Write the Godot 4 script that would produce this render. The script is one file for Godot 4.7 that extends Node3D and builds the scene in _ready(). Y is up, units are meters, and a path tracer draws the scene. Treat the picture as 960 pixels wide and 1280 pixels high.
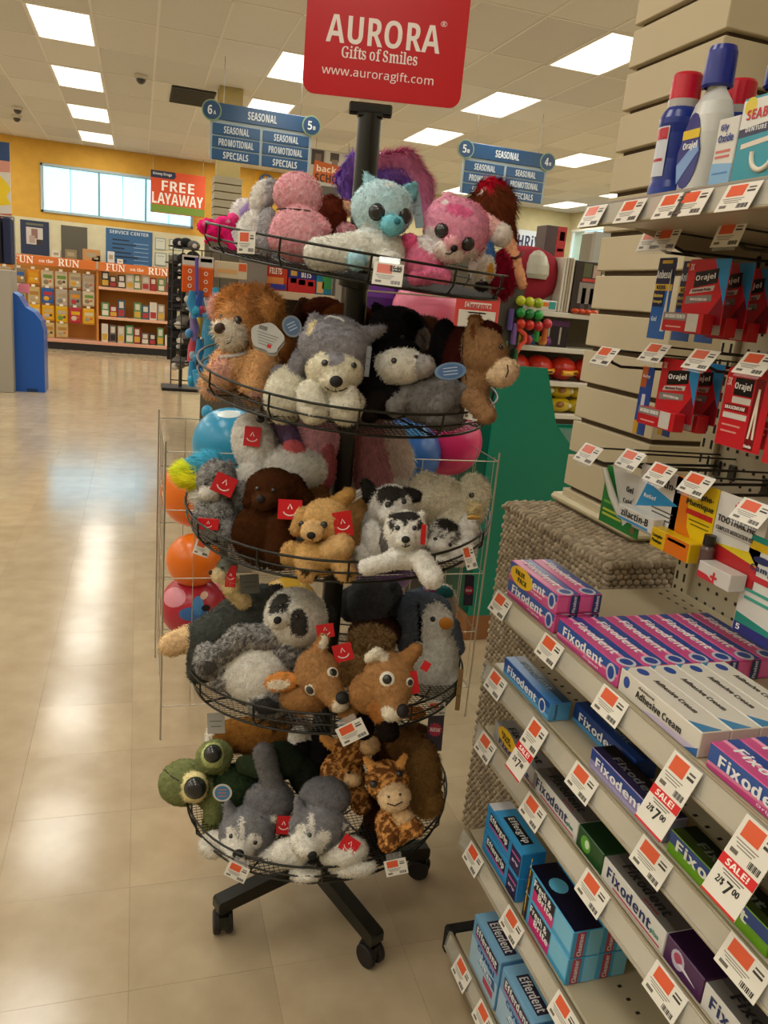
extends Node3D
# ---------------------------------------------------------------- camera model
const FOCAL := 977.9
const EYE := Vector3(0, 1.45, 0)
var cr: Vector3
var cu: Vector3
var cw: Vector3
var M := {}
var names := {}
var rng := RandomNumberGenerator.new()

func lens_basis() -> void:
	var y := deg_to_rad(18.21)
	var p := deg_to_rad(15.143)
	var r := deg_to_rad(5.411)
	cw = Vector3(sin(y) * cos(p), -sin(p), -cos(y) * cos(p))
	var r0 := Vector3(cos(y), 0, sin(y))
	var u0 := r0.cross(cw)
	cr = r0 * cos(r) + u0 * sin(r)
	cu = u0 * cos(r) - r0 * sin(r)

func ray(px: float, py: float) -> Vector3:
	return cr * ((px - 480.0) / FOCAL) + cu * ((640.0 - py) / FOCAL) + cw
func at_x(px: float, py: float, x: float) -> Vector3:
	var d := ray(px, py)
	return EYE + d * ((x - EYE.x) / d.x)
func at_y(px: float, py: float, y: float) -> Vector3:
	var d := ray(px, py)
	return EYE + d * ((y - EYE.y) / d.y)
func at_z(px: float, py: float, z: float) -> Vector3:
	var d := ray(px, py)
	return EYE + d * ((z - EYE.z) / d.z)
func at_d(px: float, py: float, d: float) -> Vector3:
	return EYE + ray(px, py) * d

# ---------------------------------------------------------------- mesh collector
class MB:
	var v := PackedVector3Array()
	var n := PackedVector3Array()
	var c := PackedColorArray()
	var ix := PackedInt32Array()
	var uv := PackedVector2Array()
	var t := Transform3D()
	func lin(col: Color) -> Color:
		return col.srgb_to_linear()
	func put(p: Vector3, nn: Vector3, col: Color) -> int:
		v.append(t * p)
		n.append((t.basis * nn).normalized())
		c.append(col)
		return v.size() - 1
	func poly(pts: Array, col: Color, from = null) -> void:
		# flat convex polygon; from: an inner point that the face looks away from
		var nn: Vector3 = (pts[1] - pts[0]).cross(pts[2] - pts[0])
		if nn.length_squared() < 1e-18 and pts.size() > 3:
			nn = (pts[2] - pts[0]).cross(pts[3] - pts[0])
		nn = nn.normalized()
		var q := pts
		if from != null and nn.dot(pts[0] - from) < 0.0:
			q = pts.duplicate()
			q.reverse()
			nn = -nn
		var l := lin(col)
		var b := v.size()
		for p in q:
			put(p, nn, l)
		for k in range(1, q.size() - 1):
			ix.append_array([b, b + k + 1, b + k])
	func box(o: Vector3, s: Vector3, col: Color, bev := 0.0) -> void:
		var h := s * 0.5
		if bev <= 0.0:
			for a in 3:
				for sg in [-1.0, 1.0]:
					var q := []
					for k in [[-1, -1], [1, -1], [1, 1], [-1, 1]]:
						var p := Vector3()
						p[a] = sg * h[a]
						p[(a + 1) % 3] = k[0] * h[(a + 1) % 3]
						p[(a + 2) % 3] = k[1] * h[(a + 2) % 3]
						q.append(o + p)
					poly(q, col, o)
			return
		var b := minf(bev, minf(h.x, minf(h.y, h.z)) * 0.95)
		for a in 3:
			var e := (a + 1) % 3
			var f := (a + 2) % 3
			for sg in [-1.0, 1.0]:
				var q := []
				for k in [[-1, -1], [1, -1], [1, 1], [-1, 1]]:
					var p := Vector3()
					p[a] = sg * h[a]
					p[e] = k[0] * (h[e] - b)
					p[f] = k[1] * (h[f] - b)
					q.append(o + p)
				poly(q, col, o)
				for s2 in [-1.0, 1.0]:
					var p1 := Vector3()
					p1[a] = sg * h[a]
					p1[e] = s2 * (h[e] - b)
					p1[f] = h[f] - b
					var p2 := p1
					p2[f] = -p1[f]
					var p3 := p2
					p3[a] = sg * (h[a] - b)
					p3[e] = s2 * h[e]
					var p4 := p3
					p4[f] = p1[f]
					poly([o + p1, o + p2, o + p3, o + p4], col, o)
		for sx in [-1.0, 1.0]:
			for sy in [-1.0, 1.0]:
				for sz in [-1.0, 1.0]:
					var g := Vector3(sx, sy, sz)
					poly([o + g * Vector3(h.x, h.y - b, h.z - b), o + g * Vector3(h.x - b, h.y, h.z - b), o + g * Vector3(h.x - b, h.y - b, h.z)], col, o)
	func tube(pts: Array, r, col: Color, sides := 6, closed := false, caps := true) -> void:
		var m := pts.size()
		var l := lin(col)
		var b0 := v.size()
		var up := Vector3.UP
		var d0: Vector3 = (pts[1] - pts[0]).normalized()
		if absf(d0.dot(up)) > 0.9:
			up = Vector3.RIGHT
		for i in m:
			var a: Vector3 = pts[(i - 1 + m) % m] if closed or i > 0 else pts[0]
			var z: Vector3 = pts[(i + 1) % m] if closed or i < m - 1 else pts[m - 1]
			var d: Vector3 = (z - a).normalized()
			var s := d.cross(up).normalized()
			up = s.cross(d).normalized()
			var rr: float = r[i] if r is Array else r
			for k in sides:
				var an := TAU * k / sides
				var nn := s * cos(an) + up * sin(an)
				put(pts[i] + nn * rr, nn, l)
		var e := m if closed else m - 1
		for i in e:
			for k in sides:
				var p := b0 + i * sides + k
				var q := b0 + i * sides + (k + 1) % sides
				var p2 := b0 + ((i + 1) % m) * sides + k
				var q2 := b0 + ((i + 1) % m) * sides + (k + 1) % sides
				ix.append_array([p, q, p2, q, q2, p2])
		if caps and not closed:
			for w in [0, m - 1]:
				var d: Vector3 = (pts[0] - pts[1] if w == 0 else pts[m - 1] - pts[m - 2]).normalized()
				var ci := put(pts[w], d, l)
				var ring := []
				for k in sides:
					v.append(v[b0 + w * sides + k])
					n.append((t.basis * d).normalized())
					c.append(l)
					ring.append(v.size() - 1)
				for k in sides:
					if w == 0:
						ix.append_array([ci, ring[(k + 1) % sides], ring[k]])
					else:
						ix.append_array([ci, ring[k], ring[(k + 1) % sides]])
	func lathe(prof: Array, col, seg := 20, o := Vector3.ZERO) -> void:
		# prof: [radius, height(, colour)] from bottom to top, around +y
		var last := Color()
		for i in prof.size() - 1:
			var a = prof[i]
			var b = prof[i + 1]
			var cc: Color = b[2] if b.size() > 2 else (col if col != null else last)
			last = cc
			var l := lin(cc)
			var dn := Vector2(b[1] - a[1], a[0] - b[0])
			if dn.length() < 1e-9:
				continue
			dn = dn.normalized()
			var bi := v.size()
			for k in seg + 1:
				var an := TAU * k / seg
				var u := Vector3(cos(an), 0, sin(an))
				var nn := u * dn.x + Vector3.UP * dn.y
				put(o + u * a[0] + Vector3.UP * a[1], nn, l)
				put(o + u * b[0] + Vector3.UP * b[1], nn, l)
			for k in seg:
				var p := bi + k * 2
				ix.append_array([p, p + 2, p + 1, p + 1, p + 2, p + 3])
	func ell(o: Vector3, r: Vector3, col: Color, nu := 14, nv := 8, bs := Basis.IDENTITY) -> void:
		var l := lin(col)
		var b := v.size()
		for j in nv + 1:
			var ph := PI * j / nv
			for k in nu + 1:
				var th := TAU * k / nu
				var u := Vector3(sin(ph) * cos(th), cos(ph), sin(ph) * sin(th))
				put(o + bs * (u * r), (bs * (u / r)).normalized(), l)
		for j in nv:
			for k in nu:
				var p := b + j * (nu + 1) + k
				var q := p + nu + 1
				ix.append_array([p, q, p + 1, p + 1, q, q + 1])
	func prism(pg: PackedVector2Array, z0: float, z1: float, col: Color, side = null) -> void:
		# polygon in xy, extruded from z0 to z1
		var tr := Geometry2D.triangulate_polygon(pg)
		var l := lin(col)
		for w in 2:
			var z := z1 if w == 0 else z0
			var nn := Vector3(0, 0, 1 if w == 0 else -1)
			var b := v.size()
			for p in pg:
				put(Vector3(p.x, p.y, z), nn, l)
			for k in range(0, tr.size(), 3):
				var a := pg[tr[k]]
				var e := pg[tr[k + 1]]
				var f := pg[tr[k + 2]]
				var ccw := (e - a).cross(f - a) > 0.0
				if ccw == (w == 0):
					ix.append_array([b + tr[k], b + tr[k + 2], b + tr[k + 1]])
				else:
					ix.append_array([b + tr[k], b + tr[k + 1], b + tr[k + 2]])
		var cw2 := Geometry2D.is_polygon_clockwise(pg)
		for k in pg.size():
			var a := pg[k]
			var e := pg[(k + 1) % pg.size()]
			var q := [Vector3(a.x, a.y, z0), Vector3(e.x, e.y, z0), Vector3(e.x, e.y, z1), Vector3(a.x, a.y, z1)]
			if cw2:
				q.reverse()
			poly(q, col if side == null else side)
	func mesh() -> ArrayMesh:
		var a := []
		a.resize(Mesh.ARRAY_MAX)
		a[Mesh.ARRAY_VERTEX] = v
		a[Mesh.ARRAY_NORMAL] = n
		a[Mesh.ARRAY_COLOR] = c
		a[Mesh.ARRAY_INDEX] = ix
		if uv.size() == v.size() and uv.size() > 0:
			a[Mesh.ARRAY_TEX_UV] = uv
		var m := ArrayMesh.new()
		m.add_surface_from_arrays(Mesh.PRIMITIVE_TRIANGLES, a)
		return m

# ---------------------------------------------------------------- scene helpers
func hx(s: String) -> Color:
	return Color.html(s)

func mat(key: String, col := Color.WHITE, rough := 0.6, vc := true) -> StandardMaterial3D:
	if not M.has(key):
		var m := StandardMaterial3D.new()
		m.resource_name = key
		m.albedo_color = col
		m.roughness = rough
		m.vertex_color_use_as_albedo = vc
		M[key] = m
	return M[key]

func numbered(s: String) -> String:
	names[s] = names.get(s, -1) + 1
	return s if names[s] == 0 else "%s_%03d" % [s, names[s]]

func meta(o: Node, label: String, category: String, group := "", kind := "") -> void:
	if label: o.set_meta("label", label)
	if category: o.set_meta("category", category)
	if group: o.set_meta("group", group)
	if kind: o.set_meta("kind", kind)

func thing(called: String, label: String, category: String, at := Vector3.ZERO, bs := Basis.IDENTITY, group := "") -> Node3D:
	var o := Node3D.new()
	o.name = numbered(called)
	o.transform = Transform3D(bs, at)
	add_child(o)
	meta(o, label, category, group)
	return o

func piece(parent: Node, called: String, mb, m: Material, at := Vector3.ZERO, bs := Basis.IDENTITY) -> MeshInstance3D:
	var o := MeshInstance3D.new()
	o.name = called
	o.mesh = mb.mesh() if mb is MB else mb
	o.material_override = m
	o.transform = Transform3D(bs, at)
	parent.add_child(o, true)
	return o

func single(called: String, label: String, category: String, mb, m: Material, at := Vector3.ZERO, bs := Basis.IDENTITY, group := "", kind := "") -> MeshInstance3D:
	var o := piece(self, numbered(called), mb, m, at, bs)
	meta(o, label, category, group, kind)
	return o

func dup(src: Node3D, at: Vector3, bs := Basis.IDENTITY, label := "", group := "") -> Node3D:
	var o: Node3D = src.duplicate()
	o.name = numbered(String(src.name).rstrip("0123456789").trim_suffix("_"))
	add_child(o)
	o.transform = Transform3D(bs, at)
	if label: o.set_meta("label", label)
	if group: o.set_meta("group", group)
	return o

var text_cache := {}
func text_mesh(s: String, face: String, bold: bool) -> TextMesh:
	var key := s + face + str(bold)
	if not text_cache.has(key):
		var f := SystemFont.new()
		f.font_names = PackedStringArray([face])
		f.font_weight = 700 if bold else 400
		var tm := TextMesh.new()
		tm.font = f
		tm.text = s
		tm.font_size = 24
		tm.pixel_size = 0.01
		tm.curve_step = 2.0
		tm.depth = 0.02
		text_cache[key] = tm
	return text_cache[key]

# lettering fitted into w x h metres, centred at `at`, reading along bs.x with bs.y up and bs.z out of the surface
func letters(parent: Node, s: String, w: float, h: float, at: Vector3, bs: Basis, col: Color, face := "Droid Sans", bold := true, called := "lettering", thick := 0.0006) -> MeshInstance3D:
	var tm := text_mesh(s, face, bold)
	var bb := tm.get_aabb()
	var o := MeshInstance3D.new()
	o.name = called
	o.mesh = tm
	o.material_override = mat("ink" + col.to_html(), col, 0.5, false)
	var sc := Vector3(w / maxf(bb.size.x, 1e-4), h / maxf(bb.size.y, 1e-4), thick / 0.02)
	var c0 := bb.get_center()
	o.transform = Transform3D(bs * Basis.from_scale(sc), at - bs * (c0 * sc) + bs.z * thick * 0.5)
	parent.add_child(o, true)
	return o

func noise_tex(freq: float, lo: Color, hi: Color, sd := 1, size := 512, oct := 4, normal := false, bump := 4.0) -> NoiseTexture2D:
	var nz := FastNoiseLite.new()
	nz.seed = sd
	nz.frequency = freq
	nz.fractal_octaves = oct
	var tx := NoiseTexture2D.new()
	tx.width = size
	tx.height = size
	tx.seamless = true
	tx.noise = nz
	if normal:
		tx.as_normal_map = true
		tx.bump_strength = bump
	else:
		var g := Gradient.new()
		g.set_color(0, lo)
		g.set_color(1, hi)
		tx.color_ramp = g
	return tx

const BX := Basis(Vector3(0, 0, 1), Vector3(0, 1, 0), Vector3(-1, 0, 0))   # things that face the aisle (-x); reads along +z

# ---------------------------------------------------------------- room
func materials() -> void:
	mat("flat", Color.WHITE, 0.65)
	mat("gloss", Color.WHITE, 0.28)
	mat("matte", Color.WHITE, 0.92)
	var en := mat("enamel", Color.WHITE, 0.38)
	en.metallic_specular = 0.5
	var st := mat("steel", Color.WHITE, 0.3)
	st.metallic = 0.7
	var ey := mat("eye", Color.WHITE, 0.06)
	ey.clearcoat_enabled = true
	var fl := mat("floor", Color.WHITE, 0.2)
	fl.albedo_texture = noise_tex(0.012, hx("b39f80"), hx("c4b293"), 3, 512, 5)
	fl.uv1_triplanar = true
	fl.uv1_world_triplanar = true
	fl.uv1_scale = Vector3(0.9, 0.9, 0.9)
	fl.roughness = 0.16
	fl.normal_enabled = true
	fl.normal_texture = noise_tex(0.008, Color.BLACK, Color.WHITE, 9, 512, 2, true, 1.2)
	fl.normal_scale = 0.16
	fl.metallic_specular = 0.5
	var ct := mat("ceiling_tile", Color.WHITE, 0.95)
	ct.albedo_texture = noise_tex(0.09, hx("d3d1cc"), hx("e6e5e1"), 5, 512, 3)
	ct.uv1_triplanar = true
	ct.uv1_world_triplanar = true
	ct.uv1_scale = Vector3(1.5, 1.5, 1.5)
	var pw := mat("paint", Color.WHITE, 0.8)
	pw.albedo_texture = noise_tex(0.02, hx("f2f2f2"), hx("ffffff"), 6, 256, 3)
	pw.uv1_triplanar = true
	pw.uv1_world_triplanar = true
	var gl := mat("glass", Color(0.9, 0.97, 1.0, 0.08), 0.03, false)
	gl.transparency = BaseMaterial3D.TRANSPARENCY_ALPHA
	var cl := mat("clear", Color(0.95, 0.97, 1.0, 0.12), 0.1, false)
	cl.transparency = BaseMaterial3D.TRANSPARENCY_ALPHA
	var lamp := mat("lamp", hx("fffdf6"), 0.5, false)
	lamp.emission_enabled = true
	lamp.emission = Color(1.0, 0.97, 0.9)
	lamp.emission_energy_multiplier = LAMP_GLOW
	var pl := mat("plush", Color.WHITE, 1.0)
	pl.metallic_specular = 0.15

const LAMP_GLOW := 1.0
const LAMP_POWER := 0.8
const CEIL := 3.67
const WZ := -16.65

func camera_and_light() -> void:
	lens_basis()
	var cam := Camera3D.new()
	cam.name = "camera"
	cam.fov = rad_to_deg(2.0 * atan(640.0 / FOCAL))
	cam.near = 0.02
	cam.far = 100.0
	cam.transform = Transform3D(Basis(cr, cu, -cw), EYE)
	add_child(cam)
	cam.current = true
	var e := Environment.new()
	e.background_mode = Environment.BG_SKY
	var sm := ProceduralSkyMaterial.new()
	sm.sky_top_color = hx("6fb8e2")
	sm.sky_horizon_color = hx("86d6ec")
	sm.ground_bottom_color = hx("8a8578")
	sm.ground_horizon_color = hx("b9b6ac")
	sm.sky_energy_multiplier = 1.5
	var sk := Sky.new()
	sk.sky_material = sm
	e.sky = sk
	e.tonemap_mode = Environment.TONE_MAPPER_LINEAR
	e.tonemap_exposure = 2.1
	e.sdfgi_enabled = true
	e.ssao_enabled = true
	e.ssil_enabled = true
	var we := WorldEnvironment.new()
	we.name = "surroundings"
	we.environment = e
	add_child(we)

func structure(called: String, mb, m: Material) -> Node3D:
	var o := piece(self, called, mb, m)
	o.set_meta("kind", "structure")
	return o

func room() -> void:
	# floor: slab with vinyl tiles laid on it
	var mb := MB.new()
	mb.box(Vector3(0, -0.1025, -5.5), Vector3(19, 0.2, 24), hx("a8977a"))
	var fl := structure("floor", mb, mat("matte"))
	var ts := 0.3048
	var tile_meshes := []
	for k in 4:
		mb = MB.new()
		var cc := Color(1, 1, 1).darkened([0.0, 0.025, 0.045, 0.015][k])
		mb.box(Vector3(0, -0.002, 0), Vector3(ts - 0.0004, 0.004, ts - 0.0004), cc, 0.0003)
		tile_meshes.append(mb.mesh())
	rng.seed = 11
	var rest := MB.new()
	for i in range(-30, 31):
		for j in range(-57, 20):
			var x := i * ts + 0.1444
			var z := j * ts - 0.0164
			if z < WZ:
				continue
			var k := rng.randi() % 4
			var seen := x > -1.75 - 0.02 * z and x < 1.15 and z < -0.9 and z > -8.1 and x > -0.75 + 0.13 * (z + 1.0) - 0.3
			if seen:
				piece(fl, "tile", tile_meshes[k], mat("floor"), Vector3(x, 0, z))
			else:
				var c2 := Color(1, 1, 1).darkened([0.0, 0.025, 0.045, 0.015][k])
				var a := Vector3(x, 0, z)
				var h := ts * 0.5 - 0.0004
				rest.poly([a + Vector3(-h, 0, -h), a + Vector3(-h, 0, h), a + Vector3(h, 0, h), a + Vector3(h, 0, -h)], c2, a - Vector3.UP)
	piece(fl, "tile_field", rest, mat("floor")).set_meta("kind", "stuff")
	# ceiling: deck, hung grid, lay-in tiles
	mb = MB.new()
	mb.box(Vector3(0, CEIL + 0.16, -5.5), Vector3(19, 0.2, 24), hx("b8b0a2"))
	var ce := structure("ceiling", mb, mat("matte"))
	var gx := 0.57
	var gz := 1.09
	var x0 := -0.99
	var z0 := -7.33
	var tm := []
	for k in 3:
		mb = MB.new()
		mb.box(Vector3(0, CEIL + 0.012, 0), Vector3(gx - 0.012, 0.02, gz - 0.012), Color(1, 1, 1).darkened(0.03 * k), 0.004)
		tm.append(mb.mesh())
	var field := MB.new()
	var bars := 0
	for i in range(-15, 19):
		var x := x0 + i * gx
		mb = MB.new()
		mb.box(Vector3(x, CEIL + 0.001, -5.5), Vector3(0.024, 0.006, 23), hx("e4e2dc"))
		mb.box(Vector3(x, CEIL + 0.03, -5.5), Vector3(0.003, 0.05, 23), hx("d8d4cc"))
		piece(ce, "grid_runner", mb, mat("flat"))
		for j in range(-9, 13):
			var z := z0 + j * gz
			var lit := posmod(i, 4) == 0 and posmod(j, 2) == 1 and z < 3.5 and not (i == 4 and z > -6.0)
			if lit or z - gz < -17.5:
				continue
			var at := Vector3(x + gx * 0.5, 0, z - gz * 0.5)
			var d := at + Vector3(0, CEIL, 0) - EYE
			var dz := d.dot(cw)
			var px := 480 + FOCAL * d.dot(cr) / dz
			var py := 640 - FOCAL * d.dot(cu) / dz
			if dz > 0.5 and px > -60 and px < 860 and py > -80:
				piece(ce, "ceiling_panel", tm[rng.randi() % 3], mat("ceiling_tile"), at)
			else:
				field.box(at + Vector3(0, CEIL + 0.012, 0), Vector3(gx - 0.012, 0.02, gz - 0.012), Color.WHITE)
	for j in range(-9, 13):
		mb = MB.new()
		mb.box(Vector3(0, CEIL + 0.0005, z0 + j * gz), Vector3(19, 0.005, 0.024), hx("e4e2dc"))
		piece(ce, "grid_crossbar", mb, mat("flat"))
	piece(ce, "ceiling_panel_field", field, mat("ceiling_tile")).set_meta("kind", "stuff")
	# walls
	var yel := hx("d8a844")
	var bei := hx("d9d2b0")
	mb = MB.new()
	var zc := WZ - 0.15
	mb.box(Vector3(-5.615, 2.99, zc), Vector3(7.77, 1.36, 0.3), yel)
	mb.box(Vector3(2.13, 2.99, zc), Vector3(2.24, 1.36, 0.3), yel)
	mb.box(Vector3(-0.36, 2.37, zc), Vector3(2.74, 0.12, 0.3), yel)
	mb.box(Vector3(-0.36, 3.475, zc), Vector3(2.74, 0.39, 0.3), yel)
	mb.box(Vector3(-3.125, 1.155, zc), Vector3(12.75, 2.31, 0.3), bei)
	mb.box(Vector3(6.25, 1.835, zc), Vector3(6.0, 3.67, 0.3), hx("cfc59c"))
	structure("wall_back", mb, mat("paint"))
	mb = MB.new()
	mb.box(Vector3(9.35, 1.165, -5.5), Vector3(0.3, 2.33, 23), hx("cfc59c"))
	mb.box(Vector3(9.35, 3.49, -5.5), Vector3(0.3, 0.36, 23), hx("cfc59c"))
	mb.box(Vector3(9.35, 2.82, -16.57), Vector3(0.3, 0.98, 0.2), hx("cfc59c"))
	mb.box(Vector3(9.35, 2.82, -3.6), Vector3(0.3, 0.98, 19.4), hx("cfc59c"))
	structure("wall_right", mb, mat("paint"))
	mb = MB.new()
	mb.box(Vector3(-9.35, 1.835, -5.5), Vector3(0.3, 3.67, 23), hx("d8d0b4"))
	structure("wall_left", mb, mat("paint"))
	mb = MB.new()
	mb.box(Vector3(0, 1.835, 6.15), Vector3(19, 3.67, 0.3), hx("d8d0b4"))
	structure("wall_front", mb, mat("paint"))
	mb = MB.new()
	mb.box(Vector3(-3, 0.06, WZ + 0.012), Vector3(12, 0.12, 0.02), hx("4a3d33"), 0.004)
	structure("baseboard_back", mb, mat("flat"))
	# clerestory window in the yellow wall
	var fr := hx("a9bcc4")
	mb = MB.new()
	for y in [2.43 + 0.025, 3.28 - 0.025]:
		mb.box(Vector3(-0.36, y, WZ - 0.02), Vector3(2.74, 0.05, 0.1), fr, 0.006)
	for x in [-1.705, 0.985]:
		mb.box(Vector3(x, 2.855, WZ - 0.02), Vector3(0.05, 0.85, 0.1), fr, 0.006)
	var w1 := structure("window_1", mb, mat("flat"))
	for x in [-0.72, 0.12]:
		mb = MB.new()
		mb.box(Vector3(x, 2.855, WZ - 0.02), Vector3(0.035, 0.8, 0.08), hx("7f97a3"), 0.005)
		piece(w1, "mullion", mb, mat("flat"))
	for x in [-1.22, -0.3, 0.55]:
		mb = MB.new()
		mb.box(Vector3(x, 2.855, WZ - 0.03), Vector3(0.014, 0.8, 0.03), hx("9cb4bf"))
		piece(w1, "muntin", mb, mat("flat"))
	for q in [[-1.21, 0.94], [-0.3, 0.8], [0.55, 0.82]]:
		mb = MB.new()
		mb.box(Vector3(q[0], 2.855, WZ - 0.04), Vector3(q[1], 0.78, 0.006), Color.WHITE)
		piece(w1, "pane", mb, mat("glass"))
	mb = MB.new()
	for y in [2.355, 3.285]:
		mb.box(Vector3(9.21, y, -14.9), Vector3(0.06, 0.05, 3.2), hx("e8e8e2"), 0.006)
	for z in [-16.44, -14.9, -13.36]:
		mb.box(Vector3(9.21, 2.82, z), Vector3(0.06, 0.93, 0.05), hx("e8e8e2"), 0.006)
	var w2 := structure("window_2", mb, mat("flat"))
	for z in [-15.67, -14.13]:
		mb = MB.new()
		mb.box(Vector3(9.24, 2.82, z), Vector3(0.006, 0.9, 1.5), Color.WHITE)
		piece(w2, "pane", mb, mat("glass"))
	# fluorescent troffers
	var fx: Node3D = null
	for i in range(-12, 17, 4):
		for j in range(-7, 12, 2):
			var z := z0 + j * gz - gz * 0.5
			var x := x0 + i * gx + gx * 0.5
			if z > 2.5 or z - gz * 0.5 < WZ or absf(x) > 8.7 or (i == 4 and z > -6.5):
				continue
			if fx == null:
				fx = thing("ceiling_light", "recessed white fluorescent panel light in the dropped ceiling", "light", Vector3(x, CEIL, z), Basis.IDENTITY, "ceiling panel lights")
				mb = MB.new()
				for s in [-1.0, 1.0]:
					mb.box(Vector3(s * (gx * 0.5 - 0.018), 0.006, 0), Vector3(0.02, 0.03, gz - 0.014), hx("f0efe9"), 0.003)
					mb.box(Vector3(0, 0.006, s * (gz * 0.5 - 0.018)), Vector3(gx - 0.056, 0.03, 0.02), hx("f0efe9"), 0.003)
				mb.box(Vector3(0, 0.045, 0), Vector3(gx - 0.02, 0.04, gz - 0.02), hx("d0d0cc"))
				piece(fx, "frame", mb, mat("flat"))
				mb = MB.new()
				mb.box(Vector3(0, 0.008, 0), Vector3(gx - 0.056, 0.008, gz - 0.056), Color.WHITE, 0.002)
				piece(fx, "diffuser", mb, mat("lamp"))
				var al := AreaLight3D.new()
				al.name = "lamp_light"
				al.area_size = Vector2(gx - 0.06, gz - 0.06)
				al.light_color = Color(1.0, 0.985, 0.945)
				al.light_energy = LAMP_POWER
				al.area_range = 30.0
				al.area_attenuation = 2.0
				al.shadow_enabled = true
				al.transform = Transform3D(Basis(Vector3.RIGHT, -PI / 2), Vector3(0, -0.004, 0))
				fx.add_child(al)
			else:
				dup(fx, Vector3(x, CEIL, z))

# ---------------------------------------------------------------- plush rack
const POLE := Vector3(0.42, 0, -1.59)
const TIERS := [[1.542, 0.300, -0.055, -0.09], [1.299, 0.309, -0.021, -0.121], [1.024, 0.325, 0.04, -0.085], [0.652, 0.309, 0.012, 0.10], [0.337, 0.308, 0.05, 0.002]]

func on_plane(px: float, py: float, o: Vector3, nn: Vector3) -> Vector3:
	var d := ray(px, py)
	return EYE + d * ((o - EYE).dot(nn) / d.dot(nn))

func ring(r: float, y: float, m := 56) -> Array:
	var a := []
	for k in m:
		a.append(Vector3(cos(TAU * k / m) * r, y, sin(TAU * k / m) * r))
	return a

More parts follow.
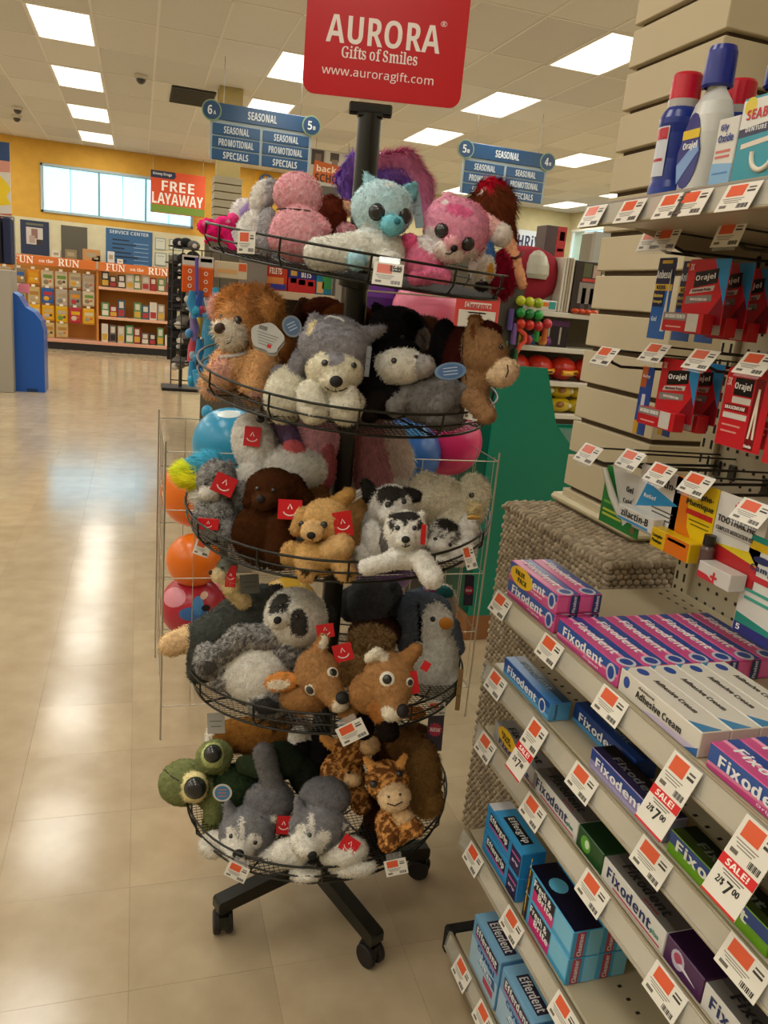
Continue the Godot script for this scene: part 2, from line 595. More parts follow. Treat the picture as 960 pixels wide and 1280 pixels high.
func rack() -> void:
	var blk := hx("100e0b")
	var t := thing("display_rack", "black five-tier wire basket rack on casters filled with plush toys", "rack", POLE)
	var mb := MB.new()
	mb.lathe([[0, 0.1, blk], [0.021, 0.1], [0.023, 0.102], [0.023, 1.785], [0.021, 1.787], [0, 1.787]], blk, 20)
	piece(t, "pole", mb, mat("enamel"))
	mb = MB.new()
	mb.lathe([[0.0, 0.07], [0.05, 0.07], [0.055, 0.08], [0.055, 0.12], [0.04, 0.135], [0.03, 0.15], [0, 0.15]], blk, 20)
	piece(t, "hub", mb, mat("enamel"))
	var ends := [Vector3(0.199, 0, -1.513), Vector3(0.513, 0, -1.356), Vector3(0.715, 0, -1.60), Vector3(0.36, 0, -1.84)]
	for e in ends:
		var p: Vector3 = e - POLE
		var dir := p.normalized()
		var side := Vector3(-dir.z, 0, dir.x)
		mb = MB.new()
		mb.t = Transform3D(Basis(dir, Vector3.UP, side), Vector3.ZERO)
		var L := p.length() + 0.015
		mb.prism(PackedVector2Array([Vector2(0.03, 0.078), Vector2(L, 0.062), Vector2(L + 0.004, 0.068), Vector2(L + 0.004, 0.088), Vector2(L, 0.094), Vector2(0.03, 0.118)]), -0.017, 0.017, blk)
		var leg := piece(t, "leg", mb, mat("enamel"))
		mb = MB.new()
		mb.t = Transform3D(Basis(Vector3.UP, p.x * 9.0 + p.z * 5.0), p)
		mb.lathe([[0.0, 0.05], [0.016, 0.05], [0.016, 0.066], [0, 0.066]], blk, 12)
		mb.prism(PackedVector2Array([Vector2(-0.020, 0.022), Vector2(0.02, 0.02), Vector2(0.03, 0.035), Vector2(0.022, 0.055), Vector2(-0.018, 0.056)]), -0.011, 0.011, blk)
		var ca := piece(leg, "caster", mb, mat("enamel"))
		mb = MB.new()
		mb.t = Transform3D(Basis(Vector3.UP, p.x * 9.0 + p.z * 5.0) * Basis(Vector3.RIGHT, PI / 2), p + Vector3(0, 0.0275, 0))
		for s in [-1.0, 1.0]:
			mb.lathe([[0, -0.008 + s * 0.014], [0.024, -0.008 + s * 0.014], [0.0275, -0.005 + s * 0.014], [0.0275, 0.005 + s * 0.014], [0.024, 0.008 + s * 0.014], [0, 0.008 + s * 0.014]], hx("1d1b19"), 22)
		piece(leg, "wheel", mb, mat("flat"))
	for k in TIERS.size():
		var q = TIERS[k]
		var bx := Vector3(1, q[2], 0).normalized()
		var bz := Vector3(0, q[3], 1)
		var by := bz.cross(bx).normalized()
		bz = bx.cross(by)
		var b := Node3D.new()
		b.name = "basket"
		b.transform = Transform3D(Basis(bx, by, bz), Vector3(0, q[0], 0))
		t.add_child(b, true)
		var R: float = q[1]
		var dn := 0.046
		mb = MB.new()
		mb.tube(ring(R, 0.0), 0.0025, blk, 6, true)
		piece(b, "rim_wire", mb, mat("enamel"))
		mb = MB.new()
		mb.tube(ring(R - 0.002, -dn * 0.5), 0.002, blk, 6, true)
		piece(b, "side_wire", mb, mat("enamel"))
		mb = MB.new()
		mb.tube(ring(R - 0.012, -dn), 0.0026, blk, 6, true)
		for g in [0.33, 0.55, 0.78]:
			mb.tube(ring(R * g, -dn, 36), 0.002, blk, 5, true)
		piece(b, "tray_ring", mb, mat("enamel"))
		for m in 12:
			var an := TAU * (m + 0.35) / 12
			var u := Vector3(cos(an), 0, sin(an))
			mb = MB.new()
			mb.tube([u * (R + 0.001) + Vector3.UP * 0.002, u * (R + 0.001) + Vector3.DOWN * dn * 0.6, u * (R - 0.012) + Vector3.DOWN * dn, u * 0.026 + Vector3.DOWN * dn], 0.0021, blk, 6)
			piece(b, "basket_wire", mb, mat("enamel"))
		mb = MB.new()
		var st := 0.0095
		for i in range(-36, 37):
			var x := i * st
			var h := sqrt(maxf(0, (R - 0.014) ** 2 - x * x))
			if h > 0.01:
				mb.box(Vector3(x, -dn + 0.003, 0), Vector3(0.0011, 0.001, 2 * h), blk)
				mb.box(Vector3(0, -dn + 0.0018, x), Vector3(2 * h, 0.001, 0.0011), blk)
		var net := piece(b, "tray_mesh", mb, mat("enamel"))
		net.set_meta("kind", "stuff")
		mb = MB.new()
		mb.lathe([[0.024, -dn - 0.03], [0.032, -dn - 0.028], [0.032, -dn + 0.012], [0.024, -dn + 0.015]], blk, 18)
		mb.box(Vector3(0.036, -dn - 0.01, 0), Vector3(0.02, 0.012, 0.012), blk, 0.003)
		piece(b, "collar", mb, mat("enamel"))
	# sign holder bracket
	var to := Vector3(-POLE.x, 0, -POLE.z).normalized()
	var sx := Vector3.UP.cross(to)
	var sb := Basis(sx, Vector3.UP, to)
	mb = MB.new()
	mb.t = Transform3D(sb, Vector3(0, 1.79, 0))
	mb.box(Vector3(0, 0.004, 0.014), Vector3(0.082, 0.02, 0.012), blk, 0.003)
	mb.box(Vector3(0, 0.004, 0.0), Vector3(0.082, 0.02, 0.006), blk, 0.002)
	mb.box(Vector3(0, -0.004, 0.005), Vector3(0.05, 0.014, 0.03), blk, 0.003)
	piece(t, "sign_clamp", mb, mat("enamel"))
	# header sign
	var o := POLE + Vector3(0, 1.8, 0) + to * 0.007
	var c := func(px: float, py: float) -> Vector2:
		var d := on_plane(px, py, o, to) - o
		return Vector2(d.dot(sx), d.dot(Vector3.UP))
	var lo: Vector2 = c.call(377, 124)
	var hi: Vector2 = c.call(575, 128)
	var x0 := lo.x
	var x1 := hi.x
	var y0 := (lo.y + hi.y) * 0.5
	var y1 := y0 + 0.33
	var pg := PackedVector2Array()
	var rr := 0.022
	for cn in [[x1 - rr, y0 + rr, -90], [x1 - rr, y1 - rr, 0], [x0 + rr, y1 - rr, 90], [x0 + rr, y0 + rr, 180]]:
		for m in 7:
			var an := deg_to_rad(cn[2] + 15.0 * m)
			pg.append(Vector2(cn[0] + cos(an) * rr, cn[1] + sin(an) * rr))
	mb = MB.new()
	mb.prism(pg, -0.0015, 0.0015, hx("cf2027"))
	var sg := thing("header_sign", "red card sign with white lettering clamped on top of the plush rack", "sign", o, sb)
	piece(sg, "card", mb, mat("gloss"))
	var mid := (x0 + x1) * 0.5
	var line := func(s: String, pa: Vector2, pb: Vector2, h: float, face: String, bold: bool) -> void:
		var a: Vector2 = c.call(pa.x, pa.y)
		var b: Vector2 = c.call(pb.x, pb.y)
		letters(sg, s, b.x - a.x, h, Vector3((a.x + b.x) * 0.5, (a.y + b.y) * 0.5, 0.0016), Basis.IDENTITY, hx("fff6f0"), face, bold)
	line.call("AURORA", Vector2(408, 39), Vector2(551, 46), 0.046, "Droid Sans", true)
	line.call("®", Vector2(551, 30), Vector2(559, 31), 0.009, "Droid Sans", false)
	line.call("Gifts of Smiles", Vector2(427, 67), Vector2(522, 72), 0.021, "Droid Serif", true)
	line.call("www.auroragift.com", Vector2(402, 92), Vector2(542, 99), 0.02, "Droid Sans", false)
	mb = MB.new()
	var arc := []
	for m in 15:
		var an := PI * (1.15 + 0.7 * m / 14.0)
		arc.append(Vector3(mid + cos(an) * 0.06, y0 + 0.262 + sin(an) * 0.06, 0.0018))
	mb.tube(arc, 0.005, hx("fff6f0"), 6)
	mb.tube([Vector3(mid - 0.03, y0 + 0.235, 0.0018), Vector3(mid, y0 + 0.285, 0.0018), Vector3(mid + 0.03, y0 + 0.235, 0.0018)], 0.005, hx("fff6f0"), 6)
	mb.t = Transform3D.IDENTITY
	piece(sg, "emblem", mb, mat("gloss"))

# ---------------------------------------------------------------- plush toys
# prims, all in photo pixels around a depth d (metres along the lens axis):
#  ["e", colour, x, y, z, rx, ry, rz, turn]  ellipsoid   ["c", colour, x1, y1, z1, r1, x2, y2, z2, r2]  tapered capsule
func q_make(sp: Dictionary) -> void:
	var d0: float = sp.d
	var k := d0 / FOCAL
	var o := at_d(sp.x, sp.y, d0)
	sp.o = o
	sp.k = k
	var pr := []
	for p in sp.prims:
		var col: Color = dye(p[1])
		if p[0] == "e":
			var c := at_d(p[2], p[3], d0 - p[4] * k) - o
			var tn := deg_to_rad(p[8] if p.size() > 8 else 0.0)
			var ax := cr * cos(tn) + cu * sin(tn)
			var ay := cu * cos(tn) - cr * sin(tn)
			pr.append([0, col, c, Basis(ax, ay, -cw).inverse(), Vector3(p[5], p[6], p[7]) * k, maxf(p[5], maxf(p[6], p[7])) * k, p[9] if p.size() > 9 else ""])
		else:
			var a := at_d(p[2], p[3], d0 - p[4] * k) - o
			var b := at_d(p[6], p[7], d0 - p[8] * k) - o
			pr.append([1, col, a, b, p[5] * k, p[9] * k, p[10] if p.size() > 10 else ""])
	sp.pr = pr

# cloth colour of a toy, brightened evenly to offset shading within the fur
func dye(h: String) -> Color:
	var c := hx(h).srgb_to_linear()
	var g := minf(1.8, 0.88 / maxf(c.r, maxf(c.g, c.b)))
	return Color(c.r * g, c.g * g, c.b * g)

# slide a toy back along its lens ray until it sits inside its basket's rim
func settle(sp: Dictionary) -> void:
	if not sp.has("tier"):
		return
	var q = TIERS[sp.tier]
	for step in 24:
		var bad := false
		var cnt := 0
		for p in sp.pr:
			cnt += 1
			if cnt > sp.get("check", 99):
				break
			for e in (1 if p[0] == 0 else 2):
				var w: Vector3 = sp.o + p[2 + e] - POLE
				var r: float = (p[4].x + p[4].z) * 0.5 if p[0] == 0 else p[4 + e]
				var ry: float = p[4].y if p[0] == 0 else r
				var rim: float = q[0] + q[2] * w.x + q[3] * w.z
				if w.y - ry < rim + 0.005 and Vector2(w.x, w.z).length() + r * 0.93 > q[1] - 0.004 and w.z > 0.0:
					bad = true
		if not bad:
			return
		sp.d += 0.008
		q_make(sp)

func prim_d(p: Array, w: Vector3) -> float:
	if p[0] == 0:
		var q: Vector3 = p[3] * (w - p[2])
		var r: Vector3 = p[4]
		var a := (q / r).length()
		var b := (q / (r * r)).length()
		return a * (a - 1.0) / maxf(b, 1e-6)
	var ba: Vector3 = p[3] - p[2]
	var pa: Vector3 = w - p[2]
	var h := clampf(pa.dot(ba) / ba.length_squared(), 0.0, 1.0)
	return (pa - ba * h).length() - lerpf(p[4], p[5], h)

func field_at(sp: Dictionary, w: Vector3) -> float:
	var f := 1e3
	var kk: float = sp.get("blend", 4.0) * sp.k
	for p in sp.pr:
		var d: float = prim_d(p, w)
		var h := maxf(kk - absf(f - d), 0.0) / kk
		f = minf(f, d) - h * h * kk * 0.25
	return f

# first hit of the lens ray through a pixel on the toy: [point, normal] in toy space
func hit(sp: Dictionary, px: float, py: float) -> Array:
	var r := ray(px, py)
	var s: float = sp.d - 0.25
	var rl := r.length()
	for i in 90:
		var w: Vector3 = EYE + r * s - sp.o
		var f := field_at(sp, w)
		if f < 0.0006:
			var e := 0.003
			var g := Vector3(field_at(sp, w + Vector3(e, 0, 0)) - f, field_at(sp, w + Vector3(0, e, 0)) - f, field_at(sp, w + Vector3(0, 0, e)) - f)
			return [w, g.normalized()]
		s += minf(f, 0.02) * 0.8 / rl
		if s > sp.d + 0.25:
			break
	return [at_d(px, py, sp.d) - sp.o, -cw]

func build_skin(sp: Dictionary) -> void:
	var k: float = sp.k
	var cell: float = sp.get("cell", 2.7) * k
	var kk: float = sp.get("blend", 4.0) * k
	var lo := Vector3(9, 9, 9)
	var hi := -lo
	for p in sp.pr:
		var pad: Vector3 = Vector3.ONE * (p[5] if p[0] == 0 else maxf(p[4], p[5]))
		lo = lo.min(p[2] - pad)
		hi = hi.max(p[2] + pad)
		if p[0] == 1:
			lo = lo.min(p[3] - pad)
			hi = hi.max(p[3] + pad)
	lo -= Vector3.ONE * cell * 2.5
	hi += Vector3.ONE * cell * 2.5
	var nx := int((hi.x - lo.x) / cell) + 2
	var ny := int((hi.y - lo.y) / cell) + 2
	var nz := int((hi.z - lo.z) / cell) + 2
	var f := PackedFloat32Array()
	f.resize(nx * ny * nz)
	f.fill(1e3)
	var bd := f.duplicate()
	var id := PackedInt32Array()
	id.resize(nx * ny * nz)
	var pi := -1
	for p in sp.pr:
		pi += 1
		var a: Vector3 = p[2]
		var b: Vector3 = p[2]
		var rad: float = p[5] if p[0] == 0 else maxf(p[4], p[5])
		if p[0] == 1:
			a = a.min(p[3])
			b = b.max(p[3])
		var ex := Vector3.ONE * rad
		if p[0] == 0:
			# tight box of a turned ellipsoid
			var ib: Basis = (p[3] as Basis).inverse()
			var r: Vector3 = p[4]
			for ax in 3:
				ex[ax] = sqrt((ib.x[ax] * r.x) ** 2 + (ib.y[ax] * r.y) ** 2 + (ib.z[ax] * r.z) ** 2)
		ex += Vector3.ONE * (cell * 2.0 + kk * 0.5)
		a = (a - ex - lo) / cell
		b = (b + ex - lo) / cell
		var ax0 := maxi(0, int(a.x))
		var ay0 := maxi(0, int(a.y))
		var az0 := maxi(0, int(a.z))
		var bx := mini(nx - 1, int(b.x) + 1)
		var by := mini(ny - 1, int(b.y) + 1)
		var bz := mini(nz - 1, int(b.z) + 1)
		var isell: bool = p[0] == 0
		var bs: Basis
		var r2: Vector3
		var rr: Vector3
		var ba: Vector3
		var bl := 1.0
		var r0 := 0.0
		var r1 := 0.0
		var o: Vector3 = p[2]
		if isell:
			bs = p[3]
			rr = Vector3.ONE / p[4]
			r2 = rr * rr
		else:
			ba = p[3] - p[2]
			bl = 1.0 / ba.length_squared()
			r0 = p[4]
			r1 = p[5]
		for iz in range(az0, bz + 1):
			for iy in range(ay0, by + 1):
				var row := (iz * ny + iy) * nx
				var w := lo + Vector3(ax0, iy, iz) * cell - o
				for ixx in range(ax0, bx + 1):
					var d: float
					if isell:
						var q := bs * w
						var u := (q * rr).length()
						d = u * (u - 1.0) / maxf((q * r2).length(), 1e-6)
					else:
						var h := clampf(w.dot(ba) * bl, 0.0, 1.0)
						d = (w - ba * h).length() - r0 - (r1 - r0) * h
					var at := row + ixx
					if d < bd[at]:
						bd[at] = d
						id[at] = pi
					var g := f[at]
					var m := kk - absf(g - d)
					if m > 0.0:
						f[at] = minf(g, d) - m * m / kk * 0.25
					elif d < g:
						f[at] = d
					w.x += cell
	# surface nets
	var fibre_noise: FastNoiseLite = sp.noise
	var vi := PackedInt32Array()
	vi.resize(nx * ny * nz)
	vi.fill(-1)
	var v := PackedVector3Array()
	var n := PackedVector3Array()
	var cid := PackedInt32Array()
	var sy := nx
	var sz := nx * ny
	var lim := cell * 2.2
	var offs := [0, 1, sy, sy + 1, sz, sz + 1, sz + sy, sz + sy + 1]
	var edges := [[0, 1], [2, 3], [4, 5], [6, 7], [0, 2], [1, 3], [4, 6], [5, 7], [0, 4], [1, 5], [2, 6], [3, 7]]
	var crn := [Vector3(0, 0, 0), Vector3(1, 0, 0), Vector3(0, 1, 0), Vector3(1, 1, 0), Vector3(0, 0, 1), Vector3(1, 0, 1), Vector3(0, 1, 1), Vector3(1, 1, 1)]
	for iz in nz - 1:
		for iy in ny - 1:
			var row := (iz * ny + iy) * nx
			for ixx in nx - 1:
				var at := row + ixx
				if absf(f[at]) > lim:
					continue
				var g0 := f[at]
				var g1 := f[at + 1]
				var g2 := f[at + sy]
				var g3 := f[at + sy + 1]
				var g4 := f[at + sz]
				var g5 := f[at + sz + 1]
				var g6 := f[at + sz + sy]
				var g7 := f[at + sz + sy + 1]
				var m := int(g0 < 0) + int(g1 < 0) + int(g2 < 0) + int(g3 < 0) + int(g4 < 0) + int(g5 < 0) + int(g6 < 0) + int(g7 < 0)
				if m == 0 or m == 8:
					continue
				var g := [g0, g1, g2, g3, g4, g5, g6, g7]
				var s := Vector3()
				var cnt := 0
				for e in edges:
					var u: float = g[e[0]]
					var w: float = g[e[1]]
					if (u < 0) != (w < 0):
						s += (crn[e[0]] as Vector3).lerp(crn[e[1]], u / (u - w))
						cnt += 1
				var p: Vector3 = lo + (Vector3(ixx, iy, iz) + s / cnt) * cell
				var nn := Vector3(g1 - g0 + g3 - g2 + g5 - g4 + g7 - g6, g2 - g0 + g3 - g1 + g6 - g4 + g7 - g5, g4 - g0 + g5 - g1 + g6 - g2 + g7 - g3).normalized()
				vi[at] = v.size()
				v.append(p)
				n.append(nn)
				var bi := at
				var bv := 1e9
				for q in 8:
					if bd[at + offs[q]] < bv:
						bv = bd[at + offs[q]]
						bi = at + offs[q]
				cid.append(id[bi])
	# cloth colours: each panel's dye, sewn patches, fabric patterns; fibres of mixed dye are spread by position noise alone
	var cols := PackedColorArray()
	var paints := []
	for p in sp.get("paints", []):
		# [colour, x, y, rx, ry, turn]
		var hh := hit(sp, p[1], p[2])
		var tn := deg_to_rad(p[5] if p.size() > 5 else 0.0)
		var ax := cr * cos(tn) + cu * sin(tn)
		var ay := cu * cos(tn) - cr * sin(tn)
		paints.append([dye(p[0]), hh[0], Basis(ax, ay, -cw).inverse(), Vector3(p[3], p[4], maxf(p[3], p[4]) * 1.2) * k])
	var fluff: float = sp.get("fluff", 1.0)
	var mixed: float = sp.get("mixed", 0.0)
	var second: Color = hx(sp.get("second", "ffffff")).srgb_to_linear()
	for i in v.size():
		var p := v[i]
		var pm: Array = sp.pr[cid[i]]
		var c: Color = pm[1]
		var speck := fibre_noise.get_noise_3dv(p * 900.0)
		var blotch := fibre_noise.get_noise_3dv(p * 240.0 + Vector3(50, 7, 3))
		var pat: String = pm[6]
		if pat == "tabby":
			if fibre_noise.get_noise_3dv(Vector3(p.x * 300, p.y * 620, p.z * 300)) > 0.08:
				c = c.lerp(Color(0.035, 0.033, 0.03), 0.8)
		elif pat == "giraffe":
			var cn: FastNoiseLite = sp.cells
			if cn.get_noise_3dv(p * 1000.0) > -0.84:
				c = Color(0.2, 0.075, 0.025)
		elif pat == "mixed":
			c = c.lerp(Color(0.62, 0.6, 0.57), clampf(0.3 + speck * 0.75 + blotch * 0.4, 0.0, 0.8))
		elif pat == "knit":
			if fibre_noise.get_noise_3dv(p * 700.0) > 0.0:
				c = c.lerp(Color(0.02, 0.03, 0.02), 0.75)
		for q in paints:
			var w: Vector3 = q[2] * (p - q[1]) / q[3]
			if w.length() < 1.0 + speck * 0.12:
				c = q[0]
		if mixed > 0.0:
			c = c.lerp(second, clampf(mixed * (0.35 + speck * 2.4), 0.0, 0.9))
		c = c * (1.0 + speck * 0.3 + blotch * 0.22)
		cols.append(c)
	for i in v.size():
		v[i] += n[i] * (fibre_noise.get_noise_3dv(v[i] * 520.0) * 2.0 * fluff * k)
	# faces
	var ix := PackedInt32Array()
	for iz in range(1, nz - 1):
		for iy in range(1, ny - 1):
			var row := (iz * ny + iy) * nx
			for ixx in range(1, nx - 1):
				var at := row + ixx
				if vi[at] < 0 and absf(f[at]) > lim:
					continue
				var ins := f[at] < 0
				if ins != (f[at + 1] < 0):
					q_face(ix, vi[at], vi[at - sy], vi[at - sy - sz], vi[at - sz], ins)
				if ins != (f[at + sy] < 0):
					q_face(ix, vi[at], vi[at - sz], vi[at - sz - 1], vi[at - 1], ins)
				if ins != (f[at + sz] < 0):
					q_face(ix, vi[at], vi[at - 1], vi[at - 1 - sy], vi[at - sy], ins)
	# pile: short fibres standing on the skin
	var pile: float = sp.get("pile", 5.0) * k
	var rg := RandomNumberGenerator.new()
	rg.seed = sp.seed
	var quads := ix.size() / 6
	var comb := Vector3.ZERO
	if sp.has("comb"):
		comb = cr * sp.comb[0] + cu * sp.comb[1]
	var want: int = int(minf(quads * sp.get("density", 1.0) * 1.6, 22000))
	for s in want:
		var qd := rg.randi() % quads
		var a := ix[qd * 6]
		if sp.pr[cid[a]][6] == "bare":
			continue
		var b := ix[qd * 6 + 1]
		var c := ix[qd * 6 + 2]
		var u := rg.randf()
		var w := rg.randf() * (1.0 - u)
		var p := v[a] * (1.0 - u - w) + v[b] * u + v[c] * w
		var nn := n[a]
		var rnd := Vector3(rg.randf() - 0.5, rg.randf() - 0.5, rg.randf() - 0.5)
		var tg := rnd * 1.6 + Vector3.DOWN * 0.35
		if comb != Vector3.ZERO:
			tg = comb + rnd * 0.5
		tg = (tg - nn * tg.dot(nn)).normalized()
		var dir := (nn * 0.6 + tg).normalized()
		var sd := dir.cross(nn).normalized()
		if sd.length_squared() < 0.5:
			continue
		if sd.cross(dir).dot(nn) > 0.0:
			sd = -sd
		var ln := pile * rg.randf_range(0.5, 1.2)
		var wd := k * rg.randf_range(0.35, 0.7)
		var col := cols[a] * rg.randf_range(0.74, 1.26)
		if mixed > 0.0 and rg.randf() < mixed:
			col = col.lerp(second, 0.6)
		var bi := v.size()
		v.append_array([p - sd * wd - nn * k * 0.4, p + sd * wd - nn * k * 0.4, p + dir * ln])
		n.append_array([nn, nn, nn])
		cols.append_array([col, col, col])
		ix.append_array([bi, bi + 1, bi + 2])
	sp.v = v
	sp.n = n
	sp.c = cols
	sp.ix = ix
	var feats := []
	for p in sp.get("feats", []):
		feats.append([p, hit(sp, p[1], p[2])])
	sp.hits = feats

func q_face(ix: PackedInt32Array, a: int, b: int, c: int, d: int, ins: bool) -> void:
	if a < 0 or b < 0 or c < 0 or d < 0:
		return
	if ins:
		ix.append_array([a, c, b, a, d, c])
	else:
		ix.append_array([a, b, c, a, c, d])

func card_frame(nn: Vector3, turn: float, lean := 0.5) -> Basis:
	var z := (-cw * (1.0 - lean) + nn * lean).normalized()
	var x := cu.cross(z).normalized()
	var y := z.cross(x)
	var tn := deg_to_rad(turn)
	return Basis(x * cos(tn) + y * sin(tn), y * cos(tn) - x * sin(tn), z)

func red_tag(parent: Node, at: Vector3, bs: Basis, w: float, h: float, flip := false) -> void:
	var t := Node3D.new()
	t.name = "hang_tag"
	t.transform = Transform3D(bs, at)
	parent.add_child(t, true)
	t.set_meta("label", "red paper hang tag with a white smile mark")
	var mb := MB.new()
	mb.box(Vector3.ZERO, Vector3(w, h, 0.0012), hx("d01a22"), 0.0004)
	piece(t, "card", mb, mat("gloss"))
	if minf(w, h) < 0.016:
		return
	mb = MB.new()
	var a := []
	var s := minf(w, h)
	for m in 9:
		var an := PI * (1.12 + 0.76 * m / 8.0)
		a.append(Vector3(cos(an) * s * 0.34, -s * 0.02 + sin(an) * s * 0.28, 0.0008))
	mb.tube(a, s * 0.035, hx("ffe9e4"), 5)
	mb.tube([Vector3(-s * 0.11, s * 0.02, 0.0008), Vector3(0, s * 0.27, 0.0008), Vector3(s * 0.11, s * 0.02, 0.0008)], s * 0.035, hx("ffe9e4"), 5)
	piece(t, "smile_mark", mb, mat("gloss"))

func plush_node(sp: Dictionary) -> void:
	var base: Vector3 = sp.o
	var low := 1e9
	for p in sp.v:
		low = minf(low, p.y)
	var root := thing(sp.called, sp.label, sp.get("category", "plush toy"), base + Vector3(0, low, 0), Basis.IDENTITY, sp.get("group", ""))
	var sh := Vector3(0, -low, 0)
	var a := []
	a.resize(Mesh.ARRAY_MAX)
	var vs: PackedVector3Array = sp.v
	for i in vs.size():
		vs[i] += sh
	a[Mesh.ARRAY_VERTEX] = vs
	a[Mesh.ARRAY_NORMAL] = sp.n
	a[Mesh.ARRAY_COLOR] = sp.c
	a[Mesh.ARRAY_INDEX] = sp.ix
	var m := ArrayMesh.new()
	m.add_surface_from_arrays(Mesh.PRIMITIVE_TRIANGLES, a)
	piece(root, "body", m, mat("plush"))
	var k: float = sp.k
	for q in sp.hits:
		var p: Array = q[0]
		var at: Vector3 = q[1][0] + sh
		var nn: Vector3 = q[1][1]
		var tn := deg_to_rad(p[-1] if p[0] in ["nose", "patch"] else 0.0)
		var z := (nn - cw * 0.5).normalized()
		var x := cu.cross(z).normalized()
		var y := z.cross(x)
		var bs := Basis(x * cos(tn) + y * sin(tn), y * cos(tn) - x * sin(tn), z)
		var mb := MB.new()
		match p[0]:
			"eye":   # x, y, r
				mb.ell(Vector3.ZERO, Vector3(p[3], p[3], p[3] * 0.7) * k, hx(p[4] if p.size() > 4 else "0b0806"), 14, 9)
				piece(root, "eye", mb, mat("eye"), at + bs.z * p[3] * 0.25 * k, bs)
			"ring":  # pale felt ring, x, y, r, colour, then pupil r, pupil colour
				mb.ell(Vector3.ZERO, Vector3(p[3], p[3], p[3] * 0.3) * k, hx(p[4]), 18, 8)
				var e := piece(root, "eye", mb, mat("matte"), at, bs)
				mb = MB.new()
				mb.ell(Vector3(0, 0, p[3] * 0.2) * k, Vector3(p[5], p[5], p[5] * 0.5) * k, hx(p[6]), 16, 8)
				piece(e, "pupil", mb, mat("eye"))
			"nose":  # x, y, rx, ry, colour, turn
				mb.ell(Vector3.ZERO, Vector3(p[3], p[4], minf(p[3], p[4]) * 0.75) * k, hx(p[5]), 14, 9)
				piece(root, "nose", mb, mat("flat"), at + bs.z * minf(p[3], p[4]) * 0.4 * k, bs)
			"patch": # soft sewn-on lobe: x, y, rx, ry, colour, turn
				mb.ell(Vector3.ZERO, Vector3(p[3], p[4], minf(p[3], p[4]) * 0.3) * k, hx(p[5]), 16, 8)
				piece(root, "felt_patch", mb, mat("plush"), at, bs)
			"seam":  # embroidered line: list of pixels after the first point
				var pts := []
				for w in range(1, p.size(), 2):
					pts.append(hit(sp, p[w], p[w + 1])[0] + sh - cw * 0.0012)
				mb.tube(pts, 0.9 * k, hx("2a211c"), 5)
				piece(root, "stitched_mouth", mb, mat("flat"))
			"tag":   # x, y, w, h, turn
				red_tag(root, at - cw * 0.006, card_frame(nn, p[5], 0.25), p[3] * k, p[4] * k)
			"band":  # ribbon / loop: colour, thickness, pixel list
				var pts := []
				for w in range(5, p.size(), 2):
					pts.append(hit(sp, p[w], p[w + 1])[0] + sh - cw * 0.002)
				mb.tube(pts, p[4] * k, hx(p[3]), 6)
				piece(root, "ribbon", mb, mat("gloss"))

func sew(jobs: Array) -> void:
	var nz := FastNoiseLite.new()
	nz.seed = 4
	nz.frequency = 0.35
	nz.fractal_octaves = 2
	var cn := FastNoiseLite.new()
	cn.seed = 8
	cn.noise_type = FastNoiseLite.TYPE_CELLULAR
	cn.cellular_return_type = FastNoiseLite.RETURN_DISTANCE2_SUB
	cn.frequency = 0.05
	var i := 0
	for sp in jobs:
		i += 1
		sp.noise = nz
		sp.cells = cn
		sp.seed = 100 + i
		q_make(sp)
		settle(sp)
	var id := WorkerThreadPool.add_group_task(func(j: int) -> void: build_skin(jobs[j]), jobs.size(), 4)
	WorkerThreadPool.wait_for_group_task_completion(id)
	for sp in jobs:
		plush_node(sp)

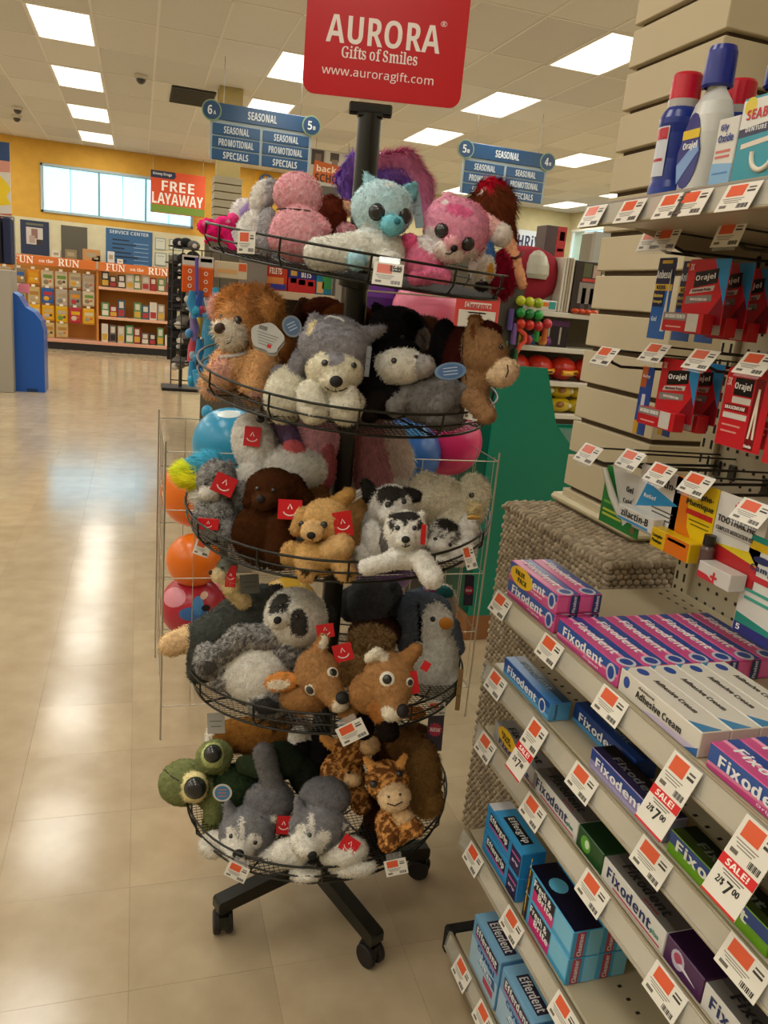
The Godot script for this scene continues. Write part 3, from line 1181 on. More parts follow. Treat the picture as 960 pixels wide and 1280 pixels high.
func toys() -> Array:
	var J := []
	# ---------------- first tier (top)
	J.append({called = "pink_bow_plush", check = 3, label = "hot pink shiny ruffled bow toy at the end of the top basket", category = "plush toy", x = 272, y = 290, tier = 0, d = 1.55, pile = 1.0, density = 0.2, blend = 3.0,
		prims = [["e", "d4226e", 258, 283, 0, 12, 9, 12, 20], ["e", "e0327c", 282, 280, 2, 13, 8, 13, -10], ["e", "c21a5f", 272, 292, 4, 12, 10, 13], ["c", "d6246f", 280, 290, 5, 8, 292, 312, 2, 4], ["c", "c21a5f", 266, 292, 3, 6, 258, 302, 0, 3], ["e", "ef5596", 292, 272, -2, 8, 5, 8, -20]],
		paints = [["f28ab6", 256, 278, 3, 2], ["f6a9c8", 286, 276, 3, 2], ["8f0f45", 273, 284, 4, 6]]})
	J.append({called = "lavender_plush", label = "white plush with a lavender patch, behind the husky on the top basket", x = 303, y = 265, tier = 0, d = 1.68, pile = 5.0,
		prims = [["e", "e6e0e2", 303, 268, 0, 15, 20, 14, -20], ["e", "ded9de", 300, 296, 0, 16, 22, 14]], paints = [["9c86bd", 309, 266, 8, 14, -20]]})
	J.append({called = "grey_husky_plush", label = "grey and white husky seen from behind, next to the pink fuzzy plush", x = 322, y = 275, tier = 0, d = 1.52, pile = 5.0, mixed = 0.25, second = "eceae6", density = 1.1,
		prims = [["e", "ddd9d2", 314, 290, 0, 17, 26, 16, -8], ["e", "77757a", 334, 290, 3, 14, 30, 15, -4], ["e", "e6e2da", 326, 246, -2, 12, 22, 12, -20], ["e", "7e7c80", 338, 240, 0, 8, 18, 10, -8], ["c", "e6e2da", 332, 234, 0, 6, 336, 226, 0, 2]]})
	J.append({called = "pink_fuzzy_plush", label = "mottled pink fuzzy animal seen from behind in the top basket", x = 374, y = 268, tier = 0, d = 1.43, pile = 4.0, mixed = 0.4, second = "f3d3d6", density = 1.3, blend = 3.0,
		prims = [["e", "d9939f", 372, 244, 0, 30, 27, 26, -8], ["e", "d8919d", 374, 292, 2, 36, 34, 30], ["e", "d4868f", 399, 282, 10, 17, 11, 12, -40], ["e", "d98c98", 346, 300, 8, 10, 14, 12, 10], ["e", "d4868f", 393, 250, 2, 8, 16, 12, -10]],
		feats = [["seam", 346, 262, 356, 261, 372, 262, 388, 264]]})
	J.append({called = "brown_hair_doll", comb = [0.2, -1.0], label = "doll with glossy dark brown hair behind the pink fuzzy plush", category = "doll", x = 416, y = 270, tier = 0, d = 1.52, pile = 7.0, density = 1.2,
		prims = [["e", "512317", 414, 268, 0, 19, 24, 16, 10], ["e", "d9a98a", 432, 260, -2, 10, 9, 9], ["e", "e3a9b3", 432, 288, 2, 14, 9, 10]], paints = [["b0606a", 428, 288, 3, 3]]})
	J.append({called = "purple_hair_doll", comb = [0.35, -1.0], label = "fairy doll with purple and pink tinsel hair behind the pole", category = "doll", x = 490, y = 235, tier = 0, d = 1.66, pile = 14.0, density = 1.5,
		prims = [["c", "7a5db0", 442, 200, 0, 7, 432, 226, 2, 10], ["c", "6f52a8", 432, 226, 2, 10, 436, 250, 2, 6], ["c", "8a6cc0", 446, 200, 0, 8, 468, 208, 2, 12], ["c", "d98ab4", 480, 206, 4, 13, 508, 206, 6, 15], ["c", "d98ab4", 508, 206, 6, 15, 526, 230, 6, 13], ["c", "cf80ab", 526, 230, 6, 13, 532, 268, 4, 10], ["c", "e3a0c4", 500, 204, 8, 10, 522, 250, 8, 8], ["e", "7455a6", 490, 224, 8, 22, 14, 14], ["e", "d8a58b", 494, 246, 0, 20, 22, 16], ["e", "6a4ba0", 506, 220, 16, 10, 6, 5, -30]]})
	J.append({called = "blue_cat_plush", label = "pale blue cat plush with big black eyes and a white fluffy body", x = 470, y = 285, tier = 0, d = 1.36, pile = 4.0, density = 1.2, blend = 3.0,
		prims = [["e", "a6bec4", 478, 262, 0, 39, 34, 32, -8], ["c", "7fa2aa", 463, 236, 4, 8, 457, 217, 4, 2.5], ["c", "7fa2aa", 470, 232, 2, 8, 457, 218, 4, 2.5], ["c", "5f8a92", 508, 238, 4, 7, 520, 230, 4, 3], ["c", "5f8a92", 514, 246, 2, 7, 520, 232, 4, 2.5], ["e", "6fb0be", 490, 281, 30, 14, 12, 12, -5], ["e", "ecebe2", 470, 312, -4, 40, 26, 28, -6], ["c", "e9e7dc", 400, 318, 6, 20, 452, 312, 4, 22], ["e", "8fb2bd", 446, 326, 22, 12, 12, 12], ["e", "e8e6dc", 484, 328, 14, 22, 14, 16]],
		paints = [["e7ecea", 489, 231, 8, 4], ["dfe6e4", 458, 286, 10, 8], ["a8c6cc", 486, 246, 12, 8]],
		feats = [["ring", 471, 265, 10.3, "16262c", 8.8, "07090a"], ["ring", 506, 270, 9.5, "16262c", 8, "07090a"], ["nose", 496, 277, 4.5, 4, "2f7f92", 0]]})
	J.append({called = "pink_fox_plush", label = "pink fox plush with big dark eyes leaning over the top basket", x = 560, y = 300, tier = 0, d = 1.36, pile = 4.0, density = 1.2, blend = 3.0,
		prims = [["e", "d68fa8", 570, 286, 0, 42, 37, 32, -28], ["c", "e2a3b4", 549, 262, 6, 11, 560, 243, 4, 4], ["c", "e2a3b4", 562, 262, 2, 10, 566, 246, 4, 4], ["c", "d67f9f", 592, 264, 2, 10, 606, 276, 2, 6], ["e", "e8a6b4", 566, 304, 30, 11, 9, 11, -15], ["e", "f0e2dc", 560, 315, 18, 20, 12, 16, -20], ["e", "cc6f8e", 530, 326, -2, 26, 30, 24, 12], ["e", "b94a70", 512, 305, 6, 14, 12, 14], ["c", "d06f92", 540, 342, 14, 10, 556, 346, 14, 9], ["e", "cf6c8f", 520, 348, 14, 11, 8, 10]],
		paints = [["e9e0de", 536, 300, 14, 18, 20], ["eadfdc", 590, 322, 16, 10, -20], ["f3e6e4", 556, 252, 4, 6, -20], ["c85f88", 574, 262, 16, 8, -15]],
		feats = [["ring", 552, 288, 9, "2a1712", 7.6, "090504"], ["ring", 585, 305, 8.6, "2a1712", 7.2, "090504"], ["nose", 567.5, 310, 4.6, 4.2, "120a08", 0], ["seam", 566, 315, 562, 318, 557, 317]]})
	J.append({called = "white_paw_plush", label = "pink and white plush with a ball-shaped paw beside the pink fox", x = 612, y = 300, tier = 0, d = 1.46, pile = 4.0, density = 1.2,
		prims = [["c", "dfb0aa", 600, 276, 0, 12, 616, 286, 4, 12], ["e", "ebe1d6", 627, 294, 6, 13, 14, 13], ["e", "e2c23c", 592, 261, 2, 9, 6, 7, 10], ["e", "3b5f8f", 608, 312, 0, 9, 16, 10, 25], ["e", "dcd6cc", 603, 336, -2, 16, 20, 16], ["e", "201c1c", 602, 358, 4, 9, 6, 8], ["e", "d8a04a", 612, 338, 8, 4, 10, 6]]})
	J.append({called = "auburn_hair_doll", comb = [0.25, -1.0], check = 3, label = "doll with a big auburn bun, red flower and bare arm beside the pink fox", category = "doll", x = 622, y = 285, tier = 0, d = 1.55, pile = 14.0, density = 0.9, blend = 2.0,
		prims = [["e", "5c2f1d", 614, 264, 0, 30, 37, 26, -18], ["c", "54291a", 632, 280, 0, 12, 640, 300, 0, 7], ["e", "8f1424", 604, 232, 14, 7, 6, 7], ["e", "9c1729", 615, 228, 14, 8, 7, 7], ["e", "8a1222", 626, 232, 12, 7, 6, 7], ["e", "a51d2f", 614, 236, 18, 7, 5, 6], ["c", "b98463", 634, 296, 2, 8, 644, 326, 6, 7, "bare"], ["c", "b98463", 644, 326, 6, 7, 653, 356, 8, 6, "bare"], ["e", "741527", 630, 340, -2, 18, 30, 16, -8]],
		paints = [["f0e2d8", 604, 238, 4, 2.5]], feats = [["band", 646, 320, "571019", 1.6, 638, 322, 644, 323, 650, 320, 654, 316]]})
	# ---------------- second tier
	J.append({called = "lion_plush", label = "tan lion cub plush with orange mane and white muzzle in the second basket", x = 308, y = 430, tier = 1, d = 1.47, pile = 9.0, density = 1.6, blend = 4.0, fluff = 1.6,
		prims = [["e", "875c36", 316, 402, -4, 40, 42, 34, 12], ["e", "9c6838", 294, 376, 8, 24, 16, 20, 30], ["e", "926238", 326, 376, 4, 20, 16, 18, -20], ["e", "b08050", 298, 402, 16, 25, 26, 22, 10], ["e", "d29c8c", 270, 384, 4, 7, 16, 8, -8], ["e", "a87846", 333, 388, 18, 15, 18, 9, -10], ["e", "d9cdbb", 290, 419, 30, 18, 19, 17, 20], ["e", "d4c7b2", 276, 413, 36, 9, 9, 10, 20], ["e", "b88f63", 304, 462, 0, 40, 30, 30, -8], ["c", "c39a70", 290, 455, 16, 18, 268, 480, 22, 17], ["c", "bb9164", 326, 455, 16, 20, 320, 486, 24, 18], ["e", "8a5a30", 346, 434, -16, 22, 24, 22], ["c", "8a5527", 322, 430, 14, 12, 334, 440, 10, 10], ["c", "a06d3c", 288, 372, 16, 9, 276, 382, 22, 5], ["c", "b0703a", 306, 368, 14, 9, 300, 384, 26, 5], ["c", "946439", 318, 364, 8, 9, 330, 362, 8, 5], ["c", "a06e40", 306, 380, 24, 8, 314, 398, 28, 5], ["c", "8e6238", 346, 396, 6, 10, 356, 408, 4, 6], ["c", "94663b", 318, 404, 22, 9, 320, 428, 24, 6], ["c", "a0703c", 340, 374, 4, 8, 350, 378, 4, 5]],
		paints = [["cda092", 266, 488, 9, 7], ["cfa596", 322, 496, 10, 8], ["cc9b88", 276, 458, 12, 16]],
		feats = [["nose", 275, 411, 7, 6.5, "3a2013", 40], ["eye", 297, 401, 5.5, "160b06"], ["eye", 277, 396, 3, "160b06"], ["seam", 284, 430, 288, 428, 290, 422], ["band", 292, 444, "c9ccd0", 2.6, 276, 447, 286, 446, 298, 444, 308, 441]]})
	J.append({called = "large_husky_plush", label = "large grey and cream husky lying with chin up in the second basket", x = 412, y = 460, tier = 1, d = 1.36, pile = 5.0, density = 1.6, blend = 4.0,
		prims = [["e", "77757a", 418, 434, 0, 45, 38, 36, -6], ["c", "77757a", 392, 420, 6, 13, 393, 398, 8, 7], ["c", "6f6d72", 452, 420, 2, 11, 478, 411, 2, 5], ["e", "e0d8c0", 418, 464, 14, 35, 24, 28, -4], ["e", "e4dcc6", 418, 476, 32, 17, 14, 15], ["e", "e2dcc8", 357, 494, -8, 26, 36, 26, -12], ["e", "716f74", 374, 456, -6, 12, 26, 18, -20], ["e", "e3ddca", 414, 502, -2, 42, 22, 28, -4], ["c", "e6e0ce", 388, 492, 18, 17, 392, 512, 26, 18], ["c", "e6e0ce", 430, 496, 18, 18, 432, 512, 26, 19], ["c", "6d6b70", 352, 470, -14, 14, 340, 500, -16, 10]],
		paints = [["7a787c", 418, 446, 13, 13, 0], ["e2dac2", 398, 452, 14, 13, 20], ["e2dac2", 442, 456, 13, 12, -10], ["77757a", 420, 444, 7, 14], ["d9c9a2", 390, 408, 4.5, 12, -18]],
		feats = [["eye", 406, 454, 4.2], ["eye", 442, 457, 3.8], ["nose", 420, 477, 8, 7, "120f10", 0], ["seam", 420, 484, 419, 490, 410, 487, 406, 483], ["seam", 419, 490, 428, 488, 434, 485], ["band", 415, 399, "e8e8e4", 1.6, 406, 399, 412, 396, 424, 398, 430, 402]]})
	J.append({called = "brown_dog_plush", label = "dark brown plush behind the large husky's head", x = 430, y = 400, tier = 1, d = 1.66, pile = 3.5,
		prims = [["e", "47260f", 436, 402, 0, 36, 22, 28], ["e", "3b1c10", 404, 388, -8, 26, 16, 20], ["e", "43240f", 428, 436, -4, 36, 34, 28], ["c", "2b1a12", 380, 380, -6, 8, 372, 400, -6, 10]]})
	J.append({called = "black_dog_plush", label = "black dog plush with a grey muzzle behind the badger", x = 500, y = 420, tier = 1, d = 1.60, pile = 3.0,
		prims = [["e", "1b191b", 498, 412, 0, 38, 28, 30, -10], ["e", "57504d", 528, 424, 12, 10, 14, 14], ["c", "151316", 482, 398, 4, 10, 470, 384, 0, 6], ["e", "19171a", 490, 456, -8, 34, 36, 26], ["e", "0e0c0e", 512, 404, 20, 15, 13, 10, -20]], feats = [["eye", 503, 421, 2.5], ["seam", 526, 418, 530, 424, 532, 428]]})
	J.append({called = "brown_mane_plush", label = "dark brown curly-headed plush between the black dog and the pony", x = 540, y = 420, tier = 1, d = 1.72, pile = 7.0,
		prims = [["e", "3a2517", 534, 412, 0, 18, 16, 16], ["e", "2f1e14", 540, 446, -2, 22, 34, 20]]})
	J.append({called = "badger_plush", label = "black and white badger plush with a grey snout in the second basket", x = 490, y = 470, tier = 1, d = 1.45, pile = 4.0, density = 1.4,
		prims = [["e", "dcd8cc", 500, 458, 6, 33, 23, 26, -4], ["e", "8d8a87", 528, 458, 14, 16, 14, 17, 0], ["e", "121012", 462, 480, -6, 26, 44, 26, 6], ["e", "0f0d0f", 492, 438, -2, 34, 14, 24, -4], ["e", "141214", 486, 500, -10, 34, 24, 24], ["c", "1a1512", 470, 500, 6, 14, 462, 516, 14, 12]],
		feats = [["eye", 492.5, 451, 3.6], ["eye", 520, 446, 2.5]]})
	J.append({called = "grey_seal_plush", label = "plain grey plush lying face down at the front of the second basket", x = 540, y = 500, tier = 1, d = 1.37, pile = 4.0, density = 1.5, blend = 3.0, fluff = 1.5,
		prims = [["e", "63605f", 540, 498, 0, 42, 31, 30, 8], ["c", "6b6866", 508, 492, 10, 13, 494, 508, 18, 13], ["e", "6a6765", 552, 504, 22, 17, 14, 12, 20], ["c", "65625f", 566, 494, 10, 11, 584, 486, 8, 8], ["e", "5c5957", 556, 524, 8, 26, 14, 18, 0]]})
	J.append({called = "pony_plush", check = 6, label = "brown pony plush with a cream muzzle at the edge of the second basket", x = 600, y = 455, tier = 1, d = 1.46, pile = 4.0, density = 1.4, blend = 4.0,
		prims = [["e", "7d5e40", 604, 442, 0, 29, 33, 26, 25], ["e", "c1a98a", 628, 466, 10, 21, 17, 18, 25], ["c", "775a3d", 588, 424, 10, 10, 592, 404, 10, 6], ["e", "6a4326", 594, 400, 4, 9, 7, 7], ["e", "30120f", 612, 412, -4, 16, 10, 14, -20], ["e", "301410", 572, 444, -10, 22, 36, 20, -8], ["e", "141214", 554, 430, -14, 16, 32, 18, -6], ["c", "775a3d", 596, 470, -4, 18, 592, 500, 0, 18], ["c", "86674a", 590, 500, 8, 15, 608, 518, 12, 12]],
		paints = [["5b371e", 592, 414, 4, 11, 0]],
		feats = [["eye", 626, 434, 3.4, "1b0d07"], ["seam", 579, 420, 578, 440, 579, 460, 583, 476], ["seam", 634, 456, 635, 464, 632, 472]]})
	# ---------------- third tier
	J.append({called = "white_unicorn_plush", label = "white unicorn plush with purple and pink mane and red tag in the third basket", x = 345, y = 560, tier = 2, d = 1.62, pile = 4.0, density = 1.4,
		prims = [["e", "dcd9d2", 318, 556, 6, 27, 40, 24, 14], ["c", "d8d5ce", 318, 590, 8, 20, 304, 600, 12, 14], ["e", "d6d3cc", 366, 584, -2, 50, 27, 30, -6], ["c", "5a4862", 350, 520, 2, 12, 366, 556, 6, 12], ["e", "b0585e", 368, 560, 14, 14, 9, 10, -25], ["e", "a87a84", 397, 548, -12, 28, 36, 22], ["e", "8a4a50", 410, 580, -2, 10, 30, 14], ["e", "bdb9b2", 324, 524, 6, 9, 10, 10]],
		feats = [["eye", 325, 524, 5.5, "17131a"], ["tag", 316, 546, 20, 24, -6]]})
	J.append({called = "rainbow_plush", comb = [-1.0, 0.1], check = 0, label = "plush with a yellow, green and blue mane sticking out beside the grey tabby", x = 245, y = 595, tier = 2, d = 1.66, pile = 11.0, density = 2.0, fluff = 2.0,
		prims = [["e", "3f8fa8", 258, 580, 0, 22, 14, 16, 15], ["e", "b6bf2c", 236, 588, 4, 18, 12, 13, 10], ["e", "d8cf2a", 240, 600, 6, 20, 10, 13, -10], ["e", "d9d3c8", 258, 618, -4, 16, 18, 14]]})
	J.append({called = "grey_tabby_plush", label = "grey tabby cat plush with two red tags at the side of the third basket", x = 272, y = 625, tier = 2, d = 1.58, pile = 5.0, density = 1.8, mixed = 0.3, second = "c9c6c2",
		prims = [["e", "6a6866", 271, 601, 4, 24, 25, 22, 0, "tabby"], ["c", "5d5b59", 266, 586, 4, 9, 268, 576, 2, 3], ["c", "5d5b59", 284, 588, 4, 9, 288, 578, 2, 3], ["e", "bdb8b0", 262, 616, 18, 12, 9, 10], ["e", "6a6866", 270, 648, 0, 26, 32, 24, 0, "tabby"], ["e", "61605e", 304, 618, -14, 24, 26, 20, 0, "tabby"], ["e", "6f6d6b", 282, 664, 10, 14, 16, 14, 0, "tabby"]],
		feats = [["eye", 258, 604, 2.8], ["tag", 281, 606, 27, 24, -24], ["tag", 261, 655, 26, 14, -4]]})
	J.append({called = "chocolate_dog_plush", label = "chocolate brown dog plush with long ears in the third basket", x = 338, y = 645, tier = 2, d = 1.52, pile = 3.0, density = 1.2, blend = 4.0,
		prims = [["e", "351e10", 342, 612, 0, 32, 27, 28, -8], ["c", "311b0e", 318, 604, 4, 9, 311, 628, 6, 8], ["e", "3c2415", 330, 626, 20, 15, 13, 14], ["e", "2f1a0d", 330, 668, -4, 40, 40, 30, 6], ["c", "341d0f", 352, 660, 14, 19, 348, 696, 18, 17], ["c", "2d180c", 366, 606, 0, 14, 384, 626, 0, 10]],
		feats = [["nose", 326, 624, 5.5, 5, "0f0906", 0], ["eye", 322, 611, 2.8], ["eye", 342, 613, 2.8]]})
	J.append({called = "tan_kangaroo_plush", label = "tan plush with a pointed ear peeking out behind the chocolate dog", x = 395, y = 610, tier = 2, d = 1.64, pile = 3.5,
		prims = [["e", "66482c", 394, 606, 0, 20, 15, 16, -10], ["c", "4f3722", 388, 600, 2, 6, 381, 581, 2, 2], ["e", "5e4229", 396, 636, -4, 22, 26, 18]], feats = [["eye", 376, 602, 3]]})
	J.append({called = "tan_puppy_plush", label = "tan puppy plush with dark nose and two red tags in the third basket", x = 408, y = 675, tier = 2, d = 1.40, pile = 3.5, density = 1.4, blend = 3.5,
		prims = [["e", "a98858", 408, 650, 0, 30, 27, 26, -6], ["e", "b5966a", 391, 664, 22, 15, 13, 14], ["c", "a07e4e", 378, 642, 2, 9, 370, 662, 4, 8], ["c", "94713f", 420, 630, 0, 10, 436, 618, -2, 9], ["e", "a5834f", 400, 696, -2, 34, 24, 28, 4], ["e", "9b7a4a", 366, 694, -4, 16, 18, 16], ["c", "b09062", 412, 688, 14, 14, 428, 682, 22, 15], ["c", "a98858", 382, 702, 14, 13, 384, 716, 20, 13], ["c", "a98858", 426, 704, 12, 13, 432, 716, 18, 13]],
		paints = [["3a2a18", 382, 716, 5, 4], ["3a2a18", 412, 712, 6, 3], ["3a2a18", 438, 720, 4, 3], ["3a2a18", 396, 722, 4, 3]],
		feats = [["eye", 377, 655, 4.2], ["eye", 405, 656, 4.4], ["nose", 389, 669, 5.5, 4.5, "100b08", 0], ["seam", 390, 674, 396, 678, 404, 675], ["tag", 363, 637, 30, 25, -3], ["tag", 429, 655, 23, 31, 9]]})
	J.append({called = "tan_bear_plush", label = "tan plush body sitting behind the tan puppy, with a small white tag", x = 446, y = 650, tier = 2, d = 1.55, pile = 3.5,
		prims = [["e", "8c6a40", 446, 652, 0, 20, 38, 20], ["e", "93703f", 434, 622, 0, 12, 10, 10]], feats = []})
	J.append({called = "dark_eared_husky_plush", label = "husky pup plush with dark ears behind the white husky pup", x = 485, y = 640, tier = 2, d = 1.50, pile = 4.5, density = 1.6,
		prims = [["e", "c3c0ba", 488, 632, 0, 27, 26, 24, 10], ["c", "23211f", 464, 618, 2, 11, 457, 604, 2, 6], ["c", "23211f", 510, 618, 2, 8, 519, 620, 0, 8], ["e", "d0cdc6", 486, 644, 20, 14, 10, 12], ["e", "bfbcb5", 468, 676, 2, 16, 26, 18], ["e", "8a8884", 478, 660, -14, 26, 30, 18], ["e", "c6c3bc", 452, 694, 6, 12, 12, 12]],
		paints = [["2b2926", 490, 616, 20, 9, 0], ["2b2926", 490, 624, 3, 9], ["34312d", 476, 622, 4, 8, 10], ["34312d", 504, 616, 4, 8, -10]],
		feats = [["eye", 485, 631, 4], ["eye", 504.5, 627, 3.6], ["nose", 494, 646, 4, 3.5, "120f10", 0]]})
	J.append({called = "white_husky_pup_plush", check = 5, label = "white husky pup plush with arms hanging over the third basket's rim", x = 506, y = 680, tier = 2, d = 1.36, pile = 3.5, density = 1.6, blend = 3.0,
		prims = [["e", "d4d1c9", 507, 664, 0, 27, 26, 24], ["c", "d2cfc7", 489, 650, 4, 7, 486, 643, 4, 4], ["c", "d2cfc7", 524, 648, 4, 7, 528, 642, 4, 4], ["e", "dcd9d1", 507, 674, 20, 13, 11, 13], ["e", "d0cdc5", 506, 696, -4, 28, 16, 20], ["c", "d8d5cd", 494, 700, 10, 11, 458, 709, 18, 10], ["c", "d8d5cd", 526, 700, 12, 13, 540, 722, 22, 14], ["e", "c4c1b9", 524, 676, 2, 10, 8, 10], ["e", "4b4845", 485, 676, -8, 10, 20, 14]],
		paints = [["2c2a28", 507, 645, 21, 6, 0], ["2c2a28", 507, 650, 3.5, 8], ["34322f", 490, 656, 4, 8, 20], ["34322f", 525, 656, 4, 8, -20]],
		feats = [["eye", 497, 660, 3.4, "161c22"], ["eye", 518, 660, 3.2, "161c22"], ["nose", 507, 674.5, 5.4, 4.4, "120f10", 0], ["seam", 507, 680, 506, 684, 502, 682], ["seam", 506, 684, 511, 682, 513, 681], ["tag", 529, 668, 6, 25, -4]]})
	J.append({called = "cream_alpaca_plush", label = "cream woolly alpaca plush with an upright head in the third basket", x = 560, y = 620, tier = 2, d = 1.62, pile = 7.0, density = 1.6, fluff = 2.2,
		prims = [["e", "d6cdb6", 545, 626, 0, 38, 28, 28, -6], ["e", "d6cdb6", 530, 602, 4, 16, 10, 14, 10], ["e", "d6cdb6", 556, 606, 4, 14, 9, 14], ["e", "d6cdb6", 592, 618, 4, 19, 25, 18, 8], ["c", "d6cdb6", 572, 632, 2, 18, 590, 640, 2, 16], ["c", "8f877a", 592, 604, 10, 5, 604, 600, 8, 4], ["e", "c5b48c", 592, 634, 16, 9, 9, 9], ["e", "d6cdb6", 566, 652, 10, 24, 18, 20]],
		feats = [["eye", 589.5, 619, 3.4]]})
	J.append({called = "striped_cat_plush", label = "white plush cat with dark striped head in front of the alpaca", x = 560, y = 675, tier = 2, d = 1.48, pile = 4.5, density = 1.6,
		prims = [["e", "a9a6a0", 556, 668, 0, 20, 19, 18, -20, "tabby"], ["e", "cbc8c0", 548, 682, 12, 14, 9, 11, -20], ["e", "c9c6be", 572, 690, -4, 24, 18, 18], ["e", "c6c3bb", 582, 668, -10, 16, 26, 16], ["e", "c2bfb6", 548, 700, 4, 22, 10, 14]],
		paints = [["25231f", 560, 656, 14, 7, -20]], feats = [["eye", 562, 681, 2.6], ["eye", 544, 674, 2.6]]})
	J.append({called = "pink_tail_plush", comb = [0.2, -1.0], label = "unicorn's mauve and white fluffy tail beside the pole in the third basket", x = 476, y = 575, tier = 2, d = 1.72, pile = 9.0, density = 1.8, fluff = 2.0,
		prims = [["c", "9c6a70", 462, 548, 2, 24, 468, 590, 2, 26], ["c", "c9b6b0", 486, 550, -2, 22, 494, 580, -2, 20], ["e", "cfc6bc", 484, 602, -4, 26, 18, 18], ["e", "d6cfc6", 506, 572, -6, 10, 24, 12, 8], ["e", "bfa9a6", 446, 590, -4, 10, 24, 14]]})
	# ---------------- fourth tier
	J.append({called = "grey_wolf_plush", check = 1, label = "dark grey wolf plush with a tan paw stretched outside the fourth basket", x = 280, y = 780, tier = 3, d = 1.70, pile = 5.0, density = 1.5,
		prims = [["c", "3e403c", 258, 796, 0, 24, 324, 756, -8, 26], ["c", "3a3c38", 258, 800, 4, 22, 250, 838, 6, 16], ["c", "c7a981", 236, 798, 4, 16, 214, 806, 10, 14], ["e", "40423e", 306, 770, -8, 40, 30, 30, 25]]})
	J.append({called = "panda_plush", check = 99, label = "large frosted grey and white panda leaning back in the fourth basket", x = 330, y = 815, tier = 3, d = 1.56, pile = 4.5, density = 1.8, blend = 3.0,
		prims = [["e", "d3cfc5", 370, 772, 6, 39, 37, 34, -20], ["e", "d9d5cb", 349, 772, 36, 14, 13, 14], ["e", "2e2d2e", 410, 768, -4, 10, 13, 9], ["e", "2e2d2e", 346, 738, 0, 9, 8, 8], ["e", "d6d2c8", 322, 838, 0, 44, 42, 36, -15], ["c", "454341", 336, 796, 18, 15, 300, 796, 24, 15, "mixed"], ["c", "454341", 300, 796, 24, 15, 280, 814, 26, 14, "mixed"], ["e", "454341", 260, 826, 18, 17, 23, 18, 10, "mixed"], ["c", "454341", 276, 826, 8, 16, 276, 850, 8, 14, "mixed"], ["e", "454341", 358, 812, 10, 20, 14, 18, -35, "mixed"], ["e", "454341", 333, 882, 20, 23, 17, 18, -5, "mixed"], ["c", "454341", 362, 820, 10, 13, 384, 826, 8, 12, "mixed"]],
		paints = [["3a3836", 349, 756, 13, 16, -35], ["343230", 374, 779, 11, 18, 8], ["2c2a29", 333, 884, 16, 10, -5], ["3e3c39", 262, 836, 8, 10], ["4a4845", 282, 816, 8, 5]],
		feats = [["eye", 352, 757, 3], ["eye", 371, 771, 3], ["nose", 347, 775, 5, 4.5, "151212", 30], ["seam", 344, 780, 342, 785]]})
	J.append({called = "small_meerkat_plush", check = 0, label = "small cream and grey animal with a red tag hanging under the third basket", x = 278, y = 718, tier = 3, d = 1.62, pile = 4.0, density = 1.4,
		prims = [["e", "b6a582", 275, 719, 6, 11, 9, 10, -20], ["e", "65665c", 284, 709, 0, 12, 12, 12], ["e", "b9a77c", 288, 730, 0, 11, 12, 12], ["c", "a08c64", 290, 738, -2, 10, 304, 752, -8, 10]],
		feats = [["nose", 264, 716, 3, 3, "15100c", 0], ["eye", 278, 710, 2], ["tag", 289, 720, 13, 27, -4]]})
	J.append({called = "dark_elephant_plush", label = "charcoal grey elephant plush in the shade at the back of the fourth basket", x = 465, y = 755, tier = 3, d = 1.82, pile = 3.0,
		prims = [["e", "3b3c40", 462, 752, 0, 30, 30, 26], ["e", "323337", 436, 756, -2, 12, 22, 10], ["e", "323337", 492, 750, -2, 12, 24, 10], ["e", "33201a", 470, 790, 6, 34, 22, 22]]})
	J.append({called = "shaggy_brown_plush", label = "shaggy brown frosted plush behind the two fawns", x = 458, y = 815, tier = 3, d = 1.62, pile = 9.0, density = 2.0, mixed = 0.35, second = "b89a6c", fluff = 2.5,
		prims = [["e", "5c4228", 464, 802, 0, 28, 19, 22], ["e", "7a5933", 447, 838, 8, 22, 22, 20], ["e", "6b4c2a", 470, 830, 2, 22, 24, 20]]})
	var fawn := "8a6641"
	J.append({called = "fawn_plush", check = 6, label = "orange-brown fawn plush with one ear up, lying across the panda's belly", x = 400, y = 850, tier = 3, d = 1.47, pile = 3.5, density = 1.6, blend = 4.0,
		prims = [["e", fawn, 398, 842, 0, 27, 32, 26, 30], ["c", fawn, 408, 856, 14, 19, 422, 876, 22, 12], ["e", "d0c3ad", 424, 880, 26, 10, 9, 10], ["c", "8d653e", 396, 820, 0, 11, 405, 797, 2, 7], ["e", "a8703a", 352, 852, 6, 22, 12, 7, 8], ["e", "7f5b37", 380, 872, -10, 30, 20, 22], ["c", "7f5b37", 430, 882, 8, 14, 446, 898, 10, 12], ["c", "17120f", 450, 900, 10, 14, 454, 910, 12, 14]],
		paints = [["d5c9b3", 348, 856, 15, 6, 8], ["d8cdb8", 405, 803, 5, 9, -15]],
		feats = [["ring", 388, 862, 8, "e2dccb", 5.5, "140d08"], ["ring", 416, 841, 7.5, "e2dccb", 5, "140d08"], ["nose", 427, 873, 8.5, 8, "141010", 0], ["tag", 407, 788, 22, 17, 8], ["tag", 429, 815, 24, 22, 14]]})
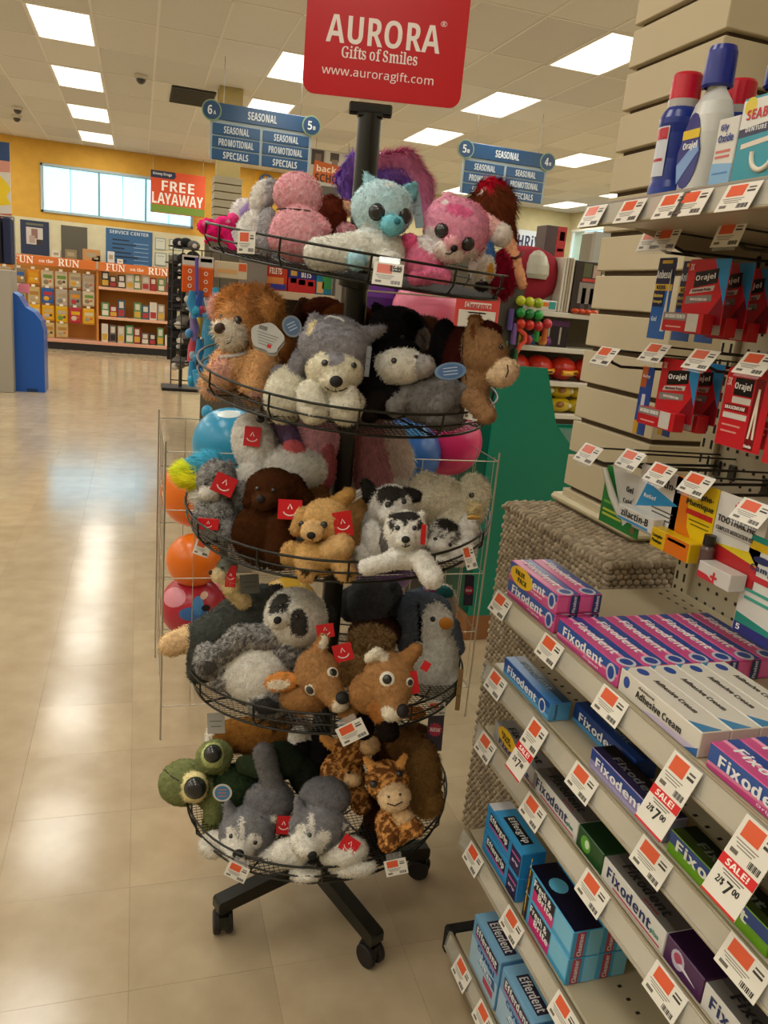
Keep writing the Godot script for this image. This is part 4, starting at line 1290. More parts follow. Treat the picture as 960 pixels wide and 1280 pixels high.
	J.append({called = "dark_nosed_fawn_plush", check = 7, label = "orange-brown fawn plush with white curled horn and big eye beside the penguin", x = 488, y = 855, tier = 3, d = 1.46, pile = 3.5, density = 1.6, blend = 4.0,
		prims = [["e", fawn, 487, 848, 0, 31, 34, 28, 35], ["c", fawn, 490, 866, 12, 22, 494, 884, 20, 15], ["e", "d6ccb8", 490, 890, 26, 12, 11, 11], ["c", "87613a", 506, 826, 0, 11, 520, 812, 0, 8], ["c", "d8cfba", 462, 822, 14, 6, 472, 816, 16, 6], ["c", "d8cfba", 472, 816, 16, 6, 481, 822, 14, 5], ["e", "7f5b37", 462, 866, -8, 26, 26, 22], ["c", "7c5029", 474, 886, 6, 14, 482, 900, 10, 12], ["c", "17120f", 482, 904, 10, 13, 486, 914, 12, 13]],
		feats = [["ring", 484, 849, 9.5, "e4dfcf", 6, "140d08"], ["ring", 512, 853, 6, "e4dfcf", 4, "140d08"], ["nose", 502, 888, 8, 8.5, "1a1413", -10], ["tag", 518, 852, 10, 28, 10], ["tag", 532, 832, 10, 12, -30]]})
	J.append({called = "penguin_plush", label = "grey and white penguin plush with orange beak at the fourth basket's edge", x = 535, y = 805, tier = 3, d = 1.62, pile = 3.5, density = 1.6, blend = 3.0,
		prims = [["e", "c9c6bf", 540, 778, 2, 26, 30, 26], ["e", "4a525e", 524, 770, -2, 27, 34, 26, 10], ["e", "4a525e", 540, 756, 0, 24, 14, 22, -15], ["e", "dcd9d1", 541, 826, 0, 31, 46, 30, -4], ["e", "4f5660", 512, 806, -4, 14, 36, 20, 4], ["c", "4d545e", 566, 782, -4, 9, 574, 812, -2, 7], ["e", "b3691f", 520, 892, 16, 12, 8, 12], ["e", "c9c6bf", 556, 850, 2, 20, 24, 20]],
		paints = [["dedbd3", 546, 780, 19, 27, 0], ["141516", 525, 778, 3, 25, 4]],
		feats = [["eye", 541, 774, 3.4], ["nose", 556, 779, 9, 7.5, "d98a26", -10], ["seam", 516, 800, 522, 800, 528, 802]]})
	J.append({called = "teal_unicorn_plush", label = "white plush with a teal and magenta forelock behind the penguin", x = 548, y = 748, d = 1.95, pile = 5.0,
		prims = [["e", "c4bbb6", 556, 756, 0, 15, 26, 14], ["e", "2f6a70", 546, 741, 6, 20, 10, 12, -5], ["e", "8b3f6e", 538, 738, 10, 8, 7, 10]]})
	# ---------------- fifth tier
	J.append({called = "sea_turtle_plush", check = 0, label = "green sea turtle plush with huge goggle eyes leaning out of the lowest basket", x = 250, y = 980, d = 1.80, pile = 2.5, density = 1.2, blend = 3.0,
		prims = [["e", "5f6440", 230, 978, 4, 31, 28, 28, 5], ["e", "626742", 268, 946, 4, 23, 21, 20, 20], ["e", "b9ac7e", 243, 984, 24, 17, 19, 12, 0], ["e", "9ba06c", 266, 944, 20, 13, 15, 12], ["c", "585d3a", 256, 984, -6, 20, 280, 1010, -8, 18], ["e", "26331f", 296, 982, -4, 30, 27, 26, -10, "knit"], ["c", "5a5f3a", 268, 1006, 6, 13, 266, 1034, 10, 13], ["e", "4f5433", 282, 1016, -10, 24, 26, 20]],
		feats = [["ring", 244, 985, 13.5, "2c3a22", 12, "0d150d"], ["ring", 266, 942, 11, "2c3a22", 9.5, "0d150d"], ["seam", 206, 962, 214, 970, 224, 976]]})
	J.append({called = "tan_tiger_plush", label = "tan and brown plush lying along the back of the lowest basket", x = 322, y = 918, tier = 4, d = 1.88, pile = 5.0, density = 1.5,
		prims = [["c", "7a5224", 280, 922, 0, 20, 366, 912, -4, 22], ["e", "c3bcb0", 268, 926, 4, 10, 22, 14], ["e", "6b4620", 330, 926, 4, 40, 18, 22]],
		paints = [["3c2613", 344, 902, 5, 14], ["3c2613", 366, 906, 4, 14]]})
	J.append({called = "black_white_cow_plush", label = "black and white plush beside the pole in the lowest basket", x = 384, y = 930, tier = 4, d = 1.80, pile = 3.0,
		prims = [["e", "c9c5bd", 374, 922, 0, 14, 14, 14], ["e", "141214", 378, 936, 8, 12, 12, 11, -30], ["e", "171517", 400, 940, -4, 22, 26, 18], ["e", "4a3422", 350, 896, -2, 20, 10, 14]]})
	J.append({called = "dark_turtle_plush", label = "dark green turtle plush with patterned shell behind the husky pups", x = 358, y = 955, tier = 4, d = 1.78, pile = 2.0, density = 1.0,
		prims = [["e", "1e241a", 356, 950, 0, 30, 22, 24, -15, "knit"], ["e", "191b16", 382, 970, -2, 20, 24, 18], ["c", "2c3423", 306, 956, -4, 12, 330, 962, -4, 14], ["e", "1b1d18", 396, 1000, -6, 22, 30, 18]]})
	for h in [[309, 1040, "husky pup plush facing the turtle, tail raised, in the lowest basket", 1], [396, 1035, "husky pup plush with a red tag under its chin, beside the giraffe", 2]]:
		var X: float = h[0]
		var Y: float = h[1]
		var one: bool = h[3] == 1
		var pr := [["e", "6c6b6d", X, Y, 0, 34, 30, 28, -6 if one else 4], ["c", "67666a", X - 20, Y - 20, 4, 9, X - 25, Y - 36, 4, 4], ["c", "67666a", X + 22, Y - 12, 0, 9, X + 35, Y - 20 if one else Y - 4, -2, 6],
			["e", "d8d3c8", X - 10, Y + 16, 14, 22, 17, 20, 0], ["e", "ddd8cd", X - 11, Y + 24, 28, 14, 11, 13], ["e", "605f61", X + 28 if one else X + 10, Y - 38, -20, 32, 25, 26, 0], ["e", "d4cfc4", X + 34, Y + 30, 4, 30, 17, 20, 12]]
		var ft := []
		if one:
			pr.append_array([["c", "605f60", 343, 988, -20, 14, 330, 942, -16, 13], ["e", "d2cdc2", 268, 1056, -4, 18, 16, 16]])
			ft = [["eye", 319, 1053, 2.8], ["eye", 289, 1045, 2.8], ["nose", 298, 1067, 7, 5.5, "121011", 5], ["seam", 298, 1074, 302, 1078, 308, 1076], ["tag", 355, 1030, 18, 23, -5]]
		else:
			pr.append_array([["e", "d6d1c6", 364, 1066, 2, 24, 17, 18, 0], ["e", "d2cdc2", 382, 1092, 8, 20, 8, 14], ["e", "d4cfc4", 440, 1082, 2, 30, 12, 18, 0]])
			ft = [["eye", 387, 1044, 2.8, "2c4638"], ["eye", 413, 1056, 2.8, "2c4638"], ["nose", 390, 1068, 6, 5, "121011", 5], ["seam", 390, 1074, 393, 1078, 398, 1077], ["tag", 437, 1055, 22, 19, -32]]
		J.append({called = "husky_pup_plush", check = 5, label = "grey and white " + h[2], x = X, y = Y, tier = 4, d = 1.62, pile = 4.5, density = 1.8, blend = 4.0, prims = pr,
			paints = [["d9d4c9", X - 19, Y + 5, 7, 11, 10], ["d9d4c9", X + 9, Y + 12, 9, 10, -20], ["d6d1c6", X - 6, Y - 4, 3.5, 14, 6], ["bdb6aa", X + 34, Y - 17 if one else Y - 2, 4, 5]], feats = ft})
	var gb := "b8854a"
	J.append({called = "giraffe_plush", label = "patched brown giraffe plush leaning back against the pole, lowest basket", x = 435, y = 955, tier = 4, d = 1.74, pile = 3.0, density = 1.2, blend = 3.0,
		prims = [["e", gb, 440, 936, 0, 24, 20, 20, 0, "giraffe"], ["e", "b99a72", 463, 932, 14, 12, 11, 12], ["c", gb, 414, 930, 2, 7, 404, 922, 2, 5], ["e", gb, 428, 972, -2, 28, 34, 24, 0, "giraffe"], ["e", "b99a72", 441, 975, 22, 11, 8, 10], ["c", gb, 444, 990, 8, 13, 452, 1006, 12, 12, "giraffe"]], feats = [["eye", 450, 922, 2.5], ["eye", 436, 966, 2.5]]})
	J.append({called = "young_giraffe_plush", label = "sitting giraffe plush with a cream smiling muzzle in the lowest basket", x = 490, y = 1005, tier = 4, d = 1.62, pile = 3.0, density = 1.3, blend = 3.0,
		prims = [["e", gb, 484, 976, 0, 27, 25, 22, -15, "giraffe"], ["e", "c3a884", 493, 997, 20, 20, 17, 16, 12], ["c", gb, 466, 960, 2, 6, 458, 948, 0, 4], ["c", gb, 500, 956, 2, 6, 506, 946, 0, 4], ["e", gb, 494, 1030, -2, 25, 26, 22, 0, "giraffe"], ["c", gb, 484, 1034, 12, 13, 485, 1052, 18, 12, "giraffe"], ["c", gb, 508, 1028, 10, 12, 518, 1036, 14, 11, "giraffe"], ["e", "b89b74", 504, 1020, 14, 12, 9, 10]],
		feats = [["eye", 467, 980, 5], ["eye", 499, 967, 4.6], ["eye", 486, 996, 1.6], ["eye", 500, 993, 1.6], ["seam", 484, 1004, 493, 1007, 503, 1002]]})
	J.append({called = "shaggy_dog_plush", label = "shaggy light brown plush standing at the outer edge of the lowest basket", x = 523, y = 970, tier = 4, d = 1.70, pile = 8.0, density = 2.0, fluff = 2.5,
		prims = [["e", "6e5230", 526, 968, 0, 24, 46, 24], ["e", "5a4025", 508, 930, -2, 22, 20, 20], ["e", "75572f", 534, 1000, 4, 18, 20, 18]]})
	J.append({called = "brown_monkey_plush", label = "dark brown round-headed plush right under the fawn's hooves", x = 478, y = 925, tier = 4, d = 1.80, pile = 3.0,
		prims = [["e", "3b2716", 486, 928, 0, 24, 20, 20], ["e", "4a3320", 520, 922, -6, 20, 18, 18], ["e", "1d1512", 466, 1052, 0, 22, 24, 18], ["c", "2b1c12", 482, 940, -4, 16, 470, 1040, -6, 18]]})
	return J

# ---------------------------------------------------------------- dental aisle gondola
const GF := 0.66     # shelf fronts
const GB := 1.06     # back panel
const GZ := -1.262   # far end
const SHELF_Y := [0.935, 0.786, 0.648, 0.405, 0.142]

func shelf_part(g: Node3D, y: float, xf: float, z0: float, z1: float, holes: int) -> void:
	var bei := hx("b9ad90")
	var mb := MB.new()
	mb.box(Vector3((xf + GB) * 0.5 + 0.004, y - 0.012, (z0 + z1) * 0.5), Vector3(GB - xf - 0.008, 0.024, z1 - z0), bei, 0.003)
	for s in [z0 + 0.02, z1 - 0.02]:
		mb.t = Transform3D(Basis.IDENTITY, Vector3(0, 0, s))
		mb.prism(PackedVector2Array([Vector2(xf + 0.06, y - 0.02), Vector2(GB, y - 0.085), Vector2(GB, y - 0.02)]), -0.0015, 0.0015, hx("a99d82"))
	mb.t = Transform3D.IDENTITY
	var sh := piece(g, "shelf", mb, mat("gloss"))
	mb = MB.new()
	mb.t = Transform3D(Basis(Vector3.BACK, -0.22), Vector3(xf, y, 0))
	mb.box(Vector3(-0.001, -0.015, (z0 + z1) * 0.5), Vector3(0.006, 0.036, z1 - z0), hx("c2b798"), 0.002)
	mb.box(Vector3(-0.005, -0.033, (z0 + z1) * 0.5), Vector3(0.007, 0.004, z1 - z0), hx("a3977b"), 0.001)
	mb.box(Vector3(-0.004, 0.003, (z0 + z1) * 0.5), Vector3(0.006, 0.003, z1 - z0), hx("a3977b"), 0.001)
	piece(sh, "price_channel", mb, mat("gloss"))
	mb = MB.new()
	mb.t = Transform3D(Basis(Vector3.BACK, -0.22), Vector3(xf, y, 0))
	mb.box(Vector3(-0.0075, -0.015, (z0 + z1) * 0.5), Vector3(0.0008, 0.034, z1 - z0), Color.WHITE)
	piece(sh, "channel_cover", mb, mat("clear"))
	if holes > 0:
		mb = MB.new()
		var n := int((z1 - z0) / 0.0254)
		for i in n:
			for r in [[0.035, 1], [0.06, 1], [xf + 0.05 - GB, 0]] if holes == 1 else [[0.30, 0], [0.25, 0], [0.2, 0], [0.14, 0], [0.05, 0]]:
				if holes == 1 and r[1] == 0:
					continue
				var z := z0 + 0.02 + i * 0.0254 + (0.0127 if r[0] > 0.05 else 0.0)
				if r[1] == 1:
					mb.box(Vector3(GB - r[0], y + 0.0002, z), Vector3(0.004, 0.0006, 0.009), hx("3a332a"))
				else:
					mb.box(Vector3(GB - r[0], y + 0.0002, z), Vector3(0.007, 0.0006, 0.005), hx("2b251f"))
		piece(sh, "perforation", mb, mat("matte")).set_meta("kind", "stuff")

func gondola() -> void:
	var bei := hx("b7ac90")
	var g := thing("store_shelving", "beige metal store shelving unit with dental products along the aisle", "shelving", Vector3.ZERO)
	var zN := 1.2
	# uprights with slots
	for z in [-1.25, -0.03, 1.19]:
		var mb := MB.new()
		mb.box(Vector3(GB + 0.012, 1.05, z), Vector3(0.03, 2.1, 0.045), hx("c5ba9c"), 0.003)
		var u := piece(g, "upright", mb, mat("gloss"))
		mb = MB.new()
		for k in 64:
			for s in [-0.011, 0.011]:
				mb.box(Vector3(GB - 0.0032, 0.14 + k * 0.0305, z + s), Vector3(0.001, 0.017, 0.0055), hx("1d1813"))
		piece(u, "slot", mb, mat("matte")).set_meta("kind", "stuff")
	for q in [[-1.227, -0.053], [-0.007, 1.167]]:
		var mb := MB.new()
		mb.box(Vector3(GB + 0.012, 1.05, (q[0] + q[1]) * 0.5), Vector3(0.008, 2.08, q[1] - q[0]), bei)
		var bp := piece(g, "back_panel", mb, mat("flat"))
		mb = MB.new()
		for i in int((q[1] - q[0] - 0.03) / 0.0254):
			for k in 60:
				var y := 0.2 + k * 0.0305
				if y > 0.98 and y < 1.6 or y < 0.98 and y > 0.93:
					mb.box(Vector3(GB + 0.0076, y, q[0] + 0.022 + i * 0.0254), Vector3(0.001, 0.006, 0.006), hx("2a241c"))
		piece(bp, "peg_hole", mb, mat("matte")).set_meta("kind", "stuff")
	var mb := MB.new()
	mb.box(Vector3((GF + GB) * 0.5 + 0.02, 0.055, (GZ + zN) * 0.5), Vector3(GB - GF - 0.06, 0.11, zN - GZ - 0.04), hx("6a5f4d"))
	mb.box(Vector3(GF + 0.035, 0.05, (GZ + zN) * 0.5), Vector3(0.012, 0.1, zN - GZ - 0.02), hx("8d8168"), 0.002)
	piece(g, "kick_plate", mb, mat("flat"))
	mb = MB.new()
	mb.box(Vector3(GF + 0.045, 0.128, GZ - 0.012), Vector3(0.09, 0.04, 0.024), hx("15130f"), 0.005)
	mb.box(Vector3(GF + 0.002, 0.115, GZ - 0.012), Vector3(0.022, 0.066, 0.026), hx("15130f"), 0.006)
	piece(g, "end_bumper", mb, mat("flat"))
	shelf_part(g, SHELF_Y[0], GF, GZ, -0.032, 1)
	shelf_part(g, SHELF_Y[1], GF, GZ, -0.032, 2)
	shelf_part(g, SHELF_Y[2], GF, GZ, -0.032, 2)
	shelf_part(g, SHELF_Y[3], GF, GZ, -0.032, 2)
	shelf_part(g, SHELF_Y[4], GF, GZ, -0.032, 0)
	shelf_part(g, 1.628, 0.72, -1.245, -0.032, 0)
	mb = MB.new()
	mb.box(Vector3(GB + 0.03, 1.05, (GZ + zN) * 0.5), Vector3(0.012, 2.08, zN - GZ), hx("a59a80"))
	piece(g, "rear_panel", mb, mat("flat"))

# cartons: local x = reading direction, y up, z out of the front face; origin at the base's middle
func face_frame(face: String, s: Vector3) -> Array:
	match face:
		"top": return [Basis(Vector3.RIGHT, Vector3(0, 0, -1), Vector3.UP), Vector3(0, s.y, 0), s.x, s.z]
		"end": return [Basis(Vector3(0, 0, -1), Vector3.UP, Vector3.RIGHT), Vector3(s.x * 0.5, s.y * 0.5, 0), s.z, s.y]
	return [Basis.IDENTITY, Vector3(0, s.y * 0.5, s.z * 0.5), s.x, s.y]

func carton(called: String, label: String, s: Vector3, base: String, decals: Array, words: Array, group := "") -> Node3D:
	var t := thing(called, label, "box", Vector3.ZERO, Basis.IDENTITY, group)
	var mb := MB.new()
	mb.box(Vector3(0, s.y * 0.5, 0), s, hx(base), 0.0012)
	var i := 0
	for d in decals:
		i += 1
		var f := face_frame(d[0], s)
		mb.t = Transform3D(f[0], f[1])
		var w: float = f[2]
		var h: float = f[3]
		var pg := PackedVector2Array()
		if d[2] is String and d[2] == "disc":
			for k in 14:
				pg.append(Vector2((d[3] - 0.5) * w + cos(TAU * k / 14) * d[5] * h, (d[4] - 0.5) * h + sin(TAU * k / 14) * d[6] * h))
		else:
			for k in range(2, d.size(), 2):
				pg.append(Vector2((d[k] - 0.5) * w * 0.985, (d[k + 1] - 0.5) * h * 0.94))
		mb.prism(pg, -0.0005, 0.00012 + 0.00007 * i, hx(d[1]))
	piece(t, "carton", mb, mat("gloss"))
	for q in words:
		# [face, text, u, v, w, h, colour, (turn)]
		var f := face_frame(q[0], s)
		var fb: Basis = f[0]
		var tb := fb * Basis(Vector3.BACK, deg_to_rad(q[7] if q.size() > 7 else 0.0))
		letters(t, q[1], q[4] * f[2], q[5] * f[3], f[1] + fb * Vector3((q[2] - 0.5) * f[2], (q[3] - 0.5) * f[3], 0.0008), tb, hx(q[6]), "Droid Sans", true, "lettering", 0.0003)
	return t

func stand(t: Node3D, s: Vector3, z: float, y: float, front := 0.668, turn := 0.0) -> void:
	t.transform = Transform3D(Basis(Vector3.UP, turn) * BX, Vector3(front + s.z * 0.5, y + 0.0006, z))

func price_tag_mesh(w: float, h: float, sale: bool) -> MB:
	var mb := MB.new()
	var wh := hx("e9e5da")
	mb.box(Vector3.ZERO, Vector3(w, h, 0.0009), wh, 0.0003)
	var z := 0.0006
	var y1 := h * 0.5
	var u := w
	var top := 0.5 * h if sale else h   # height of the ordinary tag part
	mb.box(Vector3(-u * 0.13, y1 - top * 0.27, z), Vector3(u * 0.5, top * 0.4, 0.0004), hx("e2603a"))
	mb.box(Vector3(u * 0.3, y1 - top * 0.2, z), Vector3(u * 0.2, top * 0.05, 0.0004), hx("55504a"))
	mb.box(Vector3(u * 0.3, y1 - top * 0.32, z), Vector3(u * 0.22, top * 0.07, 0.0004), hx("3d3833"))
	for k in 3:
		mb.box(Vector3(-u * 0.1, y1 - top * (0.56 + 0.07 * k), z), Vector3(u * (0.62 - 0.1 * k), top * 0.025, 0.0004), hx("8c867c"))
	for k in 9:
		mb.box(Vector3(u * (0.12 + 0.035 * k), y1 - top * 0.84, z), Vector3(u * (0.012 + 0.008 * (k % 3)), top * 0.16, 0.0004), hx("3a3632"))
	mb.box(Vector3(-u * 0.3, y1 - top * 0.84, z), Vector3(u * 0.2, top * 0.1, 0.0004), hx("6b655c"))
	if sale:
		mb.box(Vector3(0, -h * 0.06, z), Vector3(w * 0.99, h * 0.12, 0.0005), hx("d8262a"))
		mb.box(Vector3(0, -h * 0.485, z), Vector3(w * 0.99, h * 0.025, 0.0005), hx("d8262a"))
		for k in 2:
			mb.box(Vector3(0, -h * (0.15 + 0.03 * k), z), Vector3(w * (0.6 - 0.12 * k), h * 0.012, 0.0004), hx("6b655c"))
	return mb

var tag_proto := {}
func price_tag(at: Vector3, bs: Basis, label: String, group: String, sale := false, sc := 1.0) -> void:
	var key := "sale" if sale else "plain"
	if not tag_proto.has(key):
		tag_proto[key] = price_tag_mesh(0.064, 0.04, false).mesh() if not sale else price_tag_mesh(0.054, 0.1, true).mesh()
	var t := thing("price_tag" if not sale else "sale_tag", label, "price tag", at, bs.scaled(Vector3.ONE * sc), group)
	piece(t, "card", tag_proto[key], mat("gloss"))
	if sale:
		letters(t, "SALE!", 0.034, 0.0075, Vector3(0, -0.0056, 0.0009), Basis.IDENTITY, hx("fff4ee"))
		letters(t, "2/$", 0.011, 0.009, Vector3(-0.012, -0.027, 0.0005), Basis.IDENTITY, hx("1c1916"))
		letters(t, "7", 0.009, 0.014, Vector3(0.001, -0.0285, 0.0005), Basis.IDENTITY, hx("1c1916"))
		letters(t, "00", 0.009, 0.007, Vector3(0.012, -0.026, 0.0005), Basis.IDENTITY, hx("1c1916"))

func shelf_tags() -> void:
	var lean := Basis(Vector3.BACK, -0.42) * BX
	var rows := [
		[0, [[-1.225, 0], [-1.035, 0], [-0.855, 0], [-0.69, 1], [-0.562, 1], [-0.42, 0]], "on the pink boxes' shelf edge"],
		[1, [[-1.20, 0], [-1.03, 1], [-0.888, 0], [-0.713, 0], [-0.543, 0]], "on the pale blue box's shelf edge"],
		[2, [[-1.205, 0], [-1.007, 0], [-0.816, 0], [-0.642, 0]], "on the silver boxes' shelf edge"],
		[3, [[-1.19, 0], [-1.014, 0], [-0.829, 0]], "on the navy cleanser boxes' shelf edge"],
		[4, [[-1.17, 0], [-1.06, 0]], "on the lowest shelf edge"]]
	for r in rows:
		for q in r[1]:
			var sale: bool = q[1] == 1
			var y: float = SHELF_Y[r[0]] - 0.013
			price_tag(Vector3(GF - (0.03 if sale else 0.014), y - (0.03 if sale else 0.0), q[0]), lean * Basis(Vector3.BACK, 0.0), ("white sale tag with a red band " if sale else "white price tag with an orange block ") + r[2], "shelf price tags", sale)
	for z in [-1.203, -1.097, -0.999, -0.953, -0.865]:
		price_tag(Vector3(0.703, 1.611, z), lean, "white price tag with an orange block on the mouthwash shelf edge", "shelf price tags", false, 0.95)

func dental() -> void:
	var pk := hx("d23f82")
	var B := Vector3(0.178, 0.034, 0.041)
	var pink_d := [["front", "2c55a4", 0, 0.3, 0, 1, 1, 1, 1, 0.62, 0.5, 0.42], ["front", "e88ab0", 0, 0.16, 0, 0.3, 0.5, 0.42, 1, 0.62, 1, 0.5, 0.5, 0.28], ["front", "c9ccd8", "disc", 0.9, 0.5, 0.36, 0.42], ["front", "23489a", "disc", 0.9, 0.5, 0.24, 0.3],
		["top", "23489a", 0, 0.55, 0, 1, 1, 1, 1, 0.7], ["top", "f0a0c2", 0, 0.4, 0, 0.55, 1, 0.7, 1, 0.55], ["top", "c9ccd8", "disc", 0.92, 0.5, 0.38, 0.34], ["top", "23489a", "disc", 0.92, 0.5, 0.26, 0.24],
		["end", "e066a0", 0, 0.1, 0.5, 0.1, 0.5, 0.9, 0, 0.9], ["end", "27406f", 0.62, 0, 1, 0, 1, 1, 0.62, 1]]
	var pink_w := [["front", "Fixodent", 0.44, 0.62, 0.66, 0.46, "f4f4f6"], ["front", "Original", 0.6, 0.2, 0.24, 0.14, "fbd9e6"], ["top", "Fixodent", 0.45, 0.52, 0.64, 0.4, "f4f4f6"], ["end", "Fixodent", 0.8, 0.5, 0.7, 0.18, "dfe3ee", 90]]
	var p := carton("denture_adhesive_box", "pink and blue denture adhesive carton in the row beside the white cartons", B, "cf4f8e", pink_d, pink_w, "pink and blue denture adhesive boxes")
	stand(p, B, -0.966, SHELF_Y[0])
	for k in range(1, 7):
		stand(dup(p, Vector3.ZERO), B, -0.966, SHELF_Y[0], 0.668 + k * 0.0425)
	for k in 2:
		stand(dup(p, Vector3.ZERO, Basis.IDENTITY, "pink and blue carton stacked at the shelf end by the woven carpet"), B, -1.157, SHELF_Y[0] + 0.035 * k)
		stand(dup(p, Vector3.ZERO, Basis.IDENTITY, "pink and blue carton stacked at the shelf end by the woven carpet"), B, -1.157, SHELF_Y[0] + 0.035 * k, 0.711)
	for k in 4:
		stand(dup(p, Vector3.ZERO, Basis.IDENTITY, "pink and blue carton in the row on the camera side of the white cartons"), B, -0.592, SHELF_Y[0], 0.668 + k * 0.0425)
	var vp := MB.new()
	var el := PackedVector2Array()
	for k in 22:
		el.append(Vector2(cos(TAU * k / 22) * 0.043, sin(TAU * k / 22) * 0.0185))
	vp.prism(el, 0, 0.0006, hx("f0c419"))
	var st := thing("value_pack_sticker", "yellow oval value pack sticker on the upper carton by the carpet", "sticker", Vector3(0.6668, SHELF_Y[0] + 0.052, -1.196), BX)
	piece(st, "sticker", vp, mat("gloss"))
	letters(st, "VALUE", 0.036, 0.009, Vector3(-0.006, 0.006, 0.0008), Basis.IDENTITY, hx("1b1b1b"))
	letters(st, "PACK", 0.034, 0.009, Vector3(0.006, -0.006, 0.0008), Basis.IDENTITY, hx("1b1b1b"))
	# white generic cartons
	var W := Vector3(0.176, 0.036, 0.044)
	var w := carton("adhesive_cream_box", "white adhesive cream carton with a small blue seal", W, "dedacf", [["front", "cfc2dc", 0.3, 0, 1, 0, 1, 0.3, 0.5, 0.22], ["front", "3d6fae", 0.86, 0, 1, 0, 1, 0.36], ["front", "2a4fa0", "disc", 0.1, 0.6, 0.2, 0.24], ["top", "2a4fa0", "disc", 0.1, 0.55, 0.24, 0.18], ["top", "3f86b8", 0.84, 0, 1, 0, 1, 0.7], ["top", "3f86b8", 0, 0.3, 0.06, 0, 0, 0]],
		[["front", "Adhesive Cream", 0.52, 0.5, 0.56, 0.3, "2a2725"], ["front", "denture", 0.36, 0.8, 0.2, 0.12, "5a5550"], ["top", "Adhesive Cream", 0.5, 0.6, 0.5, 0.2, "4a4642"]], "white adhesive cream boxes")
	stand(w, W, -0.785, SHELF_Y[0])
	for k in range(1, 4):
		stand(dup(w, Vector3.ZERO), W, -0.785, SHELF_Y[0], 0.668 + k * 0.0455)
	# second shelf
	var S := Vector3(0.178, 0.034, 0.04)
	var c1 := carton("denture_adhesive_box", "pale blue denture adhesive carton standing alone at the shelf end", S, "3f7fc0", [["front", "1f4f9c", 0, 0.5, 0, 1, 1, 1, 1, 0.7], ["front", "6db4e2", 0, 0, 1, 0, 1, 0.3, 0, 0.14], ["front", "d8dde6", "disc", 0.86, 0.5, 0.34, 0.38], ["front", "1f4f9c", "disc", 0.86, 0.5, 0.24, 0.28], ["top", "27455f", 0, 0.5, 0, 1, 1, 1, 1, 0.6], ["end", "5aa5d6", 0, 0, 1, 0, 1, 1, 0, 1]], [["front", "Fixodent", 0.42, 0.55, 0.64, 0.46, "f4f6f8"], ["top", "Fixodent", 0.45, 0.6, 0.6, 0.34, "9fb6c6"], ["end", "Fixodent", 0.3, 0.5, 0.7, 0.16, "23406f", 90]])
	stand(c1, S, -1.128, SHELF_Y[1])
	var c2 := carton("denture_adhesive_box", "navy and blue denture adhesive carton set back behind the shelf edge", S, "1d3f80", [["front", "4a9ad0", 0, 0, 1, 0, 1, 0.3, 0, 0.2], ["top", "1b2740", 0, 0.4, 0, 1, 1, 1, 1, 0.4]], [["front", "Fixodent", 0.45, 0.55, 0.68, 0.46, "e6eaf0"], ["top", "Fixodent", 0.45, 0.5, 0.6, 0.3, "5d6a7c"]])
	stand(c2, S, -0.95, SHELF_Y[1], 0.715)
	var c3 := carton("denture_adhesive_box", "lavender and blue carton with a black top on the second shelf", S, "9d92c2", [["front", "24418c", 0, 0.46, 0, 1, 0.9, 1, 0.82, 0.66], ["front", "b6add2", 0, 0, 1, 0, 1, 0.2, 0, 0.2], ["front", "c9c4da", "disc", 0.9, 0.36, 0.3, 0.3], ["top", "2a2440", 0, 0, 1, 0, 1, 1, 0, 1], ["top", "14131c", 0, 0.4, 0.9, 0.3, 1, 1, 0, 1]], [["front", "Fixodent", 0.42, 0.58, 0.66, 0.44, "f2f2f6"], ["top", "Fixodent", 0.5, 0.5, 0.62, 0.34, "6a6a74"]])
	stand(c3, S, -0.818, SHELF_Y[1], 0.668)
	var c4 := carton("denture_adhesive_box", "lime green and blue carton with a black top on the second shelf", S, "6fa52a", [["front", "27458c", 0, 0.5, 0, 1, 1, 1, 1, 0.5], ["top", "2f3d1c", 0, 0, 1, 0, 1, 1, 0, 1], ["top", "141a12", 0, 0.45, 1, 0.3, 1, 1, 0, 1]], [["front", "Fixodent", 0.45, 0.66, 0.72, 0.46, "eef2e6"], ["front", "Free", 0.6, 0.2, 0.2, 0.16, "e6f2d0"], ["top", "Fixodent", 0.5, 0.5, 0.62, 0.34, "5e6658"]])
	stand(c4, S, -0.625, SHELF_Y[1], 0.668)
	var c5 := carton("denture_adhesive_box", "dark green carton at the camera end of the second shelf", S, "17703f", [["front", "d2b93a", 0.05, 0.6, 0.5, 0.7, 0.5, 0.9, 0.05, 0.9]], [["front", "Fixodent", 0.5, 0.35, 0.7, 0.4, "f2f2ea"]])
	stand(c5, S, -0.44, SHELF_Y[1], 0.668)
	# third shelf
	var sil := [["front", "d9d7d2", 0, 0, 1, 0, 1, 1, 0, 1], ["front", "c23a4c", 0.2, 0.08, 0.95, 0.08, 0.95, 0.16, 0.2, 0.16], ["top", "6e6a66", 0, 0, 1, 0, 1, 1, 0, 1], ["top", "4e4a48", 0, 0.5, 1, 0.3, 1, 1, 0, 1]]
	var sw := [["front", "Fixodent", 0.44, 0.58, 0.7, 0.5, "20305f"], ["front", "plus", 0.86, 0.42, 0.12, 0.26, "3b8a78"], ["top", "Fixodent", 0.5, 0.5, 0.66, 0.4, "1f1c1e"], ["top", "plus", 0.7, 0.16, 0.2, 0.12, "8e2a34"]]
